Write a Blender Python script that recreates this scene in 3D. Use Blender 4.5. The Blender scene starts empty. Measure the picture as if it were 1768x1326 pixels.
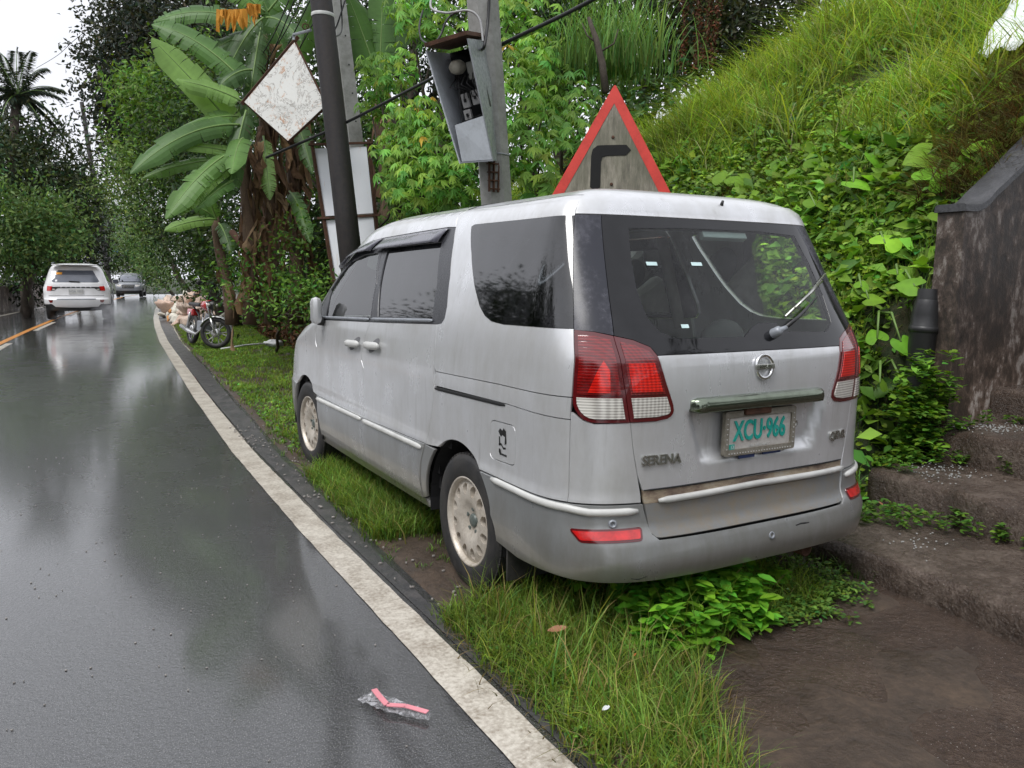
import bpy, bmesh, math, random
import numpy as np
from math import *
from mathutils import Vector, Matrix, geometry
random.seed(7); rng=np.random.default_rng(11)
S=bpy.context.scene
# ---------------------------------------------------------------- camera, sky, sun, exposure
cd=bpy.data.cameras.new('camera'); cam=bpy.data.objects.new('camera',cd); S.collection.objects.link(cam); S.camera=cam
cd.sensor_fit='HORIZONTAL'; cd.sensor_width=36.0; cd.lens=1362.5/1768*36.0; cd.clip_start=.05; cd.clip_end=600
def cam_axes(yaw,pitch,roll):
    f=Vector((sin(yaw)*cos(pitch),cos(yaw)*cos(pitch),sin(pitch))); r=Vector((cos(yaw),-sin(yaw),0)); u=r.cross(f)
    return r*cos(roll)+u*sin(roll), -r*sin(roll)+u*cos(roll), f
_r,_u,_f=cam_axes(.5151,-.1377,.0095)
cam.matrix_world=Matrix(((_r.x,_u.x,-_f.x,-2.3885),(_r.y,_u.y,-_f.y,-3.1421),(_r.z,_u.z,-_f.z,1.4418),(0,0,0,1)))
SUN_EL,SUN_AZ=radians(58),radians(250)
W=bpy.data.worlds.new('World'); S.world=W; W.use_nodes=True
nt=W.node_tree; nt.nodes.clear()
sky=nt.nodes.new('ShaderNodeTexSky'); sky.sky_type='NISHITA'; sky.sun_disc=False; sky.sun_elevation=SUN_EL; sky.sun_rotation=SUN_AZ
sky.air_density=1.5; sky.dust_density=4.0
hs=nt.nodes.new('ShaderNodeHueSaturation'); hs.inputs['Saturation'].default_value=.12
tc=nt.nodes.new('ShaderNodeTexCoord'); nz=nt.nodes.new('ShaderNodeTexNoise'); nz.inputs['Scale'].default_value=2.2; nz.inputs['Detail'].default_value=5
cr=nt.nodes.new('ShaderNodeMapRange'); cr.inputs[1].default_value=.3; cr.inputs[2].default_value=.7; cr.inputs[3].default_value=.86; cr.inputs[4].default_value=1.08
cl=nt.nodes.new('ShaderNodeMix'); cl.data_type='RGBA'; cl.inputs[0].default_value=.8; cl.inputs[7].default_value=(8.6,8.8,9.5,1)
ml=nt.nodes.new('ShaderNodeVectorMath'); ml.operation='SCALE'
bg=nt.nodes.new('ShaderNodeBackground'); bg.inputs[1].default_value=.1; wo=nt.nodes.new('ShaderNodeOutputWorld')
nt.links.new(sky.outputs[0],hs.inputs['Color']); nt.links.new(hs.outputs[0],cl.inputs[6]); nt.links.new(cl.outputs[2],ml.inputs[0])
nt.links.new(tc.outputs['Generated'],nz.inputs['Vector']); nt.links.new(nz.outputs[0],cr.inputs[0]); nt.links.new(cr.outputs[0],ml.inputs['Scale'])
nt.links.new(ml.outputs[0],bg.inputs[0]); nt.links.new(bg.outputs[0],wo.inputs[0])
sl=bpy.data.lights.new('sun','SUN'); sl.energy=1.4; sl.angle=radians(25); sl.color=(1,.98,.95)
so=bpy.data.objects.new('sun',sl); S.collection.objects.link(so)
_d=Vector((sin(SUN_AZ)*cos(SUN_EL),cos(SUN_AZ)*cos(SUN_EL),sin(SUN_EL))); so.rotation_euler=_d.to_track_quat('Z','Y').to_euler(); so.location=(0,0,30)
vs=S.view_settings; vs.view_transform='Standard'; vs.look='None'; vs.exposure=0.55; vs.gamma=1.0; vs.use_curve_mapping=False
S.render.engine='CYCLES'
# ---------------------------------------------------------------- helpers
COL=S.collection
def link(o): COL.objects.link(o); return o
def tag(o,label=None,cat=None,group=None,kind=None):
    if label: o['label']=label
    if cat: o['category']=cat
    if group: o['group']=group
    if kind: o['kind']=kind
    return o
def empty(name,loc,label,cat,group=None):
    o=link(bpy.data.objects.new(name,None)); o.location=loc; o.empty_display_size=.2
    bpy.context.view_layer.update() if False else None
    return tag(o,label,cat,group)
def par(o,p):
    if p is not None:
        o.parent=p
        if p.parent is None: o.matrix_parent_inverse=Matrix.LocRotScale(p.location,p.rotation_euler,p.scale).inverted()
    return o
def mk(name,V,F,mat=None,parent=None,smooth=False,col=None,mats=None,midx=None):
    V=np.asarray(V,float).reshape(-1,3); me=bpy.data.meshes.new(name)
    if isinstance(F,np.ndarray):
        k=F.shape[1]; me.vertices.add(len(V)); me.vertices.foreach_set('co',V.ravel())
        me.loops.add(F.size); me.loops.foreach_set('vertex_index',F.ravel().astype(np.int32))
        me.polygons.add(len(F)); me.polygons.foreach_set('loop_start',np.arange(0,F.size,k,dtype=np.int32)); me.polygons.foreach_set('loop_total',np.full(len(F),k,dtype=np.int32))
    else: me.from_pydata([tuple(v) for v in V],[],[tuple(int(i) for i in f) for f in F])
    if mats:
        for m in mats: me.materials.append(m)
    elif mat: me.materials.append(mat)
    if midx is not None: me.polygons.foreach_set('material_index',np.asarray(midx,dtype=np.int32))
    if smooth: me.polygons.foreach_set('use_smooth',np.ones(len(me.polygons),dtype=bool))
    if col is not None:
        a=me.attributes.new('col','FLOAT_COLOR','POINT'); c=np.ones((len(V),4)); c[:,:3]=col; a.data.foreach_set('color',c.ravel())
    me.update(calc_edges=True); me.validate()
    o=link(bpy.data.objects.new(name,me)); par(o,parent)
    return o
class MB:
    def __init__(s): s.V=[];s.F=[]
    def add(s,V,F):
        n=len(s.V); s.V+= [tuple(v) for v in V]; s.F+=[tuple(i+n for i in f) for f in F]; return s
    def box(s,c,d,M=None,r=0):
        x,y,z=[k/2 for k in d]; b=[(-x,-y,-z),(x,-y,-z),(x,y,-z),(-x,y,-z),(-x,-y,z),(x,-y,z),(x,y,z),(-x,y,z)]
        b=[Vector(v) for v in b]
        if M is not None: b=[M@v for v in b]
        b=[v+Vector(c) for v in b]
        return s.add(b,[(0,3,2,1),(4,5,6,7),(0,1,5,4),(1,2,6,5),(2,3,7,6),(3,0,4,7)])
    def tube(s,pts,r,n=8,cap=True):
        pts=[Vector(p) for p in pts]; rr=r if hasattr(r,'__len__') else [r]*len(pts); V=[];F=[];up=None
        for i,p in enumerate(pts):
            t=(pts[min(i+1,len(pts)-1)]-pts[max(i-1,0)]).normalized()
            if up is None: up=t.orthogonal().normalized()
            up=(up-t*up.dot(t)); up=up.normalized() if up.length>1e-6 else t.orthogonal().normalized()
            b=t.cross(up)
            for k in range(n):
                a=2*pi*k/n; V.append(p+up*cos(a)*rr[i]+b*sin(a)*rr[i])
        for i in range(len(pts)-1):
            for k in range(n): F.append((i*n+k,i*n+(k+1)%n,(i+1)*n+(k+1)%n,(i+1)*n+k))
        if cap: F.append(tuple(range(n-1,-1,-1))); F.append(tuple((len(pts)-1)*n+k for k in range(n)))
        return s.add(V,F)
    def lathe(s,prof,M,n=32,close=False):
        V=[];F=[]   # prof (r,h) about local Z
        for r,h in prof:
            for k in range(n): a=2*pi*k/n; V.append(M@Vector((r*cos(a),r*sin(a),h)))
        m=len(prof)
        for i in range(m-1+(1 if close else 0)):
            j=(i+1)%m
            for k in range(n): F.append((i*n+k,i*n+(k+1)%n,j*n+(k+1)%n,j*n+k))
        return s.add(V,F)
    def prism(s,pts,h,M):   # polygon extruded along local z
        n=len(pts); V=[M@Vector((x,y,0)) for x,y in pts]+[M@Vector((x,y,h)) for x,y in pts]
        return s.add(V,[tuple(range(n-1,-1,-1)),tuple(range(n,2*n))]+[(k,(k+1)%n,n+(k+1)%n,n+k) for k in range(n)])
    def blob(s,c,r,seg=10,ring=7,M=None,nz=0,seed=0):
        R=random.Random(seed); V=[];F=[]
        rx,ry,rz=r if hasattr(r,'__len__') else (r,r,r)
        for i in range(ring+1):
            t=pi*i/ring
            for k in range(seg):
                a=2*pi*k/seg; q=1+ (R.uniform(-nz,nz) if 0<i<ring else 0)
                v=Vector((rx*sin(t)*cos(a)*q,ry*sin(t)*sin(a)*q,rz*cos(t)*q))
                if M is not None: v=M@v
                V.append(v+Vector(c))
        for i in range(ring):
            for k in range(seg): F.append((i*seg+k,(i+1)*seg+k,(i+1)*seg+(k+1)%seg,i*seg+(k+1)%seg))
        return s.add(V,F)
    def build(s,name,mat,parent=None,smooth=False,bevel=0,auto=False):
        o=mk(name,s.V,s.F,mat,parent,smooth)
        if bevel:
            bm=bmesh.new(); bm.from_mesh(o.data); bmesh.ops.remove_doubles(bm,verts=bm.verts,dist=1e-5)
            bmesh.ops.bevel(bm,geom=[e for e in bm.edges if e.calc_face_angle(0)>.5],offset=bevel,segments=2,affect='EDGES',profile=.5)
            bm.to_mesh(o.data); bm.free()
        if auto: o.data.polygons.foreach_set('use_smooth',np.ones(len(o.data.polygons),dtype=bool)); o.data.set_sharp_from_angle(angle=radians(35))
        return o
def mat4(o,x,y,z): return Matrix(((x[0],y[0],z[0],o[0]),(x[1],y[1],z[1],o[1]),(x[2],y[2],z[2],o[2]),(0,0,0,1)))
def text_geo(txt,size,depth=.002,xs=1.0,bold=0.0):
    c=bpy.data.curves.new('lettering','FONT'); c.body=txt; c.size=size; c.extrude=depth; c.align_x='CENTER'; c.align_y='CENTER'; c.offset=bold; c.resolution_u=3
    o=bpy.data.objects.new('lettering',c); COL.objects.link(o); dg=bpy.context.evaluated_depsgraph_get(); dg.update()
    me=o.evaluated_get(dg).to_mesh(); V=[(v.co.x*xs,v.co.y,v.co.z) for v in me.vertices]; F=[tuple(p.vertices) for p in me.polygons]
    COL.objects.unlink(o); bpy.data.objects.remove(o); return V,F
def text(name,txt,size,M,mat,parent,depth=.002,xs=1.0,bold=0.0):
    V,F=text_geo(txt,size,depth,xs,bold); return mk(name,[M@Vector(v) for v in V],F,mat,parent)
# ---------------------------------------------------------------- materials
class N:
    def __init__(s,name):
        s.m=bpy.data.materials.new(name); s.m.use_nodes=True; s.t=s.m.node_tree; s.b=s.t.nodes['Principled BSDF']; s._o=None
    def n(s,k,**kw):
        x=s.t.nodes.new(k)
        for a,b in kw.items(): setattr(x,a,b)
        return x
    def l(s,a,b): s.t.links.new(a,b)
    def co(s,kind='Object'):
        if s._o is None: s._o=s.n('ShaderNodeTexCoord')
        return s._o.outputs[kind]
    def noise(s,scale,detail=4,rough=.55,vec=None,stretch=None,dist=0):
        x=s.n('ShaderNodeTexNoise'); x.inputs['Scale'].default_value=scale; x.inputs['Detail'].default_value=detail; x.inputs['Roughness'].default_value=rough; x.inputs['Distortion'].default_value=dist
        v=vec or s.co()
        if stretch:
            mp=s.n('ShaderNodeMapping'); mp.inputs['Scale'].default_value=stretch; s.l(v,mp.inputs[0]); v=mp.outputs[0]
        s.l(v,x.inputs['Vector']); return x.outputs[0]
    def ramp(s,fac,stops):
        r=s.n('ShaderNodeValToRGB'); e=r.color_ramp.elements
        while len(e)<len(stops): e.new(.5)
        for i,(p,c) in enumerate(stops):
            e[i].position=p; e[i].color=(c,c,c,1) if not hasattr(c,'__len__') else (*c,1)
        s.l(fac,r.inputs[0]); return r.outputs[0]
    def mix(s,fac,a,b,mode='MIX'):
        x=s.n('ShaderNodeMix'); x.data_type='RGBA'; x.blend_type=mode
        for sock,v in ((x.inputs[0],fac),(x.inputs[6],a),(x.inputs[7],b)):
            if isinstance(v,bpy.types.NodeSocket): s.l(v,sock)
            elif hasattr(v,'__len__'): sock.default_value=(*v,1)
            else: sock.default_value=v
        return x.outputs[2]
    def math(s,op,a,b=0,c=0):
        x=s.n('ShaderNodeMath',operation=op)
        for i,v in enumerate((a,b,c)):
            if isinstance(v,bpy.types.NodeSocket): s.l(v,x.inputs[i])
            else: x.inputs[i].default_value=v
        return x.outputs[0]
    def bump(s,h,st=.2,dist=.01,prev=None):
        x=s.n('ShaderNodeBump'); x.inputs['Strength'].default_value=st; x.inputs['Distance'].default_value=dist; s.l(h,x.inputs['Height'])
        if prev: s.l(prev,x.inputs['Normal'])
        return x.outputs[0]
    def set(s,**k):
        for a,v in k.items():
            a=a.replace('_',' '); 
            if isinstance(v,bpy.types.NodeSocket): s.l(v,s.b.inputs[a])
            elif hasattr(v,'__len__') and len(v)==3: s.b.inputs[a].default_value=(*v,1)
            else: s.b.inputs[a].default_value=v
        return s
def simple(name,c,r=.5,m=0,var=.15,scale=6,bump=0,bscale=40,**k):
    q=N(name); n=q.noise(scale); d=[max(0,x*(1-var)) for x in c]; b=[min(1,x*(1+var)) for x in c]
    q.set(Base_Color=q.ramp(n,[(.3,d),(.7,b)]),Roughness=r,Metallic=m,**k)
    if bump: q.set(Normal=q.bump(q.noise(bscale),bump,.01))
    return q.m
def grimy(name,c,g,r=.4,m=0,scale=3,amt=(.45,.7),stretch=None,bump=.15,**k):
    q=N(name); n=q.noise(scale,6,.65,stretch=stretch); n2=q.noise(scale*7,5,.7)
    f=q.ramp(q.mix(.35,n,n2),[(amt[0],0),(amt[1],1)]); q.set(Base_Color=q.mix(f,c,g),Roughness=q.ramp(f,[(0,r),(1,min(1,r+.3))]),Metallic=m,**k)
    if bump: q.set(Normal=q.bump(n2,bump,.01))
    return q.m
def leafmat(name,rough=.5,trans=.3,sat=1.0):
    q=N(name); a=q.n('ShaderNodeAttribute'); a.attribute_name='col'; n=q.noise(1.3,3); c=q.mix(1.0,a.outputs[0],q.ramp(n,[(.3,.72),(.7,1.2)]),'MULTIPLY')
    q.set(Base_Color=c,Roughness=rough); q.b.inputs['Specular IOR Level'].default_value=.22
    t=q.n('ShaderNodeBsdfTranslucent'); q.l(q.mix(1.0,c,(1.25,1.3,.5),'MULTIPLY'),t.inputs[0])
    mx=q.n('ShaderNodeMixShader'); mx.inputs[0].default_value=trans; q.l(q.b.outputs[0],mx.inputs[1]); q.l(t.outputs[0],mx.inputs[2])
    q.l(mx.outputs[0],q.t.nodes['Material Output'].inputs[0]); return q.m
def glassmat(name,tint,refl=1.0,dirt=0.0,ior=1.5,rough=.02,film=(.5,.5,.52)):
    q=N(name); tr=q.n('ShaderNodeBsdfTransparent'); tr.inputs[0].default_value=(*tint,1); gl=q.n('ShaderNodeBsdfGlossy'); gl.inputs['Roughness'].default_value=rough; gl.inputs[0].default_value=(refl,refl,refl,1)
    fr=q.n('ShaderNodeFresnel'); fr.inputs[0].default_value=ior; mx=q.n('ShaderNodeMixShader'); q.l(fr.outputs[0],mx.inputs[0]); q.l(tr.outputs[0],mx.inputs[1]); q.l(gl.outputs[0],mx.inputs[2]); out=mx
    if dirt:
        df=q.n('ShaderNodeBsdfDiffuse'); df.inputs[0].default_value=(*film,1); m2=q.n('ShaderNodeMixShader')
        n=q.noise(7,6,.7,stretch=(1,1,.35)); n2=q.noise(160,2); f=q.math('MULTIPLY',q.ramp(q.mix(.3,n,n2),[(.42,0),(.75,1)]),dirt); q.l(f,m2.inputs[0]); q.l(mx.outputs[0],m2.inputs[1]); q.l(df.outputs[0],m2.inputs[2]); out=m2
    q.l(out.outputs[0],q.t.nodes['Material Output'].inputs[0]); return q.m
M={}
# van paint: weathered silver with grime film and water marks
def paint(name,c,grime,lowdirt=0.0):
    q=N(name); n=q.noise(2.2,6,.65); n2=q.noise(9,5,.7,stretch=(1,1,.25)); n3=q.noise(220,2)
    f=q.ramp(q.mix(.45,n,n2),[(.40,0),(.72,1)])
    b=q.mix(q.math('MULTIPLY',f,.8),c,grime); b=q.mix(q.ramp(q.noise(16,4,.7,stretch=(1,1,.10)),[(.60,0),(.74,.35)]),b,(.30,.29,.27))
    if lowdirt:
        sx=q.n('ShaderNodeSeparateXYZ'); g=q.n('ShaderNodeNewGeometry'); q.l(g.outputs['Position'],sx.inputs[0])
        h=q.math('SUBTRACT',sx.outputs[2],q.math('MULTIPLY',n2,.22)); b=q.mix(q.ramp(h,[(.18,lowdirt),(.42,0)]),b,(.17,.16,.13))
    sp=q.ramp(q.noise(420,1),[(.55,0),(.62,1)])
    q.set(Base_Color=b,Metallic=.45,Roughness=q.ramp(f,[(0,.26),(1,.45)]),Coat_Weight=.6,Coat_Roughness=.07,Normal=q.bump(sp,.05,.002))
    return q.m
M['silver']=paint('silver_paint',(.72,.73,.75),(.47,.465,.44))
M['clad']=paint('grey_cladding_paint',(.31,.32,.325),(.22,.22,.205),.85)
M['white_trim']=simple('pale_trim',(.56,.56,.54),.35,0,.15,8)
M['gap']=simple('dark_gap',(.012,.012,.013),.8)
M['blacktrim']=grimy('black_window_trim',(.035,.036,.042),(.10,.10,.11),.25,0,4,bump=0)
M['greytrim']=grimy('smoky_plastic_visor',(.10,.10,.125),(.22,.22,.25),.22,0,5,bump=0,Coat_Weight=.4)
M['dpillar']=grimy('smudged_black_pillar_glass',(.018,.019,.028),(.13,.13,.16),.22,0,6,(.48,.85),stretch=(1,1,.4),bump=0)
M['border']=grimy('ceramic_glass_border',(.004,.004,.005),(.016,.016,.019),.04,0,3,(.5,.8),bump=0)
M['glass_rear']=glassmat('rear_window_glass',(.88,.94,.91),.8,.05,1.42)
M['glass_tint']=glassmat('tinted_side_glass',(.035,.04,.045),1.0,.12,1.8,.035,(.30,.30,.34))
M['glass_right']=glassmat('right_side_glass',(.86,.92,.88),1.0,.04,1.4)
M['glass_mid']=glassmat('front_side_glass',(.60,.72,.66),1.0,.05,1.55)
M['glass_clear']=glassmat('windscreen_glass',(.85,.92,.9),1.0,.04)
M['rubber']=grimy('tyre_rubber',(.018,.018,.019),(.06,.055,.05),.55,0,14,bump=.2)
M['rim']=grimy('dull_alloy',(.62,.57,.50),(.30,.25,.19),.42,.35,9,(.45,.75),bump=.1)
M['cap']=simple('centre_cap_grey',(.10,.12,.11),.35)
M['headrest']=simple('dark_headrest',(.07,.075,.07),.75)
M['chrome']=simple('chrome',(.75,.75,.75),.08,1,.1)
M['chrome_dirty']=grimy('dull_chrome',(.55,.55,.52),(.22,.23,.18),.18,.9,6,bump=.05)
M['garnish']=grimy('painted_reflection_bar',(.20,.23,.18),(.09,.10,.07),.10,.9,5,bump=.03)  # chrome bar; the hill's dark green reflection is put into its colour
M['black']=simple('black_plastic',(.02,.02,.021),.4)
M['seat']=simple('beige_seat_fabric',(.40,.39,.35),.8,0,.1,20)
M['cabin']=simple('cabin_trim',(.10,.10,.095),.8)
def lamp(name,c,stripe,rough=.08,scale=260,film=0.0,hot=None):
    q=N(name); g=q.n('ShaderNodeNewGeometry'); sx=q.n('ShaderNodeSeparateXYZ'); q.l(g.outputs['Position'],sx.inputs[0])
    a=q.math('SINE',q.math('MULTIPLY',sx.outputs[2],2*pi/ .0105)); b=q.math('SINE',q.math('MULTIPLY',q.math('ADD',sx.outputs[0],sx.outputs[1]),2*pi/.013))
    w=q.math('MULTIPLY_ADD',q.math('ADD',a,q.math('MULTIPLY',b,.6)),.3,.5)
    base=q.mix(q.ramp(w,[(.15,0),(.85,1)]),stripe,c)
    f=q.ramp(q.noise(11,5,.6),[(.45,0),(.7,film)]); base=q.mix(f,base,(.16,.09,.10))
    q.set(Base_Color=base,Roughness=rough,Coat_Weight=1.0,Coat_Roughness=.03,Normal=q.bump(w,.25,.002)); q.b.inputs['Specular IOR Level'].default_value=.6
    return q.m
M['lamp_red']=lamp('red_lens',(.26,.006,.006),(.10,.002,.002),film=.30)
M['lamp_bright']=lamp('bright_red_lens',(.85,.02,.01),(.38,.006,.005),film=.03)
M['lamp_rim']=simple('dark_red_lens_edge',(.10,.006,.008),.08,0,.1,Coat_Weight=1.0)
M['lamp_white']=lamp('clear_lens',(.80,.78,.72),(.33,.31,.28),film=.12)
M['refl_red']=simple('red_reflector',(.55,.012,.012),.1,0,.3,30,Coat_Weight=1.0)
# rusty scraped strip
q=N('scraped_filler'); n=q.noise(5,6,.7,stretch=(1,1,2)); q.set(Base_Color=q.ramp(n,[(.28,(.035,.03,.028)),(.42,(.17,.12,.09)),(.55,(.33,.27,.19)),(.72,(.40,.38,.34))]),Roughness=.75,Normal=q.bump(n,.3,.004)); M['scrape']=q.m
M['tg_low']=grimy('stained_lower_tailgate',(.215,.22,.22),(.27,.21,.13),.42,.25,3.2,(.42,.72),bump=.08)
M['plate']=grimy('faded_plate',(.52,.50,.47),(.38,.33,.30),.5,0,18)
M['plate_ink']=grimy('green_plate_ink',(.0,.33,.27),(.06,.42,.36),.4,0,40)
M['plate_frame']=grimy('plate_frame',(.20,.18,.14),(.33,.31,.27),.5,0,60,bump=.5)
M['blue_sticker']=simple('blue_bumper_tag',(.03,.05,.14),.5)
M['sticker']=simple('pale_sticker',(.55,.72,.72),.5)
# wet road
q=N('wet_asphalt'); g=q.n('ShaderNodeNewGeometry'); pos=g.outputs['Position']
ag=q.noise(95,3,.6,vec=pos); ag2=q.noise(240,2,.5,vec=pos); big=q.noise(.55,4,.6,vec=pos,stretch=(1.6,.35,1)); mid=q.noise(2.6,4,.6,vec=pos)
base=q.mix(q.ramp(ag2,[(.57,0),(.66,.8)]),q.ramp(q.mix(.5,ag,mid),[(.3,(.009,.009,.010)),(.7,(.028,.028,.030))]),(.20,.195,.185))
pud=q.ramp(q.mix(.4,big,mid),[(.36,1),(.62,0)])
wv=q.noise(22,4,.6,vec=pos,stretch=(.7,1.8,1),dist=.8)
ag3=q.noise(48,4,.65,vec=pos)
h=q.math('ADD',q.math('MULTIPLY',wv,1.0),q.math('MULTIPLY',q.math('ADD',ag,q.math('MULTIPLY',ag3,1.6)),q.ramp(pud,[(0,1.25),(1,.45)])))
q.set(Base_Color=base,Roughness=q.ramp(pud,[(0,.34),(1,.14)]),Specular_IOR_Level=1.0,Coat_Weight=.9,Coat_Roughness=.10,Coat_IOR=1.55,Normal=q.bump(h,.55,.008)); M['road']=q.m
q=N('worn_white_paint'); g=q.n('ShaderNodeNewGeometry'); pos=g.outputs['Position']; n=q.noise(5,6,.7,vec=pos); n2=q.noise(60,4,.7,vec=pos)
q.set(Base_Color=q.mix(q.ramp(q.mix(.5,n,n2),[(.42,0),(.60,.9)]),(.58,.54,.47),(.25,.21,.165)),Roughness=q.ramp(n,[(.3,.25),(.7,.5)]),Normal=q.bump(n2,.3,.004)); M['line']=q.m
M['orange']=grimy('worn_orange_paint',(.62,.25,.04),(.25,.13,.05),.35,0,6)
M['shoulder']=grimy('wet_shoulder',(.05,.05,.052),(.11,.10,.095),.3,0,7,bump=.5)
q=N('wet_soil'); g=q.n('ShaderNodeNewGeometry'); pos=g.outputs['Position']; n=q.noise(2.2,6,.65,vec=pos); n2=q.noise(28,5,.7,vec=pos)
q.set(Base_Color=q.ramp(q.mix(.45,n,n2),[(.3,(.022,.015,.010)),(.5,(.05,.034,.023)),(.7,(.10,.068,.045))]),Roughness=q.ramp(n,[(.35,.25),(.6,.85)]),Normal=q.bump(q.math('ADD',n2,q.math('MULTIPLY',n,2)),.6,.02)); M['soil']=q.m
q=N('hill_soil'); g=q.n('ShaderNodeNewGeometry'); pos=g.outputs['Position']; n=q.noise(1.4,6,.65,vec=pos); n2=q.noise(22,5,.7,vec=pos)
q.set(Base_Color=q.ramp(q.mix(.5,n,n2),[(.3,(.012,.018,.006)),(.52,(.022,.035,.010)),(.72,(.07,.045,.022))]),Roughness=.85,Normal=q.bump(n2,.7,.04)); M['hill']=q.m
def wetconc(name,a,b,c,rough=.3):
    q=N(name); g=q.n('ShaderNodeNewGeometry'); pos=g.outputs['Position']; n=q.noise(2.4,6,.7,vec=pos,dist=.4); n2=q.noise(34,5,.75,vec=pos); n3=q.noise(150,2,vec=pos); n4=q.noise(75,4,.7,vec=pos)
    col=q.ramp(q.mix(.45,n,q.mix(.4,n2,n4)),[(.3,a),(.5,b),(.72,c)]); col=q.mix(q.ramp(n3,[(.68,0),(.74,.7)]),col,(.34,.33,.31))
    q.set(Base_Color=col,Roughness=q.ramp(n,[(.35,rough*.55),(.7,rough*1.6)]),Normal=q.bump(q.math('ADD',q.math('ADD',n2,q.math('MULTIPLY',n4,.5)),q.math('MULTIPLY',n,1.6)),.9,.022)); return q.m
M['apron']=wetconc('wet_concrete_apron',(.015,.009,.006),(.060,.038,.026),(.14,.10,.073),.11)
M['step']=wetconc('weathered_step_concrete',(.014,.009,.006),(.070,.047,.034),(.27,.215,.175),.26)
q=N('mouldy_wall'); g=q.n('ShaderNodeNewGeometry'); pos=g.outputs['Position']; n=q.noise(2.6,6,.7,vec=pos,stretch=(1,1,.45),dist=.3); n2=q.noise(13,6,.75,vec=pos,stretch=(1,1,.6))
sx=q.n('ShaderNodeSeparateXYZ'); q.l(pos,sx.inputs[0])
c=q.ramp(q.mix(.5,n,n2),[(.36,(.014,.012,.011)),(.47,(.055,.038,.026)),(.53,(.15,.105,.08)),(.58,(.42,.37,.33))])
hh=q.math('ADD',sx.outputs[2],q.math('MULTIPLY',n,.8)); c=q.mix(q.ramp(q.math('MULTIPLY',hh,.4),[(.42,1),(.62,0)]),q.mix(.5,c,(.014,.013,.014)),c)
q.set(Base_Color=c,Roughness=.55,Normal=q.bump(n2,.5,.015)); M['wall']=q.m
M['leaf']=leafmat('leaf_green'); M['blade']=leafmat('grass_blade',.5,.35); M['deadleaf']=leafmat('dry_leaf',.8,.15)
M['bark']=grimy('bark',(.055,.042,.032),(.12,.10,.08),.85,0,9,bump=.8)
M['banana_stem']=grimy('banana_stem',(.085,.05,.03),(.19,.13,.08),.75,0,9,stretch=(1,1,.25),bump=.5)
M['conc_pole']=grimy('concrete_pole',(.30,.30,.285),(.17,.17,.155),.7,0,3,bump=.3)
M['wood_pole']=grimy('dark_creosoted_pole',(.022,.020,.022),(.06,.05,.045),.6,0,3,stretch=(1,1,.15),bump=.5)
M['steel_grey']=grimy('grey_metal',(.30,.32,.35),(.20,.21,.23),.4,.3,6,bump=.1)
M['galv']=grimy('galvanised_sheet',(.42,.44,.46),(.27,.29,.31),.35,.6,26,(.45,.6),bump=0)
M['rust']=grimy('rusty_iron',(.10,.045,.025),(.035,.022,.018),.8,.2,12,bump=.5)
q=N('peeling_white_sign'); n=q.noise(3.2,7,.7,dist=1.2); n2=q.noise(9,6,.75,dist=.5); e=q.ramp(n,[(.485,0),(.50,1),(.515,0)]); c=q.mix(e,(.74,.74,.70),(.20,.17,.14)); c=q.mix(q.ramp(n2,[(.56,0),(.64,.9)]),c,(.50,.24,.10)); q.set(Base_Color=c,Roughness=.5,Normal=q.bump(n,.3,.01)); M['peel']=q.m
q=N('stained_panel_white'); n=q.noise(3,6,.7,stretch=(3,3,.35)); q.set(Base_Color=q.mix(q.ramp(n,[(.60,0),(.72,.8)]),(.78,.80,.84),(.50,.27,.10)),Roughness=.4); M['panelw']=q.m
q=N('mossy_sign_face'); n=q.noise(11,7,.8,stretch=(1.6,1.6,.18)); n2=q.noise(3,4); q.set(Base_Color=q.mix(q.ramp(n2,[(.35,0),(.7,.7)]),q.ramp(n,[(.32,(.06,.055,.04)),(.5,(.16,.145,.11)),(.7,(.34,.31,.25))]),(.08,.085,.045)),Roughness=.6); M['signface']=q.m
M['signred']=grimy('faded_red_sign_border',(.55,.028,.015),(.38,.03,.02),.5,0,10,bump=0)
M['signblack']=simple('black_sign_arrow',(.006,.006,.006),.9)
M['cable']=simple('black_cable',(.012,.012,.013),.5)
M['cable_grey']=simple('grey_cable',(.35,.35,.35),.5)
M['white_plastic']=simple('white_plastic',(.75,.76,.78),.4)
M['white_paint']=simple('white_car_paint',(.78,.78,.79),.18,0,.04,3,Coat_Weight=.8,Coat_Roughness=.04)
M['grey_paint']=simple('silver_grey_car_paint',(.22,.23,.25),.25,.3,.05,3,Coat_Weight=.8)
M['dark_glass']=simple('dark_car_glass',(.02,.022,.028),.05,0,.1,Coat_Weight=.5)
M['pane_pale']=simple('painted_sky_car_glass',(.12,.13,.16),.06,0,.1,Coat_Weight=.6)  # paler copy of the dark glass, sky reflection painted into its colour
M['amber']=simple('amber_sticker',(.85,.36,.04),.5)
M['tarp']=simple('pale_tarpaulin',(.72,.76,.76),.5,0,.08,2,bump=.4,bscale=5)
M['moto_red']=simple('red_tank_paint',(.45,.02,.02),.15,0,.1,Coat_Weight=1.0)
M['house']=grimy('pale_house_wall',(.62,.62,.63),(.45,.45,.46),.7,0,1.5)
M['roof']=simple('grey_roof_sheet',(.30,.31,.33),.5)
M['blue']=simple('blue_house_trim',(.10,.22,.45),.5)

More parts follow.
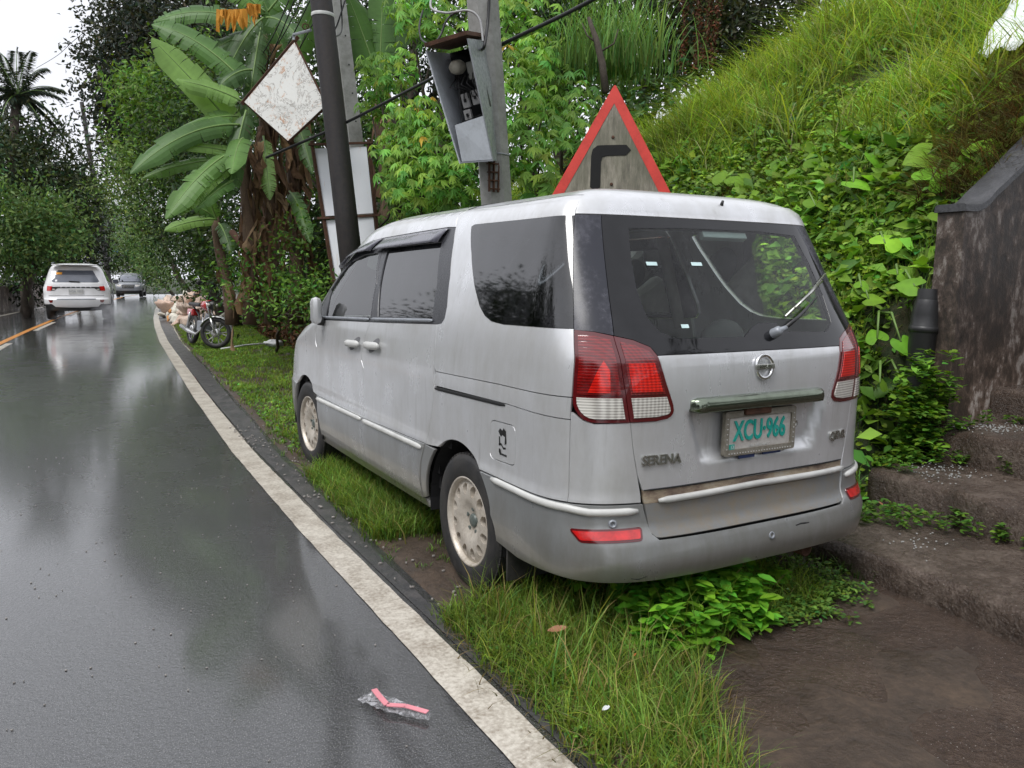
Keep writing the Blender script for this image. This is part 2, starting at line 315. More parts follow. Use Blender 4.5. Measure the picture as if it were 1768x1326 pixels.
# ================================================================ VEHICLE SHELLS
def tab(pairs):
    a=np.array(pairs,float); x,y=a[:,0],a[:,1]; h=np.diff(x); d=np.diff(y)/h; m=np.zeros(len(x)); m[0]=d[0]; m[-1]=d[-1]
    for i in range(1,len(x)-1):
        if d[i-1]*d[i]>0: w1=2*h[i]+h[i-1]; w2=h[i]+2*h[i-1]; m[i]=(w1+w2)/(w1/d[i-1]+w2/d[i])
    x=list(x); y=list(y); h=list(h); m=list(m); import bisect
    def f(v):
        v=min(max(v,x[0]),x[-1]); i=min(max(bisect.bisect_left(x,v)-1,0),len(h)-1); t=(v-x[i])/h[i]
        return (2*t**3-3*t*t+1)*y[i]+(t**3-2*t*t+t)*h[i]*m[i]+(-2*t**3+3*t*t)*y[i+1]+(t**3-t*t)*h[i]*m[i+1]
    return f
class Shell:
    """body skin P(s,z): s runs along the plan outline from the middle of the tail (s<0 left side, s>0 right side)"""
    def __init__(s,HW,YR,YF,yc,nr,nf,ar,af,w0,yfc,taper=.012,L=2.8,extra=None,scale=1):
        s.HW,s.YR,s.YF=tab(HW),tab(YR),tab(YF); s.yc=yc; s.yfc=yfc; s.taper=taper; s.extra=extra; s.w0=w0
        def corner(n,a,b):
            t=np.linspace(0,pi/2,400); X=np.sin(t)**(2/n); Y=np.cos(t)**(2/n); return np.concatenate([[0],np.cumsum(np.hypot(np.diff(X)*a,np.diff(Y)*b))]),X,Y
        s.R=corner(nr,w0,ar); s.F=corner(nf,w0,af); s.S1=s.R[0][-1]; s.S2=s.S1+L; s.S3=s.S2+s.F[0][-1]
    def P(s,u,z):
        sg=-1 if u<0 else 1; u=abs(u); hw=s.HW(z); yf=s.YF(z); yfc=s.yfc(yf)
        if u<s.S1:
            X=np.interp(u,s.R[0],s.R[1]); Y=np.interp(u,s.R[0],s.R[2]); y=s.yc-(s.yc-s.YR(z))*Y
        elif u<s.S2: X=1; y=s.yc+(u-s.S1)/(s.S2-s.S1)*(yfc-s.yc)
        else:
            X=np.interp(s.S3-u,s.F[0],s.F[1]); Y=np.interp(s.S3-u,s.F[0],s.F[2]); y=yfc+(yf-yfc)*Y
        hw*=1-s.taper*max(0,(y-1.2)/2.3)**2
        v=Vector((sg*hw*X,y,z))
        if s.extra: v=s.extra(v)
        return v
    def Nrm(s,u,z,e=2e-3):
        a=s.P(u+e,z)-s.P(u-e,z); b=s.P(u,z+e)-s.P(u,z-e); n=a.cross(b); return n.normalized() if n.length>0 else Vector((0,0,1))
    def sy(s,y,z,side=-1):   # s at which the side passes y
        lo,hi=0.0,s.S3
        for _ in range(40):
            m=(lo+hi)/2
            if s.P(m,z).y<y: lo=m
            else: hi=m
        return side*(lo+hi)/2
    def sx(s,x,z):
        lo,hi=0.0,s.S1
        for _ in range(40):
            m=(lo+hi)/2
            if s.P(m,z).x<abs(x): lo=m
            else: hi=m
        return (lo+hi)/2*(-1 if x<0 else 1)
    def frame(s,u,z,off=0):
        n=s.Nrm(u,z); t=(s.P(u+2e-3,z)-s.P(u-2e-3,z)).normalized(); up=n.cross(t).normalized(); return mat4(s.P(u,z)+n*off,t,up,n)
def dens(poly,step,closed=True):
    out=[]; n=len(poly)
    for i in range(n if closed else n-1):
        a=poly[i]; b=poly[(i+1)%n]; L=hypot(b[0]-a[0],b[1]-a[1]); k=max(1,int(ceil(L/step)))
        for j in range(k): out.append((a[0]+(b[0]-a[0])*j/k,a[1]+(b[1]-a[1])*j/k))
    if not closed: out.append(poly[-1])
    return out
def area(p): return .5*sum(p[i][0]*p[(i+1)%len(p)][1]-p[(i+1)%len(p)][0]*p[i][1] for i in range(len(p)))
def inset(poly,d):
    n=len(poly); o=[]; sg=1 if area(poly)>0 else -1
    for i in range(n):
        a,b,c=poly[i-1],poly[i],poly[(i+1)%n]
        e1=Vector((b[0]-a[0],b[1]-a[1])); e2=Vector((c[0]-b[0],c[1]-b[1]))
        if e1.length<1e-7 or e2.length<1e-7: o.append(b); continue
        e1.normalize(); e2.normalize(); n1=Vector((-e1.y,e1.x)); n2=Vector((-e2.y,e2.x)); m=(n1+n2)
        if m.length<1e-6: o.append(b); continue
        m.normalize(); k=d/max(.35,m.dot(n1)); o.append((b[0]+m.x*k*sg,b[1]+m.y*k*sg))
    return o
def rnd(poly,r,seg=4):   # round the corners of a polygon
    o=[]; n=len(poly)
    for i in range(n):
        a,b,c=[Vector(poly[k%n]) for k in (i-1,i,i+1)]; u=(a-b); v=(c-b); rr=min(r,u.length*.45,v.length*.45); p=b+u.normalized()*rr; q=b+v.normalized()*rr
        for k in range(seg+1): t=k/seg; w=p*(1-t)**2+b*2*t*(1-t)+q*t*t; o.append((w.x,w.y))
    return o
def inpoly(px,py,poly):
    x=np.array([p[0] for p in poly]); y=np.array([p[1] for p in poly]); x2=np.roll(x,-1); y2=np.roll(y,-1); r=np.zeros(len(px),bool)
    for i in range(len(x)):
        c=((y[i]>py)!=(y2[i]>py)); 
        if c.any():
            with np.errstate(divide='ignore',invalid='ignore'): r^=c&(px<(x2[i]-x[i])*(py-y[i])/(y2[i]-y[i]+1e-30)+x[i])
    return r
def trimesh(poly,holes,step):
    loops=[poly]+list(holes); V=[];E=[]
    for l in loops:
        n=len(V); V+=l; E+=[(n+i,n+(i+1)%len(l)) for i in range(len(l))]
    x0=min(p[0] for p in poly); x1=max(p[0] for p in poly); y0=min(p[1] for p in poly); y1=max(p[1] for p in poly)
    sx,sy=(step if hasattr(step,'__len__') else (step,step))
    gx=np.arange(x0+sx/2,x1,sx); gy=np.arange(y0+sy/2,y1,sy)
    if len(gx) and len(gy):
        X,Y=np.meshgrid(gx,gy); X=X.ravel(); Y=Y.ravel(); ok=inpoly(X,Y,poly)
        for h in holes: ok&=~inpoly(X,Y,h)
        B=np.array(V); X=X[ok]; Y=Y[ok]
        if len(X):
            d=np.min(np.hypot((X[:,None]-B[None,:,0])/sx,(Y[:,None]-B[None,:,1])/sy),axis=1); X=X[d>.35]; Y=Y[d>.35]
            V=V+list(zip(X.tolist(),Y.tolist()))
    vo,eo,fo,_,_,_=geometry.delaunay_2d_cdt([Vector(v) for v in V],E,[],0,1e-6)
    vo=[(v.x,v.y) for v in vo]; c=np.array([[sum(vo[i][k] for i in f)/3 for k in (0,1)] for f in fo]); ok=inpoly(c[:,0],c[:,1],poly)
    for h in holes: ok&=~inpoly(c[:,0],c[:,1],h)
    def _fat(f):
        a,b,d=[vo[i] for i in f]; A=abs((b[0]-a[0])*(d[1]-a[1])-(d[0]-a[0])*(b[1]-a[1])); m=max((a[0]-b[0])**2+(a[1]-b[1])**2,(b[0]-d[0])**2+(b[1]-d[1])**2,(a[0]-d[0])**2+(a[1]-d[1])**2); return A>.004*m
    F=[tuple(f) for f,k in zip(fo,ok) if k and _fat(f)]; used=sorted({i for f in F for i in f}); mp={i:k for k,i in enumerate(used)}
    V=[vo[i] for i in used]; F=[tuple(mp[i] for i in f) for f in F]
    G=[]
    for f in F:
        a,b,d=[V[i] for i in f]; G.append(f if (b[0]-a[0])*(d[1]-a[1])-(d[0]-a[0])*(b[1]-a[1])>0 else (f[0],f[2],f[1]))
    return V,G
def panel(sh,name,poly,mat,parent,holes=(),gap=.002,off=0.0,depth=.018,step=.035,mirror=False,offf=None,dstep=.03):
    """a piece of skin cut to an outline in (s,z), with turned-in edges"""
    poly=dens(inset(poly,gap),dstep); holes=[dens(inset(h,-gap),dstep) for h in holes]
    V,F=trimesh(poly,holes,step); P3=[];Nn=[]
    for s_,z in V:
        n=sh.Nrm(s_,z); o=off+(offf(s_,z) if offf else 0); P3.append(sh.P(s_,z)+n*o); Nn.append(n)
    cnt={}
    for f in F:
        for a,b in ((f[0],f[1]),(f[1],f[2]),(f[2],f[0])): cnt[(a,b)]=1
    bd=[(a,b) for a,b in cnt if (b,a) not in cnt]
    VV=list(P3); FF=list(F); NV=list(Nn)
    if depth>0:
        for a,b in bd:
            t=P3[b]-P3[a]; o_=t.cross(Nn[a]); o_=o_.normalized() if o_.length>0 else Nn[a]; n=len(VV)
            VV+=[P3[a],P3[b],P3[b]-Nn[b]*depth,P3[a]-Nn[a]*depth]; NV+=[(o_+Nn[a]*.8).normalized(),(o_+Nn[b]*.8).normalized(),o_,o_]; FF.append((n+1,n,n+3,n+2))
    obs=[]
    for mi in ([0,1] if mirror else [0]):
        v=[(-p[0],p[1],p[2]) for p in VV] if mi else VV; f=[tuple(reversed(t)) for t in FF] if mi else FF
        o=mk(name,v,f,mat,parent,smooth=True); obs.append(o)
        if len(o.data.vertices)==len(v): o.data.normals_split_custom_set_from_vertices([((-q.x if mi else q.x),q.y,q.z) for q in NV])
    return obs[0] if not mirror else obs
def tubeon(sh,name,pts,r,mat,parent,off=0,flat=1.0,n=8,mirror=False,extra=None):
    """moulding of rounded section following (s,z) points on the skin"""
    pts=dens(pts,.04,False); V=[];F=[]
    for i,(s_,z) in enumerate(pts):
        a=pts[max(i-1,0)]; b=pts[min(i+1,len(pts)-1)]; t=(sh.P(*b)-sh.P(*a)).normalized(); nn=sh.Nrm(s_,z); w=nn.cross(t).normalized(); c=sh.P(s_,z)+nn*off
        e=1 if 0<i<len(pts)-1 else .55
        for k in range(n): q=2*pi*k/n; V.append(c+w*cos(q)*r*e+nn*sin(q)*r*flat*e)
    m=len(pts)
    for i in range(m-1):
        for k in range(n): F.append((i*n+k,i*n+(k+1)%n,(i+1)*n+(k+1)%n,(i+1)*n+k))
    F+= [tuple(range(n-1,-1,-1)),tuple((m-1)*n+k for k in range(n))]
    out=[mk(name,V,F,mat,parent,smooth=True)]
    if mirror: out.append(mk(name,[(-v[0],v[1],v[2]) for v in V],[tuple(reversed(f)) for f in F],mat,parent,smooth=True))
    return out
# ---------------------------------------------------------------- the van
def sm(a,b,x): t=min(max((x-a)/(b-a),0),1); return t*t*(3-2*t)
def recess(v):
    if v.y<-.8 and .70<v.z<.97:      # dished number-plate recess in the tailgate
        w=.30+.06*sm(.72,.95,v.z); m=(1-sm(w-.025,w+.035,abs(v.x-.015)))*sm(.715,.775,v.z)*(1-sm(.93,.945,v.z)); v.y+=.030*m
    return v
VAN=Shell([(.15,.79),(.22,.815),(.34,.846),(.5,.856),(.60,.856),(.64,.848),(.9,.848),(1.05,.840),(1.16,.826),(1.35,.782),(1.55,.728),(1.66,.694),(1.70,.678),(1.735,.652),(1.757,.615)],
 [(.15,-.90),(.22,-.93),(.30,-.975),(.38,-.995),(.455,-.975),(.53,-.935),(.66,-.925),(.8,-.925),(1.0,-.928),(1.12,-.92),(1.2,-.885),(1.4,-.765),(1.6,-.645),(1.68,-.60),(1.735,-.575),(1.757,-.545)],
 [(.15,3.46),(.3,3.57),(.5,3.60),(.65,3.58),(.8,3.50),(.92,3.34),(1.02,3.12),(1.10,2.93),(1.4,2.50),(1.62,2.16),(1.70,2.0),(1.735,1.88),(1.757,1.75)],
 -.42,3.8,3.8,.50,.8,.845,lambda yf:min(2.75,yf-.6),extra=recess)
ZR=1.757
def build_van():
    sh=VAN; root=empty('parked_van',(0,0,0),'weathered silver people carrier with green-lettered plate and scraped tailgate strip, parked on the grassy verge','van')
    Y=lambda pts: [(sh.sy(y,z),z) for y,z in pts]
    S1,S2,S3=sh.S1,sh.S2,sh.S3
    sv,cl,bt=M['silver'],M['clad'],M['blacktrim']
    # shared outlines (left side), y/z then s/z
    fd_front=Y([(2.42,1.10),(2.41,.92),(2.41,.67),(2.395,.575)]); fd_front2=Y([(2.395,.575),(2.38,.42),(2.30,.30)])
    bs=Y([(1.316,1.158),(1.369,1.09),(1.386,1.044),(1.390,.88),(1.394,.70),(1.395,.575)]); bs2=Y([(1.395,.575),(1.402,.47),(1.379,.364),(1.356,.30)])
    sr=Y([(.373,1.201),(.362,1.09),(.360,1.0),(.357,.92),(.348,.87),(.383,.749),(.439,.60)]); sr2=Y([(.439,.60),(.489,.503),(.514,.40),(.502,.305)])
    bel1=Y([(2.462,1.108),(2.2,1.122),(1.862,1.136),(1.316,1.158)]); bel2=Y([(1.316,1.158),(.776,1.182),(.373,1.201)])
    fr1=Y([(2.462,1.108),(2.43,1.21),(2.30,1.33),(2.16,1.44),(2.02,1.535),(1.88,1.60),(1.619,1.642),(1.412,1.653)])
    g_f=Y([(2.25,1.325),(2.12,1.425),(1.93,1.515),(1.707,1.555),(1.441,1.566),(1.368,1.38),(1.335,1.187),(1.755,1.168),(2.22,1.148)])
    bt1=Y([(1.412,1.653),(1.390,1.60),(1.345,1.38),(1.316,1.158)])
    sgt=Y([(1.412,1.653),(.922,1.666),(.527,1.674),(.434,1.671)]); sgr=Y([(.434,1.671),(.408,1.60),(.352,1.44),(.306,1.29),(.303,1.232),(.325,1.208),(.373,1.201)])
    g_s=Y([(1.293,1.59),(.909,1.596),(.555,1.601),(.484,1.393),(.449,1.226),(.791,1.213),(1.211,1.197)])
    quarter=Y([(.254,1.665),(.229,1.672),(-.209,1.670),(-.543,1.670),(-.632,1.453),(-.714,1.247),(-.51,1.243),(-.281,1.238),(-.169,1.245),(-.101,1.264),(-.033,1.302),(.065,1.392),(.173,1.535)])
    sC=-.834; sD=-.676
    quarter=quarter[:3]+[(sC-.003,1.670),(sC-.003,1.56),(sC-.003,1.453),(sC-.003,1.35),(sC-.003,1.247)]+quarter[6:]
    railt=[(sr[3][0]+.0,.975),(-1.296,.992),(sC,.998)]; railb=[(sC,.915),(-1.199,.921),(sr[4][0],.898)]
    # ---- front wing + door skins + cladding
    arch=lambda yc,r,zc,a0,a1,n=16: Y([(yc+r*cos(a),zc+r*sin(a)) for a in [a0+(a1-a0)*k/n for k in range(n+1)]])
    fa=arch(2.735,.365,.315,radians(176),radians(0),36)   # front wheel opening, rear edge to front edge
    wing=[fd_front[0],*fd_front[1:],*[p for p in fa if p[1]>.575],*Y([(3.10,.575)]),(-S3+.62,.60),(-S3+.62,.87),*Y([(3.0,.98),(2.72,1.05),(2.462,1.108)])]
    panel(sh,'front_wing',wing,sv,root,mirror=True)
    panel(sh,'front_wing_cladding',[*fd_front2,*Y([(2.36,.30)]),*[p for p in fa if p[1]<=.575 and p[0]>-S2+.3][:6]],cl,root,mirror=True,off=.003)
    fb=[p for p in fa if p[1]<.60 and p[0]<sh.sy(2.735,.5)]
    L0=[*reversed(fb)] ; fbl=[*L0,*Y([(3.10,.60)])]
    lo=[(a,b) for a,b in fbl]
    bump_f=[lo[0],*lo[1:],(-S3+.62,.60),(-S3+.40,.62),(-S3,.62)]
    bump_f=[*bump_f,(-S3,.22),(-S3+.5,.22),*Y([(3.12,.27)])]
    panel(sh,'front_bumper',bump_f,cl,root,mirror=True,off=.004,depth=.03)
    # doors
    for side in (0,1):
        mir=lambda pl: [(-a,b) for a,b in reversed(pl)] if side else pl
        d=panel(sh,'front_door',mir([*fd_front,*bs[::-1],*bel1[::-1][1:-1]]),sv,root)
        panel(sh,'door_cladding',mir([*fd_front2,*bs2[::-1]]),cl,d,off=.006)
        panel(sh,'window_frame',mir([*fr1,*bt1[1:],*bel1[::-1][1:-1]]),bt,d,holes=[mir(g_f)],depth=.03,off=-.001)
        panel(sh,'window_glass',mir(inset(g_f,-.003)),M['glass_right' if side else 'glass_mid'],d,off=-.008,depth=0,gap=0)
        e=panel(sh,'sliding_door' ,mir([*bs,*sr[::-1],*bel2[::-1][1:-1]]),sv,root)
        panel(sh,'door_cladding',mir([*bs2,*sr2[::-1]]),cl,e,off=.006)
        panel(sh,'window_frame',mir([*sgt,*sgr[1:],*bel2[::-1][1:-1],*bt1[::-1][:-1]]),bt,e,holes=[mir(g_s)],depth=.03,off=-.001)
        panel(sh,'window_glass',mir(inset(g_s,-.003)),M['glass_right' if side else 'glass_tint'],e,off=-.008,depth=0,gap=0)
        sg=1 if side else -1
        for dd,ya,yb,z0 in ((d,2.385,1.41,.553),(e,1.375,.475,.562)):
            tubeon(sh,'side_moulding',[(sg*-sh.sy(ya,z0),z0),(sg*-sh.sy(yb,z0+.012),z0+.012)],.015,M['white_trim'],dd,off=.010,flat=.6)
        for dd,ya,yb,za,zb in ((d,2.36,1.34,1.133,1.172),(e,1.30,.43,1.176,1.214)):
            tubeon(sh,'belt_strip',[(sg*-sh.sy(ya,za),za),(sg*-sh.sy(yb,zb),zb)],.009,M['steel_grey'],dd,off=.004,flat=.7)
        # rain visors, tilted out from the top of the frames
        for dd,pts in ((d,[(2.14,1.475),(2.0,1.545),(1.86,1.60),(1.62,1.638),(1.43,1.648)]),(e,[(1.385,1.647),(.9,1.660),(.50,1.668)])):
            q=dens([(sh.sy(a,b),b) for a,b in pts],.06,False); V=[];F=[]
            for i,(a,b) in enumerate(q):
                dn=min(1,(i+.6)/3) if dd is d else 1
                for k in range(5):
                    t=k/4; z=b-.075*t*dn; oo=.006+.030*sin(t*1.45)+(-.02*t if (i in (0,len(q)-1)) else 0)
                    p=sh.P(a,z)+sh.Nrm(a,z)*oo; V.append((p.x*(-1 if side else 1),p.y,p.z))
            for i in range(len(q)-1):
                for k in range(4): F.append((i*5+k,i*5+k+1,(i+1)*5+k+1,(i+1)*5+k))
            o=mk('rain_visor',V,F,M['greytrim'],dd,smooth=True); o.modifiers.new('thick','SOLIDIFY').thickness=.003
        # handles
        for dd,y0,y1,zc in ((d,1.69,1.43,1.012),(e,1.34,1.085,1.028)):
            s0,s1=sh.sy(y0,zc),sh.sy(y1,zc); cc=(s0+s1)/2
            b=[(cc+.055*cos(t),zc+.047*sin(t)) for t in np.linspace(0,2*pi,20,endpoint=False)]
            dish=panel(sh,'handle_cup_shade',mir(b),M.get('cup') or simple('painted_cup_shade',(.16,.16,.17),.45),dd,gap=0,off=.0012,depth=0,step=.02,dstep=.01); M['cup']=dish.data.materials[0]  # flat disc, the shade of the handle cup painted as grey
            tubeon(sh,'door_handle',[(sg*-(s0+.01),zc-.006),(sg*-cc,zc-.002),(sg*-(s1-.01),zc+.004)],.022,M['white_trim'],dd,off=.022,flat=.7,n=10)
    # mirror
    for sx_ in (-1,1):
        mb=MB(); mb.box((sx_*.893,2.23,1.185),(.075,.085,.185)); o=mb.build('wing_mirror',sv,root,bevel=.034,auto=True)
        mg=MB(); mg.tube([(sx_*.80,2.28,1.10),(sx_*.87,2.25,1.12)],[.03,.035],8); mg.build('mirror_arm',M['black'],o,smooth=True)
    # body side behind the door
    ar=arch(0.080,.375,.305,radians(2),radians(178),40)  # front edge to rear edge
    archp=[p for p in ar if p[1]>.30]
    up=[p for p in archp if p[1]>.597]
    side_top=[*sr[:4],(railt[0]),railt[1],railt[2],(sC,1.245),(sC,ZR),*[(sh.sy(y,ZR),ZR) for y in (-.2,.2,.44)],*Y([(.455,1.72)]),*sgr]
    side_top=side_top[0:3]+side_top[4:]
    poly=[*sgr[::-1]][:0]
    ring=[*Y([(.44,ZR)]),*Y([(.455,1.72)]),*sgr[:-1],*sr[:3],(sr[3][0],.975),railt[1],(sC,.998),(sC,ZR),*Y([(-.2,ZR),(.1,ZR)])]
    panel(sh,'rear_side_panel',ring,sv,root,holes=[quarter],mirror=True)
    qw=[(sC-.0005 if abs(a-(sC-.003))<1e-6 else a,z) for a,z in quarter]
    panel(sh,'quarter_window',qw,M['glass_tint'],root,gap=.0003,off=.002,depth=.008)
    panel(sh,'quarter_window',[(-a,b) for a,b in reversed(quarter)],M['glass_right'],root,gap=.001,off=-.003,depth=.0)
    panel(sh,'slide_rail_cover',[(sr[3][0],.975),railt[1],railt[2],railb[0],railb[1],(sr[4][0],.905)],sv,root,mirror=True,off=.0015,gap=.0025)
    fl=rnd([(-1.345,.834),(-1.345,.668),(-1.150,.676),(-1.150,.842)],.035)
    low=[railb[2],*sr[4:],*Y([(.445,.597)]),*up,*Y([(-.152,.599)]),(-1.09,.602),(sC,.604),railb[0],railb[1]]
    panel(sh,'rear_wheel_panel',low,sv,root,holes=[fl],mirror=True)
    panel(sh,'arch_cladding',[*Y([(.445,.597)]),*sr2[1:],*[p for p in archp if p[1]<=.597 and p[0]<sh.sy(.08,.5)][0:]],cl,root,mirror=True,off=.002)
    a=panel(sh,'fuel_flap',fl,sv,root,gap=.003)
    # slot of the sliding-door rail
    tubeon(sh,'slide_rail_slot',[(sr[4][0]+.01,.893),(-1.23,.914)],.008,M['gap'],root,off=.002,flat=.35,mirror=True)
    # sticker on the flap
    R=sh.frame(-1.247,.757,.0012); mb=MB(); 
    for pl in ([(-.035,.04),(-.02,.055),(.0,.048),(.01,.06),(.03,.05),(.035,.0),(.02,-.01),(.022,.025),(.0,.03),(-.012,.02)],[(-.03,.02),(-.02,.02),(-.018,-.02),(-.028,-.01)],[(-.03,-.02),(-.01,-.015),(.01,-.03),(.03,-.025),(.03,-.018),(.01,-.02),(-.01,-.005),(-.03,-.01)],[(-.028,-.03),(-.015,-.032),(-.006,-.055),(-.02,-.058),(-.03,-.045)]):
        V,F=trimesh(pl,[],.05); mb.add([R@Vector((x,y,0)) for x,y in V],F)
    for k in range(5): mb.box(R@Vector((-.002+k*.009,-.052,0)),(.001,.006,.008))
    mb.build('flap_sticker',M['signblack'],a)
    # corner under the lamp and black pillar trim
    panel(sh,'rear_corner_panel',[(sC,.604),(-.555,.604),(-.575,.70),(-.596,.80),(-.612,.909),(-.745,.905),(-.787,.917),(sC,.945)],sv,root,mirror=True,gap=.0015)
    panel(sh,'pillar_trim',[(sC,1.240),(-.754,1.236),(sD,1.223),(sD,1.676),(sC,1.676)],M['dpillar'],root,mirror=True,off=.002)
    # ---- lamps: pieces on the body and on the tailgate
    lampo=[(-.832,1.243),(-.754,1.237),(-.679,1.223),(-.652,1.08),(-.618,.925),(-.614,.909),(-.745,.908),(-.770,.912),(-.790,.922),(-.806,.936),(-.818,.953),(-.827,.972),(-.831,.995)]
    lampi=[(-.679,1.223),(-.603,1.208),(-.536,1.182),(-.512,1.150),(-.474,1.048),(-.439,.968),(-.4345,.950),(-.437,.935),(-.446,.924),(-.462,.916),(-.506,.910),(-.602,.909),(-.614,.909),(-.652,1.08)]
    for side in (0,1):
        mir=lambda pl: [(-a,b) for a,b in reversed(pl)] if side else pl
        for nm,pl in (('outer',lampo),('inner',lampi)):
            z0=1.005
            def cutz(pl,lo,hi):   # clip polygon to lo<z<hi
                def clip(p,f):
                    o=[]
                    for i in range(len(p)):
                        a,b=p[i-1],p[i]; fa,fb=f(a),f(b)
                        if (fa>0)!=(fb>0): t=fa/(fa-fb); o.append((a[0]+(b[0]-a[0])*t,a[1]+(b[1]-a[1])*t))
                        if fb>0: o.append(b)
                    return o
                return clip(clip(pl,lambda q:q[1]-lo),lambda q:hi-q[1])
            base=panel(sh,'tail_lamp',mir(pl),M['lamp_rim'],root,off=.003,depth=.03,gap=.0015,step=.016,dstep=.016)
            ins=inset(dens(pl,.05),.016 if nm=='outer' else .018)
            rp=cutz(ins,1.012,9); wp=cutz(ins,0,1.000)
            panel(sh,'red_lens',mir(rp),M['lamp_red'],base,off=.0065,depth=.004,gap=0,step=.016,dstep=.016)
            panel(sh,'clear_lens',mir(wp),M['lamp_white'],base,off=.0065,depth=.004,gap=0,step=.016,dstep=.016)
            if nm=='inner': bp=cutz(inset(dens(pl,.05),.026),1.022,1.125)
            else: bp=[(-.775,1.02),(-.695,1.02),(-.70,1.10),(-.725,1.135),(-.745,1.10)]
            panel(sh,'bright_lens',mir(bp),M['lamp_bright'],base,off=.0085,depth=.003,gap=0,step=.016,dstep=.016)
    # ---- tailgate, one skin across the tail
    sym=lambda half: half+[(-a,b) for a,b in reversed(half)]
    half=[(-.44,1.153),(-.512,1.152),(-.474,1.048),(-.439,.968),(-.436,.938),(-.456,.921),(-.506,.910),(-.612,.909),(-.596,.802),(-.576,.708),(-.553,.648)]
    # upper boundary runs along the lower edge of the glass
    tg=panel(sh,'tailgate',sym(half),sv,root,gap=.0015,step=.026)
    panel(sh,'scraped_strip',sym([(-.553,.648),(-.545,.615),(-.540,.598)]),M['scrape'],tg,gap=.0008,off=-.001)
    panel(sh,'lower_skin',sym([(-.540,.598),(-.530,.53),(-.530,.495),(-.512,.477),(-.49,.474)]),M['tg_low'],tg,gap=.0008,off=.0)
    tubeon(sh,'tailgate_moulding',[(-.485,.607),(0,.617),(.555,.612)],.0135,M['white_trim'],tg,off=.006,flat=.8)
    # dark seam where the filler broke away
    tubeon(sh,'broken_seam',[(-.55,.650),(-.3,.653),(0,.655),(.3,.654),(.55,.650)],.0035,M['gap'],tg,off=.001)
    # window border and glass
    clear=[(-.530,1.625),(-.545,1.50),(-.545,1.382),(-.525,1.288),(-.480,1.235),(-.410,1.210),(-.054,1.208),(-.003,1.240),(.048,1.258),(.150,1.257),(.195,1.222),(.455,1.212),(.525,1.25),(.575,1.363),(.600,1.50),(.598,1.625),(.3,1.636),(-.2,1.634)]
    wl=[(sD,1.676),(sD,1.45),(sD,1.223),(-.603,1.208),(-.536,1.182),(-.512,1.152),(-.44,1.153)]
    wb=panel(sh,'rear_window_border',sym(wl),M['border'],tg,holes=[clear],gap=.0012,off=.002)
    panel(sh,'rear_window_glass',inset(clear,-.002),M['glass_rear'],tg,off=.001,depth=0,gap=0)
    top=[(sD,1.676),(sC,1.676),(sC,ZR)]
    tt=panel(sh,'tailgate_top',sym(top),sv,tg,gap=.002,off=.004)
    # high brake lamp behind the glass, stickers
    R=sh.frame(.09,1.628,-.03); mb=MB(); mb.box((0,0,0),(.25,.035,.03)); mb.V=[R@Vector(v) for v in mb.V]; mb.build('brake_lamp',simple('milky_brake_lens',(.50,.58,.56),.2),tg,bevel=.004)
    for a,b,w in ((-.445,1.487,.05),(-.19,1.489,.055),(-.358,1.252,.035)):
        R=sh.frame(a,b,.004); mb=MB(); mb.box((0,0,0),(w,.016,.001)); mb.V=[R@Vector(v) for v in mb.V]; mb.build('glass_sticker',M['sticker'],tg)
    # washer nozzle
    mb=MB(); p=sh.P(.13,ZR-.01); mb.tube([p+Vector((0,0,-.01)),p+Vector((0,-.012,.018))],[.010,.005],8); mb.build('washer_nozzle',M['black'],tg,smooth=True)
    # wiper
    P=lambda s_,z,o: sh.P(s_,z)+sh.Nrm(s_,z)*o
    mb=MB(); R=sh.frame(.112,1.213,0); mb.lathe([(0,.045),(.012,.045),(.020,.035),(.022,.0)],R,14); mb.tube([P(.112,1.213,.035),P(.155,1.222,.035)],[.013,.011],8); wp=mb.build('wiper_pivot',M['steel_grey'],tg,smooth=True)
    mb=MB(); mb.tube([P(.145,1.22,.035),P(.26,1.262,.035),P(.33,1.29,.032),P(.47,1.345,.028)],[.009,.008,.006,.004],8); mb.build('wiper_arm',M['black'],tg,smooth=True)
    mb=MB(); mb.tube([P(.215,1.275,.010),P(.45,1.365,.010),P(.70,1.452,.012)],[.006,.007,.005],8); mb.tube([P(.29,1.305,.020),P(.45,1.367,.026),P(.60,1.418,.020)],[.005,.006,.005],6); mb.build('wiper_blade',M['chrome_dirty'],tg,smooth=True)
    # garnish bar above the plate
    V=[];F=[]; m=24
    for i in range(m+1):
        x=-.36+.725*i/m; e=min(1,(min(i,m-i)+.25)/1.2); zc=.958+.004*sin(i); zc=.958
        y0=sh.P(sh.sx(x,.96) if abs(x)>1e-3 else 0,.96).y
        for (dy,dz) in ((.002,.030),(-.022,.029),(-.036,.018),(-.040,-.002),(-.036,-.022),(-.012,-.030),(.03,-.031)): V.append((x,y0+dy*e,zc+dz*(.6+.4*e)))
    for i in range(m):
        for k in range(6): F.append((i*7+k,i*7+k+1,(i+1)*7+k+1,(i+1)*7+k))
    F+=[tuple(range(6,-1,-1)),tuple(m*7+k for k in range(7))]
    mk('number_plate_garnish',V,[tuple(reversed(f)) for f in F],M['garnish'],tg,smooth=True)
    # emblem
    R=sh.frame(.012,1.090,.002); mb=MB(); V=[];n=32
    for i in range(n):
        a=2*pi*i/n
        for k in range(8): q=2*pi*k/8; rr=.044+.0075*cos(q); V.append(R@Vector((rr*cos(a),rr*sin(a)*1.05,.006+.006*sin(q))))
    F=[(i*8+k,((i+1)%n)*8+k,((i+1)%n)*8+(k+1)%8,i*8+(k+1)%8) for i in range(n) for k in range(8)]
    e=mk('emblem',V,F,M['chrome'],tg,smooth=True)
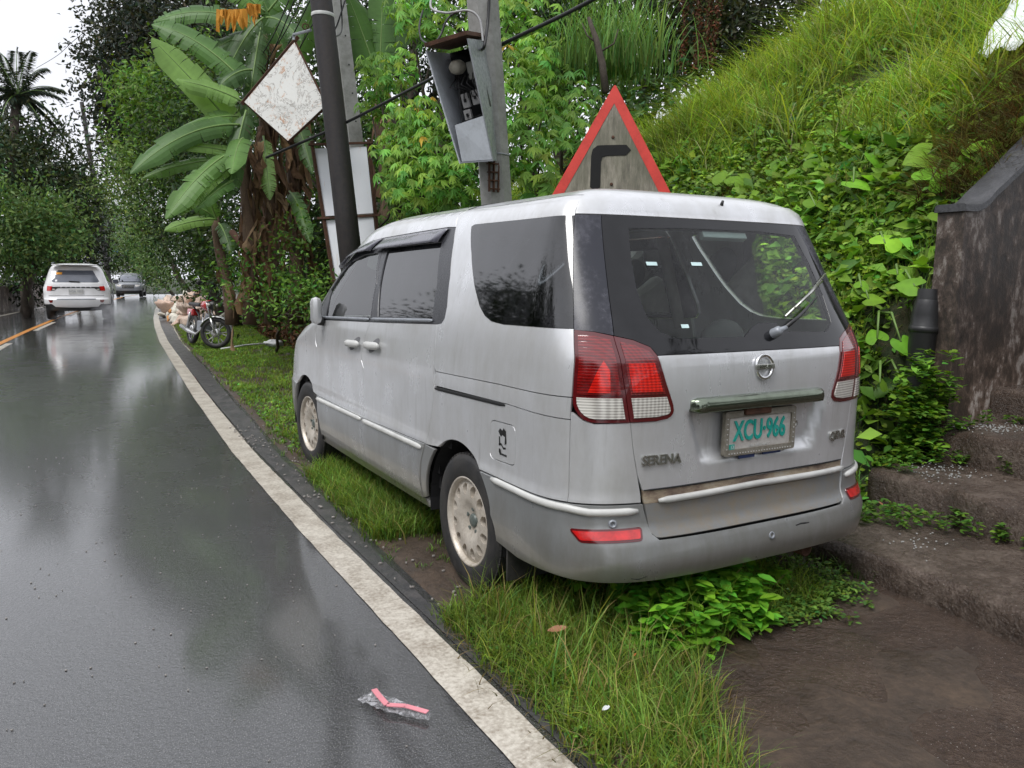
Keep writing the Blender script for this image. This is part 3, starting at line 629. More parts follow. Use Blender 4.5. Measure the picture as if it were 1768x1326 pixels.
    mb=MB(); mb.box((0,0,.008),(.104,.021,.010)); mb.V=[R@Vector(v) for v in mb.V]; mb.build('emblem_bar',M['chrome_dirty'],e,bevel=.003)
    text('emblem_lettering','NISSAN',.017,R@Matrix.Translation((0,0,.0135)),M['chrome'],e,.0012,1.15,.0004)
    # badges
    R=sh.frame(-.480,.762,.003); R=R@Matrix.Rotation(0,4,'Z'); text('badge_lettering','SERENA',.052,R,M['chrome_dirty'],tg,.004,.93,.0012)
    R=sh.frame(.498,.765,.003); text('badge_lettering','QRVR',.050,R,M['chrome_dirty'],tg,.004,.9,.0016)
    # lock
    R=sh.frame(.240,.838,.0); mb=MB(); mb.lathe([(0,.004),(.010,.004),(.011,.007),(.018,.006),(.019,0)],R,20); mb.build('tailgate_lock',M['chrome_dirty'],tg,smooth=True)
    # number plate, standing a little proud in the recess
    R=mat4((.004,-.925,.834),(1,0,0),(0,0,1),(0,-1,0)); R=R@Matrix.Rotation(radians(-.3),4,'Z')
    def slab(name,w,h,z0,z1,mat,par_,r=.012,hole=None):
        pl=rnd([(-w/2,-h/2),(w/2,-h/2),(w/2,h/2),(-w/2,h/2)],r); hl=[rnd([(-hole[0]/2,-hole[1]/2),(hole[0]/2,-hole[1]/2),(hole[0]/2,hole[1]/2),(-hole[0]/2,hole[1]/2)],r*.7)] if hole else []
        V,F=trimesh(pl,hl,.5); n=len(V); E={}
        for f in F:
            for a,b in ((f[0],f[1]),(f[1],f[2]),(f[2],f[0])): E[(a,b)]=1
        bd=[(a,b) for a,b in E if (b,a) not in E]
        VV=[R@Vector((x,y,z1)) for x,y in V]+[R@Vector((x,y,z0)) for x,y in V]
        return mk(name,VV,F+[tuple(reversed([i+n for i in f])) for f in F]+[(b,a,a+n,b+n) for a,b in bd],mat,par_)
    pf=slab('number_plate_frame',.392,.178,-.004,.014,M['plate_frame'],root,.014,(.345,.128))
    pl=slab('number_plate',.352,.136,.0,.006,M['plate'],root,.01)
    mb=MB()
    for k in range(24): mb.box(R@Vector((-.17+k*.0148,-.079,.015)),(.004,.003,.004))
    for sx_ in (-.184,.184):
        for k in range(7): mb.box(R@Vector((sx_,-.06+k*.02,.015)),(.004,.003,.004))
    mb.build('frame_beads',M['white_trim'],pf)
    text('plate_lettering','XCU\u00b7966',.112,R@Matrix.Translation((.0,.004,.0085)),M['plate_ink'],pl,.0022,.66,.0022)
    text('plate_motto','PILIPINAS',.016,R@Matrix.Translation((.0,-.057,.0075)),M['white_trim'],pl,.0008,1.8)
    mb=MB(); mb.box(R@Vector((-.152,-.055,.0075)),(.030,.003,.022)); mb.build('plate_sticker',M['plate_ink'],pl)
    text('plate_sticker_number','13',.019,R@Matrix.Translation((-.150,-.055,.0095)),M['white_trim'],pl,.0006)
    mb=MB(); mb.box(R@Vector((-.03,.086,.012)),(.14,.03,.03)); mb.build('plate_lamp',M['rust'],tg,bevel=.005)
    mb=MB(); mb.box(R@Vector((-.065,-.094,.004)),(.085,.006,.022)); mb.box(R@Vector((.075,-.090,.004)),(.10,.006,.020)); mb.build('blue_tag',M['blue_sticker'],pf)
    # ---- rear bumper
    aL=[p for p in archp if p[1]<=.597 and p[0]>sh.sy(.08,.5)]
    half=[*aL,(-1.139,.304),(-.927,.315),(-.768,.315)]
    topL=[(-.534,.530),(-.545,.575),(-.549,.600),(sC,.600),(-1.09,.599)]
    tgb=[(-.505,.470),(-.526,.488)]
    bp=[(-.2,.32),(0,.32)][::-1]
    bl=[*topL[::-1],]
    seq=[aL[0],*aL[1:],(-1.139,.300),(-.927,.312),(-.768,.315),(-.4,.320)]
    seq=[(-1.09,.599)]+seq
    right=[(-a,b) for a,b in reversed(seq)]
    upper=[(.834,.600),(.549,.600),(.545,.575),(.534,.530),(.526,.488),(.505,.468),(.2,.466),(-.2,.466),(-.505,.468),(-.526,.488),(-.534,.530),(-.545,.575),(-.549,.600),(-.834,.600)]
    def boff(s_,z):   # soft shoulder line and undercut
        return .010*exp(-((z-.425)/.03)**2)*(1 if abs(s_)<1.1 else max(0,1-(abs(s_)-1.1)/.15)) -.02*sm(.36,.30,z) if False else .008*exp(-((z-.43)/.028)**2)
    bu=panel(sh,'rear_bumper',seq+right+upper,cl,root,gap=.0018,off=.004,depth=.03,step=(.035,.022),offf=boff)
    tubeon(sh,'bumper_moulding',[(-1.311,.586),(-1.113,.587),(-.834,.583),(-.751,.573),(-.571,.575)],.0145,M['white_trim'],bu,off=.006,flat=.75)
    tubeon(sh,'bumper_moulding',[(.571,.575),(.834,.583),(1.2,.587)],.0145,M['white_trim'],bu,off=.006,flat=.75)
    rf=rnd([(-.822,.503),(-.797,.469),(-.578,.474),(-.568,.509)],.008)
    for side in (0,1):
        mir=lambda pl: [(-a,b) for a,b in reversed(pl)] if side else pl
        e=panel(sh,'bumper_reflector',mir(inset(rf,-.006)),M['lamp_rim'],bu,off=.0085,depth=.006,gap=0,step=.016,dstep=.016)
        panel(sh,'reflector_lens',mir(inset(rf,.002)),M['refl_red'],e,off=.011,depth=.005,gap=0,step=.016,dstep=.016)
    for a,b in ((-.669,.532),(.03,.413)):
        R=sh.frame(a,b,.004); mb=MB(); mb.lathe([(.004,.001),(.008,.003),(.0085,.009),(.014,.009),(.017,.003),(.017,0)],R,18); mb.build('parking_sensor',M['steel_grey'],bu,smooth=True)
    tubeon(sh,'bumper_scratch',[(-.63,.335),(-.60,.330),(-.57,.341)],.0025,M['gap'],bu,off=.004,flat=.4,n=4)
    tubeon(sh,'bumper_scratch',[(.17,.430),(.2,.433),(.25,.430)],.003,M['gap'],bu,off=.012,flat=.4,n=4)
    # exhaust
    mb=MB(); R=mat4((.325,-.93,.285),(1,0,0),(0,0,1),(0,-1,0)); mb.lathe([(.026,-.3),(.027,0),(.031,.0),(.031,-.35)],R,18); mb.build('exhaust_pipe',M['rust'],root,smooth=True)
    # ---- sills
    sl=[*Y([(2.40,.292),(1.4,.292),(.50,.297)]),*Y([(.47,.255),(1.5,.240),(2.40,.235)])]
    panel(sh,'door_sill',sl,cl,root,off=-.006,depth=.03,mirror=True)
    # ---- upper body above the doors, A pillars
    for side in (0,1):
        mir=lambda pl: [(-a,b) for a,b in reversed(pl)] if side else pl
        ws=[(-S3+.80,ZR),(-S3+.76,1.70),(-S3+.74,1.55),(-S3+.72,1.35),(-S3+.70,1.18),(-S3+.69,1.10)]
        panel(sh,'roof_pillar',mir([*fr1,*sgt[1:-1],sgr[0],*Y([(.455,1.72),(.44,ZR),(.9,ZR),(1.3,ZR)]),*ws]),sv,root)
    # ---- nose, bonnet, windscreen, lights, grille
    bon=[(-S3+.69,1.095),(-S3+.64,.90),(-S3+.60,.875),(-S3+.3,.875),(-S3+.001,.875)]
    def across(half): return half+[(2*(-S3)-a,b) for a,b in reversed(half)]
    class Wrap:   # lets a panel run across the nose centre
        def __init__(s,sh): s.sh=sh
        def P(s,u,z): return s.sh.P(u if u>=-S3 else 2*S3+u,z)
        def Nrm(s,u,z,e=2e-3):
            a=s.P(u+e,z)-s.P(u-e,z); b=s.P(u,z+e)-s.P(u,z-e); return a.cross(b).normalized()
    wr=Wrap(sh)
    panel(wr,'bonnet',across([(-S3+.0-(-.69),1.095),(-S3+.64,.90),(-S3+.60,.875)]),sv,root,step=.06)
    panel(wr,'windscreen',across([(-S3+.79,1.752),(-S3+.75,1.70),(-S3+.73,1.55),(-S3+.70,1.35),(-S3+.68,1.18),(-S3+.67,1.105)]),M['glass_clear'],root,depth=0,step=.06)
    panel(wr,'grille',across([(-S3+.26,.87),(-S3+.24,.66),(-S3+.20,.63)]),M['black'],root,step=.08,off=-.004)
    for side in (0,1):
        pl=[(-S3+.28,.86),(-S3+.27,.68),(-S3+.45,.64),(-S3+.60,.66),(-S3+.62,.80),(-S3+.61,.865)]
        pl=[(2*(-S3)-a,b) for a,b in reversed(pl)] if side else pl
        panel(wr,'headlamp',pl,M['lamp_white'],root,off=.002)
    # ---- roof
    V=[];F=[]; ns=288; nq=12
    ss=np.linspace(-S3,S3,ns+1)[:-1]
    sj=[]
    for i,u in enumerate(ss):
        b=sh.P(u,ZR)
        for k in range(nq):
            q=k/nq; cy=max(-.15,min(1.2,b.y)); x=b.x*(1-q); y=b.y+(cy-b.y)*q
            V.append((x,y,ZR+.030*(1-(1-q)**7)+.030*(1-(1-q)**2)))
        V.append((0,cy,ZR+.060)) if False else None
    for i in range(ns):
        for k in range(nq-1): a=i*nq+k; b=((i+1)%ns)*nq+k; F.append((a,b,b+1,a+1))
    # close along the spine
    n0=len(V)
    for i,u in enumerate(ss):
        b=sh.P(u,ZR); V.append((0,max(-.15,min(1.2,b.y)),ZR+.060))
    for i in range(ns): a=i*nq+nq-1; b=((i+1)%ns)*nq+nq-1; F.append((a,b,n0+(i+1)%ns,n0+i))
    rf=mk('roof',V,F,sv,root,smooth=True)
    for z_,yy in (('a',.455),):
        for sg in (-1,1):
            pts=[(sg*-sh.sy(.434,1.676),1.676),(sg*-sh.sy(.455,1.72),1.72),(sg*-sh.sy(.44,ZR),ZR-.001)]
    # dark gasket lines over the roof edge
    for yy,nm in ((.445,0),):
        pts=[]
        for q in np.linspace(0,.5,8):
            b=sh.P(sh.sy(yy,ZR),ZR); pts.append((b.x*(1-q),b.y,ZR+.030*(1-(1-q)**7)+.030*(1-(1-q)**2)+.0005))
        mb=MB(); mb.tube(pts,.0025,5); mb.build('roof_gasket',M['gap'],rf)
    # ---- black inner shell added to make the shut lines read dark, floor, wheel wells
    mb=MB(); V=[];F=[]; us=np.linspace(-S3,S3,90); zs=[.33,.45,.62,.8,.95,1.06]
    wells=[(0.045,.40),(2.735,.40)]
    idx={}
    for i,u in enumerate(us):
        for j,z in enumerate(zs): V.append(sh.P(u,z)-sh.Nrm(u,z)*.05)
    for i in range(len(us)-1):
        for j in range(len(zs)-1):
            c=sh.P((us[i]+us[i+1])/2,(zs[j]+zs[j+1])/2)
            if any(hypot(c.y-yc,c.z-.31)<r+.03 for yc,r in wells) : continue
            a=i*len(zs)+j; F.append((a,a+len(zs),a+len(zs)+1,a+1))
    mk('inner_shell',V,F,M['gap'],root)
    mb=MB(); mb.box((0,1.36,.34),(1.30,4.3,.10)); mb.box((0,1.35,.40),(1.58,1.9,.06)); mb.build('floor_pan',M['gap'],root)
    for yc in (0.045,2.735):
        for sx_ in (-1,1):
            V=[];F=[];n=20
            for i in range(n+1):
                a=radians(-8)+radians(196)*i/n
                for x in (.835,.56): V.append((sx_*x,yc+.385*cos(a),.31+.385*sin(a)))
                V.append((sx_*.56,yc,.31))
            for i in range(n): a=i*3; F+=[(a,a+3,a+4,a+1),(a+1,a+4,a+2)]
            mk('wheel_well',V,F,M['gap'],root)
    for sx_ in (-1,1): mb=MB(); mb.box((sx_*.72,-.36,.27),(.22,.012,.22)); mb.build('mud_flap',M['rubber'],root)
    # ---- wheels
    def wheel(yc,sx_,steer=0):
        X=sx_; C=(sx_*.745,yc,.315); A=Matrix.Translation(C)@Matrix.Rotation(steer,4,'Z')@mat4((0,0,0),(0,1,0) if X>0 else (0,-1,0),(0,0,1),(X,0,0))
        mb=MB(); mb.lathe([(.202,-.09),(.24,-.098),(.285,-.098),(.305,-.088),(.316,-.07),(.316,-.066),(.309,-.066),(.309,-.06),(.318,-.06),(.318,-.022),(.310,-.022),(.310,-.015),(.318,-.015),(.318,.015),(.310,.015),(.310,.022),(.318,.022),(.318,.06),(.309,.06),(.309,.066),(.316,.066),(.316,.07),(.305,.088),(.285,.098),(.24,.098),(.212,.094),(.203,.086),(.200,.05)],A,64)
        t=mb.build('wheel',M['rubber'],root,smooth=True); t.data.set_sharp_from_angle(angle=radians(40))
        mb=MB()
        for i in range(64):
            a=2*pi*i/64
            for z in (-.078,.078): mb.box(A@Vector((.312*cos(a),.312*sin(a),z)),(.011,.022,.006),M=(A.to_3x3()@Matrix.Rotation(a,3,'Z')))
        tag(mb.build('tread_blocks',M['rubber'],t),kind='stuff')
        # alloy face with a ring of oval openings
        n=12; outer=[(.192*cos(a),.192*sin(a)) for a in np.linspace(0,2*pi,64,endpoint=False)]; holes=[]
        for i in range(n):
            a=2*pi*(i+.5)/n; c=Vector((cos(a),sin(a)))*.150; e1=Vector((cos(a),sin(a))); e2=Vector((-sin(a),cos(a)))
            holes.append([tuple(c+e1*.027*cos(q)+e2*(.0225+.004*cos(q))*sin(q)) for q in np.linspace(0,2*pi,14,endpoint=False)])
        V,F=trimesh(outer,holes,.02)
        f=lambda r: .052+.030*sm(.03,.11,r)-.012*sm(.15,.192,r)
        VV=[A@Vector((x,y,f(hypot(x,y)))) for x,y in V]; E={}
        for q in F:
            for a,b in ((q[0],q[1]),(q[1],q[2]),(q[2],q[0])): E[(a,b)]=1
        FF=list(F)
        for a,b in [k for k in E if (k[1],k[0]) not in E]:
            i=len(VV)
            for w,dz in ((a,0),(b,0),(b,-.045),(a,-.045)):
                x,y=V[w]; k=1+.0 ; VV.append(A@Vector((x,y,f(hypot(x,y))+dz)))
            FF.append((i+1,i,i+3,i+2))
        rim=mk('rim',VV,FF,M['rim'],t,smooth=True)
        mb=MB(); mb.lathe([(.188,.055),(.192,.074),(.198,.090),(.205,.094),(.210,.090),(.204,.05),(.196,-.09)],A,64); mb.lathe([(.200,.02),(.0,.02)],A,32); r2=mb.build('rim_barrel',M['rim'],t,smooth=True)
        mb=MB(); mb.lathe([(.192,.018),(.0,.018)],A@Matrix.Translation((0,0,.004)),32); mb.build('brake_drum',M['gap'],t)
        mb=MB(); mb.lathe([(0,.064),(.026,.064),(.031,.060),(.034,.05)],A,24); c_=mb.build('centre_cap',M['cap'],t,smooth=True)
        mb=MB()
        for i in range(5): a=2*pi*i/5+.3; mb.lathe([(0,.063),(.011,.063),(.0125,.055)],A@Matrix.Translation((.056*cos(a),.056*sin(a),-.001)),10)
        mb.build('wheel_nuts',M['cap'],t)
    wheel(0.012,-1); wheel(0.012,1); wheel(2.70,-1,radians(3)); wheel(2.70,1,radians(3))
    # ---- cabin
    def seat(x,y,w,z0=.45,back=.62,rec=.18,head=True,n=1):
        mb=MB(); mb.box((x,y+.24,z0),(w,.50,.16)); mb.box((x,y-.06,z0+.36),(w,.13,back),Matrix.Rotation(radians(-12),3,'X').inverted()); s_=mb.build('seat',M['seat'],root,bevel=.05,auto=True)
        if head:
            for k in range(n):
                xx=x if n==1 else x-w*.28+k*w*.56/(n-1)
                mb=MB(); mb.blob((xx,y-.14,z0+.36+back/2+.115),(.135,.055,.095),16,10); mb.build('headrest',M['headrest'],s_,smooth=True)
    seat(-.40,1.55,.50); seat(.40,1.55,.50); seat(-.05,.75,1.25,n=2); seat(0,-.20,1.28,.42,.50,n=2)
    mb=MB(); mb.box((0,-.62,.98),(1.28,.36,.02)); mb.build('parcel_shelf',M['seat'],root,bevel=.005)
    mb=MB(); mb.box((0,2.35,.95),(1.44,.5,.24)); mb.build('dashboard',M['cabin'],root,bevel=.05)
    mb=MB(); 
    for i in range(24):
        a=2*pi*i/24; b=2*pi*(i+1)/24; R=Matrix.Translation((-.38,2.02,1.02))@Matrix.Rotation(radians(25),4,'X')
        mb.tube([R@Vector((.19*cos(a),0,.19*sin(a))),R@Vector((.19*cos(b),0,.19*sin(b)))],.013,6)
    mb.build('steering_wheel',M['black'],root,smooth=True)
    V=[];F=[]
    us=np.linspace(-S3,S3,60)
    for u in us:
        b=sh.P(u,1.70); V.append((b.x*.96,b.y+(.05 if b.y<0 else -.05),1.70))
    F=[tuple(range(len(V)))]
    mk('headlining',V,F,M['seat'],root)
    for sx_ in (-1,1):
        mb=MB(); mb.tube([(sx_*.70,.35,1.15),(sx_*.60,.42,1.66)],.035,6); mb.tube([(sx_*.70,1.35,1.15),(sx_*.60,1.42,1.64)],.035,6); mb.build('pillar_lining',M['seat'],root,smooth=True)
    return root
build_van()

# ================================================================ GROUND
def smv(a,b,x): t=np.clip((x-a)/(b-a),0,1); return t*t*(3-2*t)
EY=[-30,-6,-1.3,1.2,3.4,6.8,10,15.2,20.9,26.4,35,51,66,80]
EX=[-1.0,-1.30,-1.31,-1.31,-1.28,-1.14,-.97,-.67,-.24,.23,1.07,2.8,4.7,7.2]
def edge(y): return np.interp(y,EY,EX)          # left edge of the white line
def vedge(y): return edge(y)+np.interp(y,[-2,1,5,9,14,25,50],[.20,.27,.36,.41,.40,.50,.8])
def RZ(y): t=np.maximum(0,np.asarray(y,float)-8); return -.0105*t*t/(t+4)   # the road dips gently beyond the van
def fbm(x,y,seed=0,oct=4,f=1.0):
    r=np.zeros_like(np.asarray(x,float)); R=np.random.default_rng(seed); a=1
    for o in range(oct):
        for k in range(3):
            t=R.uniform(0,2*pi); p=R.uniform(0,6.28); r=r+a*np.sin((x*cos(t)+y*sin(t))*f*R.uniform(.7,1.4)*2+p)/3
        a*=.5; f*=2.1
    return r
def foot(y): return np.interp(y,[-14,0,6,9,14,20,30,45,60],[1.15,1.15,1.25,1.45,1.75,2.4,4.2,8,13])
def crest(y): return np.interp(y,[-24,-3.2,-.8,2.2,3.6,5.0,6.5,9,13,20,40],[2.2,2.2,11,11,10.5,8.6,6.6,4.2,3.6,4.0,5.0])
def ground(x,y):
    x=np.asarray(x,float); y=np.asarray(y,float)
    d=np.maximum(0,x-foot(y)); H=crest(y)
    z=H*(1-np.exp(-1.12*d/H))
    z=z*(1+.05*fbm(x,y,3,3,.8))+np.minimum(d,1.0)*.09*fbm(x,y,5,4,1.6)
    far=smv(2.3,2.35,x); m=(1-far)*smv(-.42,.5,y)+far*smv(-.26,-.16,y); z=z*np.where(y<.6,np.maximum(m,smv(-3.45,-3.75,y)),1)
    lo=smv(foot(y)+.5,vedge(y),x)
    z=z+(.012+.018*fbm(x,y,9,4,2.3))*smv(0,.25,x-vedge(y))+.010
    return z-.004+RZ(y)
# distant land and the road bed
X=np.concatenate([np.linspace(-160,-12,12),np.linspace(-10,14,9),np.linspace(20,160,12)]); Yy=np.concatenate([np.linspace(-60,-10,6),np.linspace(0,70,12),np.linspace(85,260,8)])
V=[];
for y in Yy:
    for x in X: V.append((x,y,-.06+float(RZ(min(y,90)))+ (max(0,-x-9)*.05 if x<-9 else 0)))
nx=len(X); F=[(j*nx+i,j*nx+i+1,(j+1)*nx+i+1,(j+1)*nx+i) for j in range(len(Yy)-1) for i in range(nx-1)]
tag(mk('ground',V,F,M['hill'],smooth=True),kind='structure')
def ribbon(name,ys,fa,fb,z,mat,nacross=1,kind='structure',parent=None,thick=0,wob=None):
    V=[];F=[];n=nacross+1
    for y in ys:
        a,b=fa(y),fb(y)
        for k in range(n): x=a+(b-a)*k/nacross; V.append((x,y,z+float(RZ(y))))
    for j in range(len(ys)-1):
        for k in range(nacross): F.append((j*n+k,j*n+k+1,(j+1)*n+k+1,(j+1)*n+k))
    o=mk(name,V,F,mat,parent,smooth=True)
    if kind: tag(o,kind=kind)
    return o
ys=np.concatenate([np.linspace(-28,10,60),np.linspace(10.5,78,60)])
ribbon('road',ys,lambda y:float(edge(y))-np.interp(y,[10,30,78],[6.6,5.6,6.2]),lambda y:float(vedge(y))+.04,0.0,M['road'],8)
ye=np.linspace(-7,4,130); ye=np.concatenate([ye,np.linspace(4.2,75,150)])
Rr=random.Random(4); jit={float(y):Rr.uniform(-.002,.002) for y in ye}
ribbon('edge_line',ye,lambda y:float(edge(y))+jit[float(y)],lambda y:float(edge(y))+.155+.02*min(1,max(0,y/15))-jit[float(y)]*1.3,.004,M['line'],1)
ribbon('shoulder',np.concatenate([np.linspace(-7,5,80),np.linspace(5.2,40,60)]),lambda y:float(edge(y))+.18,lambda y:float(vedge(y))+.005+.025*float(fbm(0,y,4,3,2.0)),.0035,M['shoulder'],2)
cl_=lambda y: float(edge(y))-2.95
ribbon('centre_line_orange',np.linspace(8,75,60),lambda y:cl_(y)-.10,lambda y:cl_(y)+.03,.004,M['orange'])
for a,b in ((11.2,16.0),(20.5,25),(29.5,34)):
    ribbon('centre_line_white',np.linspace(a,b,10),lambda y:cl_(y)+.08,lambda y:cl_(y)+.20,.004,M['line'])
ribbon('far_edge_line',np.linspace(12,75,50),lambda y:float(edge(y))-np.interp(y,[10,30,39,75],[5.6,5.0,4.9,5.2])-.14,lambda y:float(edge(y))-np.interp(y,[10,30,39,75],[5.6,5.0,4.9,5.2]),.004,M['line'])
# terrain sheet on the right, verge and hillside
ysn=np.concatenate([np.arange(-24,-6,.5),np.arange(-6,12,.12),np.arange(12,30,.4),np.arange(30,76,1.5)])
us=np.concatenate([np.linspace(0,3,44),np.linspace(3.1,9,50),np.linspace(9.4,34,30)])
YY,UU=np.meshgrid(ysn,us,indexing='ij'); XX=vedge(YY)+UU; ZZ=ground(XX,YY); ZZ[:,0]=-.03+RZ(YY[:,0])
XX[:,0]-=.0; nn=len(us); V=np.stack([XX,YY,ZZ],-1).reshape(-1,3)
I=np.arange(len(ysn)-1)[:,None]*nn+np.arange(nn-1)[None,:]; F=np.stack([I,I+1,I+nn+1,I+nn],-1).reshape(-1,4)
cx=V[F].mean(1); soil=(cx[:,0]<foot(cx[:,1])+.1).astype(int)
def splitmesh(name,mask,mat):
    f=F[mask]; u,inv_=np.unique(f,return_inverse=True); return tag(mk(name,V[u],inv_.reshape(f.shape),mat,smooth=True),kind='structure')
splitmesh('verge',soil==1,M['soil']); splitmesh('hillside',soil==0,M['hill'])
# wet concrete apron behind the van
bnd=[(-1.06,-6),(-.98,-3),(-.92,-1.9),(-.77,-1.58),(-.56,-1.25),(-.36,-1.02),(-.05,-.93),(.3,-1.05),(.62,-.80),(.98,-.55),(1.0,-6)]
Vp,Fp=trimesh(dens(bnd,.06),[],.07)
Vp=[(x,y,.012+.006*float(fbm(x,y,21,4,3.2))+.010) for x,y in Vp]
tag(mk('concrete_apron',Vp,Fp,M['apron'],smooth=True),kind='structure')
# ================================================================ STEPS AND WALL
st=empty('concrete_steps',(.8,-1.5,0),'worn wet concrete steps climbing the bank at the right of the van','steps')
def worn_step(x0,x1,ya,yb,z0,z1,seed,skew=.16,zb=-.1):
    R=np.random.default_rng(seed); ny=int((yb-ya)/.05); prof=[(0,zb),(0,z1-.05),(.008,z1-.018),(.03,z1),(.5*(x1-x0),z1+.004),(x1-x0+.1,z1+.006)]
    prof=[(0,zb),(0,zb*.5+z1*.5),(0,z1-.055),(.006,z1-.022),(.024,z1-.003),(.06,z1)]+[(.06+(x1-x0+.08)*k/6,z1+.002) for k in range(1,7)]
    V=[];F=[];m=len(prof)
    for j in range(ny+1):
        y=ya+(yb-ya)*j/ny; xe=x0+skew*(y-ya)/(yb-ya)-skew+ .022*float(fbm(0,y,seed,4,3.0)); chip=max(0,float(fbm(1,y,seed+3,4,5.0))-.35)*.05
        for k,(a,z) in enumerate(prof):
            e=.006*float(fbm(a*3+x0,y,seed+k,3,4)); V.append((xe+a+(chip if 1<k<5 else 0)+(e if k<3 else 0),y,z-(chip*.9 if 2<k<6 else 0)+(e*.8 if k>4 else 0)))
    for j in range(ny):
        for k in range(m-1): a=j*m+k; F.append((a,a+m,a+m+1,a+1))
    F.append(tuple(range(ny*m,ny*m+m)))
    return mk('step',V,[tuple(reversed(f)) if len(f)==4 else f for f in F],M['step'],st,smooth=True)
spec=[(.86,1.66,-3.4,-.36,.155),(1.62,2.22,-3.4,-.28,.35),(2.18,2.80,-3.4,-.27,.55),(2.76,3.36,-3.4,-.27,.75),(3.3,3.9,-3.4,-.27,.96),(3.85,4.5,-3.4,-.27,1.18),(4.45,5.1,-3.4,-.27,1.40),(5.05,5.8,-3.4,-.27,1.62)]
zp=-.05
for i,(a,b,ya,yb,z) in enumerate(spec):
    worn_step(a,b,ya,yb,0,z,40+i*7,zb=zp); zp=z-.06
# flank wall with a sloping curved top
wl=empty('stair_wall',(2.3,-.3,0),'black mouldy concrete wall with a sloping top flanking the steps','wall')
tp=[(2.30,1.86),(2.42,1.865),(2.50,1.90),(2.62,1.985),(2.85,2.14),(3.15,2.35),(3.6,2.66),(4.3,3.10),(5.2,3.6)]
V=[];F=[]
zz=np.linspace(0,1,26); xs_=np.interp(np.linspace(0,1,60),np.linspace(0,1,len(tp)),[p[0] for p in tp])
for side,y0 in ((0,-.30),(1,-.13)):
    for x in xs_:
        zt=np.interp(x,[p[0] for p in tp],[p[1] for p in tp])
        for t in zz:
            z=-.1+(zt+.1)*t; w=.008*float(fbm(x,z,33+side,4,2.6)); V.append((x+(w if x<2.31 else 0),y0+w,z))
n=len(zz); m=len(xs_)
for i in range(m-1):
    for k in range(n-1):
        a=i*n+k; F.append((a,a+n,a+n+1,a+1)); b=m*n+a; F.append((b,b+1,b+n+1,b+n))
    a=i*n+n-1; b=m*n+a; F.append((a,a+n,b+n,b))
for k in range(n-1): F.append((k,k+1,m*n+k+1,m*n+k))
mk('wall_body',V,F,M['wall'],wl,smooth=True).data.set_sharp_from_angle(angle=radians(40))
V=[];F=[]
for i,x in enumerate(np.linspace(2.285,5.2,60)):
    zt=np.interp(x,[p[0] for p in tp],[p[1] for p in tp]); w=.006*float(fbm(x,0,8,4,4))
    for y,z in ((-.315+w,zt-.02),(-.312+w,zt+.018),(-.30,zt+.026),(-.13,zt+.026),(-.118,zt+.016),(-.115,zt-.02)): V.append((x,y,z+w))
for i in range(59):
    for k in range(5): a=i*6+k; F.append((a,a+6,a+7,a+1))
F.append((0,1,2,3,4,5))
M['cop']=grimy('wet_dark_coping',(.035,.036,.04),(.09,.09,.095),.38,0,8,bump=.4)
mk('coping',V,F,M['cop'],wl,smooth=True).data.set_sharp_from_angle(angle=radians(50))
# black ribbed drain pipe against the wall
dp=empty('drain_pipe',(2.240,-0.111,0.869),'broken black ribbed plastic pipe standing in the weeds against the stair wall','pipe')
c=Vector(dp.location); mb=MB(); R=Matrix.Translation(c+Vector((0,.0,-.35)))@Matrix.Rotation(radians(4),4,'Y')
mb.lathe([(.08,-.3),(.08,.60),(.085,.61),(.085,.63),(.08,.64),(.08,.70),(.075,.76),(.066,.80),(.055,.82)],R,28); mb.lathe([(.078,0),(.078,.7),(.06,.86)],R,28)
mb.build('pipe_wall',M['black'],dp,smooth=True)
mb=MB(); mb.lathe([(.08,.59),(.088,.595),(.088,.625),(.08,.63)],R,28); mb.build('pipe_collar',M['black'],dp,smooth=True)
# tarpaulin on the slope
ta=[Vector(p)+Vector((-.42,-.22,.12)) for p in ((5.569,1.297,3.910),(5.113,1.201,3.548),(4.612,1.114,3.105),(4.560,0.925,3.100),(4.639,0.732,3.127),(4.643,0.454,3.150),(5.502,0.846,3.837))]
V=[];F=[]; c=Vector([sum(p[k] for p in ta)/len(ta) for k in range(3)]); n=len(ta)
for r in (0,.35,.7,1):
    for i in range(n*4):
        a=Vector(ta[i//4]); b=Vector(ta[(i//4+1)%n]); p=c.lerp(a.lerp(b,(i%4)/4),r); p.z+=.04*sin(i*1.7+r*5)*(r*.8); V.append(p)
k=n*4
for r in range(3):
    for i in range(k): F.append((r*k+i,r*k+(i+1)%k,(r+1)*k+(i+1)%k,(r+1)*k+i))
o=mk('tarpaulin',V,F,M['tarp'],smooth=True); o.modifiers.new('thick','SOLIDIFY').thickness=.004
tag(o,'pale tarpaulin spread at the top of the grassy slope above the stair wall','tarpaulin')
# low dark wall on the far side of the road
fw=empty('roadside_wall',(-6,20,0),'low dark retaining wall along the far side of the road','wall')
ysw=np.linspace(19,62,44)
for j in range(len(ysw)-1):
    y0,y1=ysw[j],ysw[j+1]-.02; f=lambda y: float(edge(y))-np.interp(y,[10,30,39,75],[6.3,5.7,5.6,5.9])
    h0,h1=float(RZ(y0)),float(RZ(y1)); V=[(f(y0),y0,-.05+h0),(f(y1),y1,-.05+h1),(f(y1),y1,1.05+.05*sin(j)+h1),(f(y0),y0,1.05+.05*sin(j)+h0)]; V+=[(x-.3,y,z) for x,y,z in V]
    mk('wall_block',V,[(0,1,2,3),(4,7,6,5),(3,2,6,7),(0,3,7,4),(1,5,6,2)],M['wall'],fw)
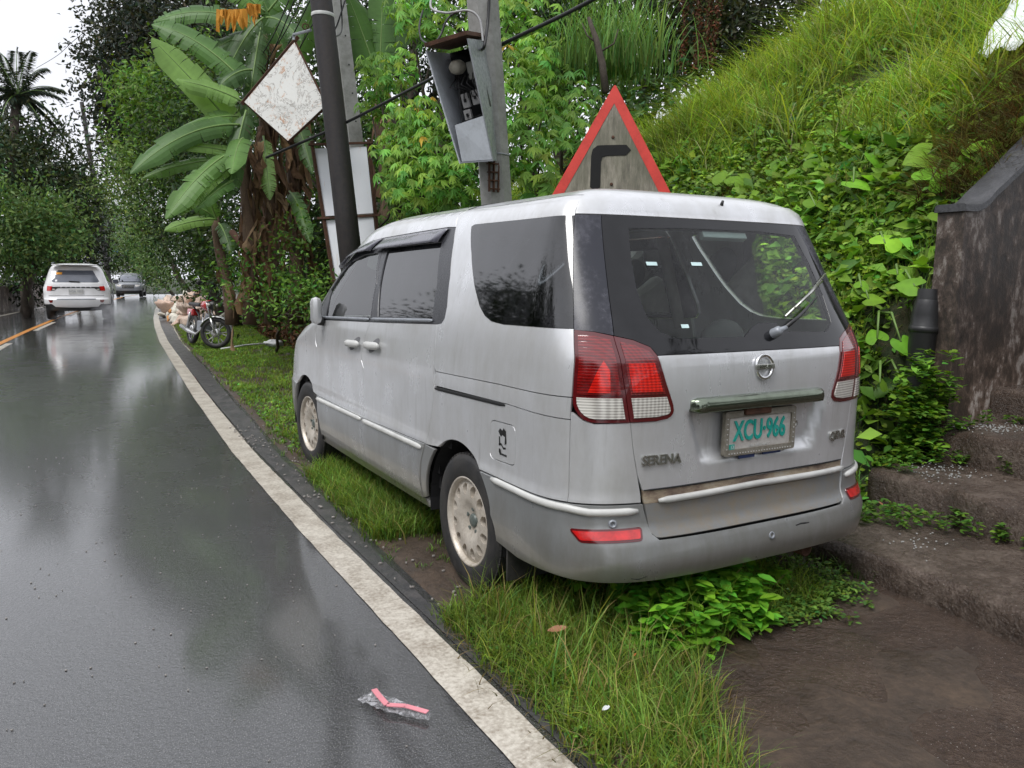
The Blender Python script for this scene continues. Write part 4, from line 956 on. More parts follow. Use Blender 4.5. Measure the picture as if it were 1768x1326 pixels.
# ================================================================ FOLIAGE BUILDERS
def leafset(C,Dn,L,Wd,colr,fold=.35,rngg=rng,up=None,hi=False):
    """diamond folded leaves: C centres, Dn directions"""
    n=len(C); Dn=Dn/np.linalg.norm(Dn,axis=1,keepdims=True); r=rngg.normal(size=(n,3)) if up is None else up+rngg.normal(size=(n,3))*.35
    s=np.cross(Dn,r); s/=np.linalg.norm(s,axis=1,keepdims=True)+1e-9; u=np.cross(s,Dn)
    L=np.broadcast_to(L,(n,))[:,None]; Wd=np.broadcast_to(Wd,(n,))[:,None]
    if hi:
        P6=[(-.5,0,0),(-.30,.36,.6),(.02,.50,.8),(.30,.26,.35),(.5,0,-.35),(.30,-.26,.35),(.02,-.50,.8),(-.30,-.36,.6),(-.02,0,0)]
        V=np.stack([C+Dn*L*x+s*Wd*y+u*Wd*fold*z*.6 for x,y,z in P6],1).reshape(-1,3); i=np.arange(n)[:,None]*9
        F=np.concatenate([i+[8,(k+1)%8,k] for k in range(8)],0); cc=np.repeat(colr,9,axis=0).reshape(n,9,3); cc[:,8]*=1.12; cc[:,1:4]*=.94; return V,F,cc.reshape(-1,3)
    b=C-Dn*L*.5; t=C+Dn*L*.5-u*L*.12; m=C-Dn*L*.06; l=m+s*Wd*.5+u*Wd*fold*.5; r_=m-s*Wd*.5+u*Wd*fold*.5
    V=np.stack([b,l,t,r_],1).reshape(-1,3); i=np.arange(n)[:,None]*4; F=np.concatenate([i+[0,2,1],i+[0,3,2]],0); return V,F,np.repeat(colr,4,axis=0)
def cols(n,c,var=.3,light=None,rngg=rng):
    c=np.array(c); k=np.exp(rngg.normal(size=(n,1))*var); o=c*k; hue=rngg.normal(size=(n,1))*.12; o[:,0:1]*=1+hue*1.5; o[:,2:3]*=1-hue
    if light is not None: f=rngg.random((n,1))<light[1]; o=np.where(f,np.array(light[0])*np.exp(rngg.normal(size=(n,1))*.15),o)
    return np.clip(o,0,1)
def clumps(cl,per,leaf,c,var=.3,light=None,seed=0,flat=1.0,droop=.3,shell=.55,aspect=.45,density=None):
    R=np.random.default_rng(seed); VV=[];FF=[];CC=[];o=0
    for k,(p,r) in enumerate(cl):
        rr=np.array(r if hasattr(r,'__len__') else (r,r,r)); n=int(per*1.7*(np.prod(rr)**(2/3)))
        # sub-clusters make an uneven outline
        ns=max(6,int(n/38)); d=R.normal(size=(ns,3)); d/=np.linalg.norm(d,axis=1,keepdims=True); sc=np.array(p)+d*rr*(shell+(1.12-shell)*R.random((ns,1))**.7)
        w=R.integers(0,ns,n); sz=.20*rr.mean()+.12; P_=sc[w]+R.normal(size=(n,3))*sz*np.array([1,1,.7])
        Dn=R.normal(size=(n,3))+(P_-np.array(p))/rr.mean()*.6; Dn[:,2]-=droop
        tone=np.exp(R.normal(size=(ns,1))*.22)[w]; c_=cols(n,c,var,light,R)*tone
        v,f,cc=leafset(P_,Dn,leaf*R.uniform(.6,1.3,n),leaf*aspect*R.uniform(.7,1.2,n),c_,rngg=R); VV.append(v);FF.append(f+o);CC.append(cc);o+=len(v)
    return np.concatenate(VV),np.concatenate(FF),np.concatenate(CC)
def limb(mb,a,b,r0,r1,seed=0,n=6,wob=.06):
    R=random.Random(seed); a=Vector(a); b=Vector(b); L=(b-a).length; pts=[];rr=[]
    for i in range(n+1):
        t=i/n; p=a.lerp(b,t)+Vector((R.uniform(-1,1),R.uniform(-1,1),R.uniform(-.5,.5)))*wob*L*sin(pi*t); pts.append(p); rr.append(r0+(r1-r0)*t)
    mb.tube(pts,rr,7)
def tree(base,clp,label,c=(.03,.055,.018),leaf=.14,per=900,trunk=.16,light=None,group=None,cat='tree',seed=0,name='tree',var=.3,trunks=None,droop=.3,shell=.5,aspect=.45,bark='bark'):
    bx,by=base[0],base[1]; base=(bx,by,float(ground(bx,by)) if bx>float(vedge(by)) else float(RZ(by))-.1); t=empty(name,base,label,cat,group); mb=MB(); top=Vector(np.mean([p for p,r in clp],axis=0))
    fork=Vector(base).lerp(top,.5); limb(mb,base,fork,trunk,trunk*.7,seed,5,.05)
    for i,(p,r) in enumerate(clp[:9]): limb(mb,fork,p,trunk*.5,trunk*.12,seed+i+1,5,.1)
    if trunks:
        for a,b,r in trunks: limb(mb,a,b,r,r*.6,seed+77,6,.03)
    mb.build('trunk',M[bark],t,smooth=True)
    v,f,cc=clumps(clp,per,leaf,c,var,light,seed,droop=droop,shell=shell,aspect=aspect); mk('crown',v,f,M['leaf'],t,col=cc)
    return t
def blades(P_,H,Wd,lean,colr,seg=3,R=rng,tipc=1.25):
    n=len(P_); a=R.uniform(0,2*pi,n); d=np.stack([np.cos(a),np.sin(a),np.zeros(n)],1); s=np.stack([-np.sin(a),np.cos(a),np.zeros(n)],1)
    b=a+R.normal(size=n)*.8; s2=np.stack([-np.sin(b),np.cos(b),np.zeros(n)],1); H=np.broadcast_to(H,(n,)); lean=np.broadcast_to(lean,(n,)); W_=np.broadcast_to(Wd,(n,))
    V=[];C=[]
    for k in range(seg+1):
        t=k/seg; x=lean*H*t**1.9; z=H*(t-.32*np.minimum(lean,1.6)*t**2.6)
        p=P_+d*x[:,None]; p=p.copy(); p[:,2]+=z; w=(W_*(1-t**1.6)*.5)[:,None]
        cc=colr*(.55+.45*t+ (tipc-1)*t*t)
        if k<seg: V+= [p-s2*w,p+s2*w]; C+=[cc,cc]
        else: V+=[p]; C+=[cc]
    m=2*seg+1; V=np.stack(V,1).reshape(-1,3); C=np.stack(C,1).reshape(-1,3); i=np.arange(n)[:,None]*m; F=[]
    for k in range(seg-1): F+=[i+[2*k,2*k+1,2*k+3],i+[2*k,2*k+3,2*k+2]]
    F+=[i+[2*seg-2,2*seg-1,2*seg]]; return V,np.concatenate(F,0),np.clip(C,0,1)
def drop(x,y,dz=0): return np.stack([x,y,ground(x,y)+dz],1)
def grasspatch(name,n,region,h,w,c,lean=(.2,1.1),tuft=.05,pt=14,light=None,seed=0,keep=None,kind='stuff',label='',cat='grass',var=.28):
    R=np.random.default_rng(seed); nt_=n//pt; x=R.uniform(region[0],region[1],nt_); y=R.uniform(region[2],region[3],nt_)
    if keep is not None: k=keep(x,y,R); x,y=x[k],y[k]
    nt_=len(x); w_=np.repeat(np.arange(nt_),pt); th=R.uniform(.55,1.25,nt_); n=len(w_)
    X=x[w_]+R.normal(size=n)*tuft; Y=y[w_]+R.normal(size=n)*tuft; hh=h*th[w_]*R.uniform(.45,1.15,n)
    if callable(h): pass
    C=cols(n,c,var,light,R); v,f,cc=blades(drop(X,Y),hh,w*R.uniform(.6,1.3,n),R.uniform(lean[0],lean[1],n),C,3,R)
    return tag(mk(name,v,f,M['blade'],col=cc),label,cat,kind='stuff')
# ================================================================ GRASS
G1=(.20,.31,.045); Y1=((.30,.27,.09),.10)
def kv(x,y,R):   # grassy wedge on the verge behind the van
    right=np.interp(y,[-6,-3,-1.9,-1.58,-1.25,-1.02,-.93],[-1.04,-.96,-.90,-.76,-.54,-.36,-.05]); k=(x>vedge(y)-.01)&((y>-.93)|(x<right))&(x<.55)
    k&=~((y>-.25)&(y<.45)&(x<-.62)&(x>-1.0)); return k&(fbm(x,y,61,3,2.2)+R.normal(size=len(x))*.35>-.75)
grasspatch('verge_thatch',16000,(-1.15,.5,-2.6,-.20),.07,.005,(.17,.15,.06),lean=(.8,2.4),seed=81,keep=kv,light=((.30,.22,.12),.3),tuft=.05,pt=12,label='flattened yellowish thatch lying under the verge grass')
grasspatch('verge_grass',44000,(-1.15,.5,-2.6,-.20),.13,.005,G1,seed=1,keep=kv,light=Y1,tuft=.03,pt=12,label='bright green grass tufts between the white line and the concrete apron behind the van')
grasspatch('tall_verge_grass',5200,(-1.0,-.1,-1.9,-.25),.25,.006,(.20,.32,.055),lean=(.1,.9),seed=2,keep=lambda x,y,R:kv(x,y,R)&(R.random(len(x))<.55),light=((.42,.33,.13),.20),tuft=.025,pt=9,label='taller grass stalks with dry straw among the verge grass')
def kb(x,y,R): return (x>vedge(y)+.02)&(fbm(x,y,62,3,1.6)+R.normal(size=len(x))*.2>.12)
grasspatch('grass_beside_van',11000,(-1.05,-.62,.75,2.35),.15,.006,(.18,.29,.05),seed=3,keep=lambda x,y,R:(x>vedge(y)+.06)&(fbm(x,y,66,2,1.2)>-.5),light=Y1,tuft=.03,label='grass growing along the sill between the van wheels')
grasspatch('sparse_grass',2600,(-1.1,-.5,.3,4.2),.05,.005,(.15,.25,.05),seed=4,keep=kb,tuft=.02,pt=10,label='sparse short grass on the wet soil edge')
grasspatch('under_van_grass',9000,(-.6,1.15,-1.0,1.2),.09,.006,(.08,.15,.025),seed=5,keep=lambda x,y,R:(y>-.9),tuft=.05,label='low grass under the van with the shade put into its dark colour')  # green darkened so the blades carry the van's shade
def kf(x,y,R): return (x>vedge(y)+.10)&(x<foot(y)+.4)&(fbm(x,y,63,3,.9)+R.normal(size=len(x))*.3> -.45-.16*(y-5))
grasspatch('far_verge_grass',100000,(-1.0,2.6,3.0,22),.065,.009,(.22,.36,.055),seed=6,keep=kf,light=((.22,.20,.06),.12),tuft=.05,pt=14,label='mown grass verge beyond the van under the motorcycle')

# ================================================================ POLES, SIGNS, METER BOX
def along(a,b,z): a=Vector(a); b=Vector(b); return a+(b-a)*((z-a.z)/(b.z-a.z))
def pole(name,a,b,r0,r1,mat,label,n=12,top=7.5,group=None):
    p0=along(a,b,-.2); p1=along(a,b,top); t=empty(name,p0,label,'pole',group); mb=MB()
    mb.tube([p0,p0.lerp(p1,.33),p0.lerp(p1,.66),p1],[r0,r0*.67+r1*.33,r0*.33+r1*.67,r1],n); o=mb.build('pole_shaft',mat,t,smooth=n>10)
    return t,p0,p1
w1a,w1b=(0.899,6.995,1.753),(0.608,7.076,4.869)
t,p0,p1=pole('utility_pole',w1a,w1b,.155,.125,M['wood_pole'],'dark creosoted wooden pole leaning in front of the white panels',18)
mb=MB(); q=along(w1a,w1b,4.62); mb.lathe([(.14,-.02),(.145,0),(.14,.02)],Matrix.Translation(q),20); mb.build('pole_band',M['white_trim'],t,smooth=True)
mb=MB(); a=Vector((0.525,7.234,4.472)); b=Vector((0.371,7.492,4.457)); mb.tube([a,b,b+Vector((0,0,-.06))],.018,6); mb.build('sign_bracket',M['steel_grey'],t)
mb=MB(); c=Vector((0.449,7.222,4.492)); mb.tube([c+Vector((.05*cos(k*.8)*(1-k*.07),0,.05*sin(k*.8)*(1-k*.07))) for k in range(10)],.008,5); mb.build('cable_hook',M['rust'],t)
w2a,w2b=(1.488,4.064,2.192),(1.268,3.961,4.042)
t2,p0,p1=pole('utility_pole',w2a,w2b,.17,.15,M['conc_pole'],'grey concrete pole carrying the open meter box',8)
mb=MB(); 
for z in (2.28,2.36,2.44,2.52):
    q=along(w2a,w2b,z); mb.box((q.x-.09,q.y-.135,q.z),(.11,.05,.012)); 
for dx in (-.14,-.09,-.04): q=along(w2a,w2b,2.4); mb.box((q.x+dx,q.y-.145,q.z),(.012,.03,.30))
mb.build('pole_mesh_patch',M['rust'],t2)
mb=MB(); q=along(w2a,w2b,2.62); mb.lathe([(.172,-.006),(.176,0),(.172,.006)],Matrix.Translation(q),8); mb.build('pole_collar',M['steel_grey'],t2)
w3a,w3b=(1.599,8.836,3.419),(1.368,8.821,5.416)
t3,_,_=pole('utility_pole',w3a,w3b,.16,.13,M['conc_pole'],'pale weathered concrete pole rising just behind the dark wooden pole',4)
mb=MB()
for z in (3.7,4.1,4.5,4.9,5.3): q=along(w3a,w3b,z); mb.lathe([(0,.002),(.013,.002),(.013,0)],mat4((q.x+.02,q.y-.118,q.z),(1,0,0),(0,0,1),(0,-1,0)),8)
mb.build('bolt_holes',M['gap'],t3)
# meter box
t=empty('meter_box',(1.125,3.833,3.097),'open grey electricity meter box with a rusty lid fixed to the concrete pole','meter box')
f=[Vector(p) for p in ((0.603,3.777,3.442),(0.869,3.465,3.515),(1.147,3.491,2.481),(0.947,3.778,2.478))]
b=[Vector(p) for p in ((1.051,4.244,3.589),(1.424,4.051,3.706),(1.380,3.856,2.547),(1.262,4.074,2.547))]
def quadbox(name,c4,off,mat,parent):   # thin slab from four corners
    c4=[Vector(p) for p in c4]; n=(c4[1]-c4[0]).cross(c4[3]-c4[0]).normalized()*off; V=c4+[p+n for p in c4]
    return mk(name,V,[(0,1,2,3),(7,6,5,4),(0,4,5,1),(1,5,6,2),(2,6,7,3),(3,7,4,0)],mat,parent)
M['box_grey']=grimy('pale_grey_box_paint',(.50,.53,.57),(.36,.38,.40),.45,0,6,bump=.05)
quadbox('box_side',[f[0],b[0],b[3],f[3]],.012,M['box_grey'],t); quadbox('box_side',[f[1],b[1],b[2],f[2]],.012,M['galv'],t)
quadbox('box_back',[b[0],b[1],b[2],b[3]],.012,M['black'],t); quadbox('box_floor',[f[3],f[2],b[2],b[3]],.012,M['steel_grey'],t)
up=Vector((0,0,.03)); ex=(f[0]-b[0])*.05
quadbox('lid',[f[0]+ex+up,f[1]+ex+up,b[1]+up,b[0]+up],.035,M['rust'],t)
L=lambda u,v: (f[0].lerp(f[1],u)).lerp(f[3].lerp(f[2],u),v)
Bk=lambda u,v,w: L(u,v).lerp((b[0].lerp(b[1],u)).lerp(b[3].lerp(b[2],u),v),w)
quadbox('lower_cover',[L(.16,.66),L(.98,.62),L(.98,.985),L(.06,.985)],.010,M['box_grey'],t)
quadbox('back_board',[Bk(.08,.05,.85),Bk(.95,.05,.85),Bk(.95,.66,.85),Bk(.08,.66,.85)],.01,M['gap'],t)
fr=MB(); fr.tube([Bk(.42,.30,.25),Bk(.30,.64,.2),Bk(.97,.60,.2),Bk(.9,.3,.3)],.008,5); fr.build('inner_frame',M['gap'],t)
nrm=(f[1]-f[0]).cross(f[3]-f[0]).normalized(); nrm=nrm if nrm.y<0 else -nrm
ux=(f[1]-f[0]).normalized(); uz=nrm.cross(ux)
mt=MB(); mt.lathe([(0,.10),(.05,.095),(.062,.06),(.066,0),(.066,-.05)],mat4(Bk(.38,.17,.45),ux,uz,nrm),20); o=mt.build('meter',simple('cream_meter_case',(.45,.42,.34),.3),t,smooth=True)
mt=MB(); mt.box(Bk(.74,.22,.5),(.12,.05,.16),mat4((0,0,0),ux,-nrm,uz).to_3x3()); mt.build('meter',simple('grey_meter_case',(.32,.32,.29),.4),t,bevel=.012)
cb=simple('pale_breaker',(.42,.41,.40),.5)
for u,v in ((.42,.46),(.70,.45),(.40,.585)):
    q=MB(); q.box(Bk(u,v,.45),(.072,.05,.13 if v<.5 else .10),mat4((0,0,0),ux,-nrm,uz).to_3x3()); br=q.build('breaker',cb,t,bevel=.006)
    q=MB(); q.box(Bk(u,v,.40),(.02,.03,.03),mat4((0,0,0),ux,-nrm,uz).to_3x3()); q.build('switch',M['gap'],br)
q=MB(); q.box(Bk(.90,.46,.5),(.09,.05,.20),mat4((0,0,0),ux,-nrm,uz).to_3x3()); q.build('breaker',M['black'],t,bevel=.006)
for k in range(5):
    R=random.Random(k); q=MB(); q.tube([Bk(.35+.1*k,.25,.4),Bk(.2+.15*k,.33,.2),Bk(.5+.08*k,.38,.3),Bk(.4+.12*k,.44,.4)],.006,5); q.build('wire',M['cable'],t,smooth=True)
def cable(name,pts,r,mat,label,sub=14,cat='cable'):
    P_=[Vector(p) for p in pts]; out=[]
    for i in range(len(P_)-1):
        a,b_=P_[i],P_[i+1]; pa=P_[max(i-1,0)]; pb=P_[min(i+2,len(P_)-1)]
        for k in range(sub): u=k/sub; out.append(.5*((2*a)+(b_-pa)*u+(2*pa-5*a+4*b_-pb)*u*u+(3*a-pa-3*b_+pb)*u**3))
    out.append(P_[-1]); mb=MB(); mb.tube(out,r,6); o=mb.build(name,mat,None,smooth=True); tag(o,label,cat); return o
cable('power_cable',[(0.139,8.204,2.998),(0.770,7.197,3.290),(1.032,6.491,3.429),(1.327,5.075,3.599),(1.497,3.831,3.675),(1.605,2.617,3.723),(1.808,1.605,3.918)],.019,M['cable'],'thick black cable running diagonally across from the dark pole past the meter box')
cable('power_cable',[(0.939,7.121,4.869),(0.839,7.131,4.577),(0.803,7.247,4.447),(1.303,8.426,4.887),(1.220,8.189,5.291)],.010,M['cable'],'thin black cable looped between the dark pole and the pale pole')
cable('service_wire',[(1.255,3.795,4.044),(1.225,3.769,3.775),(1.135,3.665,3.531),(1.201,3.864,3.561)],.014,M['cable'],'black wire dropping down the concrete pole into the meter box')
cable('service_wire',[(0.895,4.249,4.165),(0.813,4.147,3.954),(0.890,3.973,3.868),(1.024,3.780,3.859),(1.112,3.716,3.775),(1.128,3.675,3.574)],.011,M['cable_grey'],'pale grey wire arching over the meter box lid')
cable('service_wire',[(1.047,3.827,3.875),(0.985,3.921,3.880),(0.895,3.960,3.804),(0.830,3.973,3.653),(0.710,3.904,3.527)],.010,M['cable'],'black wire curling down to the lid of the meter box')
cable('service_wire',[(0.911,4.571,4.053),(0.830,4.471,3.867),(0.801,4.346,3.707),(0.754,4.002,3.566)],.009,M['cable'],'black wire bending round the outer corner of the meter box')
cable('overhead_wire',[(-2.936,45.184,11.572),(-1.971,39.934,11.170),(-1.150,34.788,10.912),(1.266,25.321,11.049)],.012,M['cable'],'thin overhead wire crossing the sky above the palm')
for i,(a,b_) in enumerate((((0.322,7.359,4.900),(0.451,9.693,4.714)),((0.379,7.327,4.901),(0.460,9.653,4.496)),((0.455,7.284,4.902),(0.715,10.152,4.897)),((0.541,7.230,4.867),(0.555,9.818,4.414)),((0.577,7.170,4.615),(0.626,9.531,4.323)))):
    cable('guy_wire',[a,tuple((Vector(a)+Vector(b_))/2-Vector((0,0,.05))),b_],.008,M['cable'],['leftmost thin black wire slanting down behind the diamond sign','second thin black wire from the left slanting behind the diamond sign','middle thin black wire slanting down to the banana leaves','fourth thin black wire slanting behind the diamond sign','rightmost thin black wire ending beside the dark pole'][i])
# peeling diamond sign
t=empty('diamond_sign',(0.295,7.777,3.789),'tilted square white sign with peeling paint and rust hung from the dark pole','sign')
c4=[Vector(p) for p in ((0.441,7.740,4.433),(-0.143,8.125,3.684),(0.317,7.724,3.170),(0.733,7.384,3.607))]
n=(c4[1]-c4[0]).cross(c4[3]-c4[0]).normalized(); n=n if n.y<0 else -n
mk('sign_face',[*c4,*[p-n*.012 for p in c4]],[(0,1,2,3),(7,6,5,4),(0,4,5,1),(1,5,6,2),(2,6,7,3),(3,7,4,0)],M['peel'],t)
mb=MB()
for a,b_ in ((0,1),(1,2),(2,3),(3,0)):
    mb.tube([c4[a]-n*.03,c4[b_]-n*.03],.022,4)
mb.build('sign_frame',M['rust'],t)
mb=MB(); e=(c4[1]-c4[0]).normalized(); mb.tube([c4[0]-e*.08-n*.05+Vector((-.02,0,.03)),c4[1]+e*.06-n*.05+Vector((-.02,0,.03))],.035,4); mb.build('sign_beam',M['rust'],t)
# framed white panels
t=empty('panel_board',(1.038,7.770,2.013),'tall rusty frame holding white stained sheets behind the dark pole','board')
pl=[(0.744,8.127,3.208),(1.400,7.642,3.223),(1.424,7.471,2.234),(0.789,7.940,2.194),(0.893,7.747,1.356),(1.445,7.328,1.410)]
pl=[Vector(p) for p in pl]
def sheet(a,b_,c,d,name='white_sheet'): quadbox(name,[a,b_,c,d],.01,M['panelw'],t)
sheet(pl[0]+Vector((.03,0,-.05)),pl[1]+Vector((-.03,0,-.05)),pl[2]+Vector((-.03,0,.03)),pl[3]+Vector((.03,0,.03))); sheet(pl[3]+Vector((.03,0,-.03)),pl[2]+Vector((-.03,0,-.03)),pl[5]+Vector((-.03,0,0)),pl[4]+Vector((.03,0,0)))
for a,b_ in ((pl[0],pl[4]),(pl[1],pl[5])):
    mb=MB(); mb.tube([a+Vector((0,0,.05)),along(a,b_,-.1)],.028,4); mb.build('frame_post',M['rust'],t)
for a,b_ in ((pl[0],pl[1]),(pl[3],pl[2])):
    mb=MB(); e=(b_-a).normalized(); mb.tube([a-e*.05+Vector((0,-.03,0)),b_+e*.05+Vector((0,-.03,0))],.02,4); mb.build('frame_rail',M['rust'],t)
# warning triangle
t=empty('warning_sign',(1.602,2.298,1.709),'red-bordered triangular road sign with a black right-bend arrow on a mossy face','road sign')
O=Vector((1.677,2.466,3.029)); Lf=Vector((1.166,2.695,1.922)); Rt=Vector((2.094,1.937,1.919)); xa=(Rt-Lf).normalized(); up=(O-(Lf+Rt)/2); up=(up-xa*up.dot(xa)).normalized(); nn=xa.cross(up); nn=nn if nn.y<0 else -nn
W2=(Rt-Lf).length; H2=(O-(Lf+Rt)/2).length; mid=(Lf+Rt)/2
TM=mat4(mid,xa,up,-nn if xa.cross(up).dot(nn)<0 else nn); TM=mat4(mid,xa,up,xa.cross(up))
zs=1 if xa.cross(up).y<0 else -1
tri=[(-W2/2,0),(W2/2,0),(0,H2)]; tri=rnd(tri,.03,3)
inn=[( -W2/2+.135,.078),(W2/2-.135,.078),(0,H2-.165)]
def plate_(name,poly,holes,z0,z1,mat,par_):
    V,F=trimesh(poly,holes,.3); E={}; n=len(V)
    for f_ in F:
        for a,b_ in ((f_[0],f_[1]),(f_[1],f_[2]),(f_[2],f_[0])): E[(a,b_)]=1
    bd=[(a,b_) for a,b_ in E if (b_,a) not in E]
    return mk(name,[TM@Vector((x,y,zs*z1)) for x,y in V]+[TM@Vector((x,y,zs*z0)) for x,y in V],F+[tuple(reversed([i+n for i in f_])) for f_ in F]+[(b_,a,a+n,b_+n) for a,b_ in bd],mat,par_)
plate_('sign_face',inset(tri,.004),[],-.004,.0,M['signface'],t); plate_('red_border',tri,[inn],-.002,.004,M['signred'],t)
s_=6.6/1362
ar=[(1018.5,322),(1018.5,268),(1021,256),(1029,249.5),(1040,249),(1079,249),(1087,258),(1079,267),(1046,267.5),(1038,270),(1036,278),(1036,322),(1027,329)]
cx=1055.5; arw=[((x-cx)*s_*.99,(376-y)*s_*.985) for x,y in ar]
plate_('arrow',arw,[],.001,.006,M['signblack'],t)
mb=MB(); pm=mid-nn*-.0; mb.tube([mid+up*(H2*.75)-nn*.05,mid-nn*.05,(mid.x,mid.y+.05,-.1)],.035,10); mb.build('sign_post',M['steel_grey'],t,smooth=True)
for k in (.25,.6):
    mb=MB(); mb.lathe([(0,.012),(.012,.01),(.014,0)],mat4(mid+up*H2*k+nn*.002,xa,up,nn),8); mb.build('sign_bolt',M['rust'],t)
# ================================================================ OTHER CARS
def wheel_simple(root,x,y,r,w,rimmat,n=5):
    A=mat4((x,y,r),(0,1,0) if x>0 else (0,-1,0),(0,0,1),(1 if x>0 else -1,0,0)); mb=MB(); mb.lathe([(r*.66,-w/2),(r*.92,-w/2),(r,-w*.38),(r,w*.38),(r*.92,w/2),(r*.66,w/2),(r*.62,w*.3)],A,36); t=mb.build('wheel',M['rubber'],root,smooth=True)
    mb=MB(); mb.lathe([(r*.64,w*.25),(r*.66,w*.46),(r*.60,w*.44),(r*.56,w*.2)],A,36); mb.lathe([(0,w*.40),(r*.16,w*.38),(r*.18,w*.25)],A,16)
    for i in range(n):
        a=2*pi*i/n
        for da in (-.16,.16): mb.tube([A@Vector((r*.12*cos(a),r*.12*sin(a),w*.34)),A@Vector((r*.62*cos(a+da),r*.62*sin(a+da),w*.36))],r*.05,4)
    mb.build('rim',rimmat,t)
def suv(name,label,col,rimm,loc,rz,white=True,plate='NGA 1052',face=True):
    root=empty(name,(0,0,0),label,'car')
    sh=Shell([(.25,.86),(.45,.93),(.60,.955),(.9,.96),(1.05,.945),(1.15,.91),(1.4,.83),(1.62,.75),(1.72,.69),(1.77,.62)],
      [(.25,-.88),(.38,-.98),(.50,-1.03),(.68,-1.05),(.74,-.99),(.9,-.965),(1.12,-.95),(1.22,-.92),(1.45,-.80),(1.62,-.70),(1.70,-.72),(1.77,-.60)],
      [(.25,3.70),(.45,3.84),(.7,3.86),(.95,3.80),(1.08,3.60),(1.16,2.75),(1.4,2.35),(1.6,2.0),(1.72,1.65),(1.77,1.4)],-.45,3.4,3.4,.55,.85,.955,lambda yf:min(2.9,yf-.7),.02)
    S3=sh.S3; Y=lambda p: [(sh.sy(y,z),z) for y,z in p]
    class Wr:
        def P(s,u,z): return sh.P(u if u>=-S3 else 2*S3+u,z)
        def Nrm(s,u,z): a=s.P(u+2e-3,z)-s.P(u-2e-3,z); b=s.P(u,z+2e-3)-s.P(u,z-2e-3); return a.cross(b).normalized()
    wr=Wr(); kw=dict(step=.09,dstep=.08)
    arch=lambda yc,r,zc,n=18: Y([(yc+r*cos(a),zc+r*sin(a)) for a in [radians(178)*k/n+radians(1) for k in range(n+1)]])
    fa=arch(2.85,.46,.36); ra=arch(0,.46,.36); sR=-.80
    up=lambda a,z: [p for p in a if p[1]>z]
    body=[(sR,.52),(sR,1.16),*Y([(.5,1.17),(1.6,1.15),(2.75,1.12)]),(-S3+.85,1.08),(-S3+.85,.52),*up(fa[::-1],.519),*up(ra[::-1],.519)]
    for side in (0,1):
        mir=lambda pl: [(-a,b) for a,b in reversed(pl)] if side else pl
        panel(sh,'body_side',mir(body),col,root,**kw)
        panel(sh,'sill',mir([(sR,.50),(sR,.34),*Y([(-.47,.34)]),*[p for p in ra[::-1] if p[1]<=.5 and p[0]>sh.sy(0,.4)]]),M['black'],root,**kw)
        panel(sh,'sill',mir([*Y([(.50,.34),(2.34,.34),(2.36,.50),(.49,.50)])]),M['black'],root,off=-.004,**kw)
        win=Y([(-.55,1.20),(-.40,1.52),(.2,1.57),(1.0,1.58),(1.6,1.55),(2.0,1.42),(2.45,1.20)]); 
        panel(sh,'roof_side',mir([(sR,1.16),*Y([(.5,1.17),(1.6,1.15),(2.75,1.12)]),(-S3+.92,1.14),(-S3+.90,1.40),(-S3+.95,1.77),*Y([(1.0,1.77),(.3,1.77)]),(sR,1.77)]),col,root,holes=[mir(win)],**kw)
        panel(sh,'side_window',mir(win),M['dark_glass'],root,off=-.002,**kw)
        for y in (.42,1.42):
            tubeon(sh,'door_seam',[((1 if side else -1)*-sh.sy(y,z)*1.0,z) for z in (.52,.8,1.15)],.006,M['gap'],root,n=4)
        mb=MB(); sx_=1 if side else -1; mb.blob((sx_*1.06,2.25,1.22),(.12,.07,.10),12,8); o=mb.build('wing_mirror',col,root,smooth=True)
        mb=MB(); mb.box((sx_*1.06,2.185,1.22),(.17,.012,.12)); mb.build('mirror_glass',M['pane_pale'],o)
        mb=MB(); mb.tube([(sx_*.68,-.3,1.82),(sx_*.70,.6,1.86),(sx_*.68,1.5,1.83)],.022,6); mb.build('roof_rail',M['steel_grey'],root,smooth=True)
        tubeon(sh,'arch_trim',[(-a if side else a,b) for a,b in ra],.022,M['black'],root,flat=.5,n=6); tubeon(sh,'arch_trim',[(-a if side else a,b) for a,b in fa],.022,M['black'],root,flat=.5,n=6)
    sym=lambda half: half+[(-a,b) for a,b in reversed(half)]; kt=dict(step=.05,dstep=.05)
    tg=panel(sh,'tailgate',sym([(sR,1.16),(sR,.80)]),col,root,holes=[],**kt)
    rw=sym([(-.62,1.60),(-.74,1.25),(-.66,1.215)])
    panel(sh,'tailgate_upper',sym([(sR,1.77),(sR,1.16)]),col,root,holes=[rw],**kt); panel(sh,'rear_window',rw,M['pane_pale'],root,off=-.001,**kt)
    mb=MB(); mb.box((0,-.80,1.765),(1.28,.30,.03),Matrix.Rotation(radians(-4),3,'X')); mb.build('spoiler',col,root,bevel=.012)
    if white:
        band=panel(sh,'tail_band',sym([(-.80,1.075),(-.80,.955),(-.62,.955),(-.52,1.035)]),M['black'],tg,off=.006,depth=.01,gap=0,**kt)
        for k in (-1,1):
            pl=[(-.84,1.10),(-.84,.95),(-.70,.955),(-.68,1.09)]; pl=[(-a,b) for a,b in reversed(pl)] if k>0 else pl
            panel(sh,'tail_lamp',pl,M['refl_red'],root,off=.012,depth=.012,gap=0,**kt)
            pl=[(-.67,1.02),(-.66,.965),(-.60,.97),(-.58,1.01)]; pl=[(-a,b) for a,b in reversed(pl)] if k>0 else pl
            panel(sh,'reverse_lamp',pl,M['lamp_white'],root,off=.012,depth=.008,gap=0,**kt)
            pl=[(-.80,.66),(-.66,.66),(-.68,.58),(-.76,.57)]; pl=[(-a,b) for a,b in reversed(pl)] if k>0 else pl
            panel(sh,'fog_lamp',pl,M['lamp_red'],root,off=.008,depth=.01,gap=0,**kt)
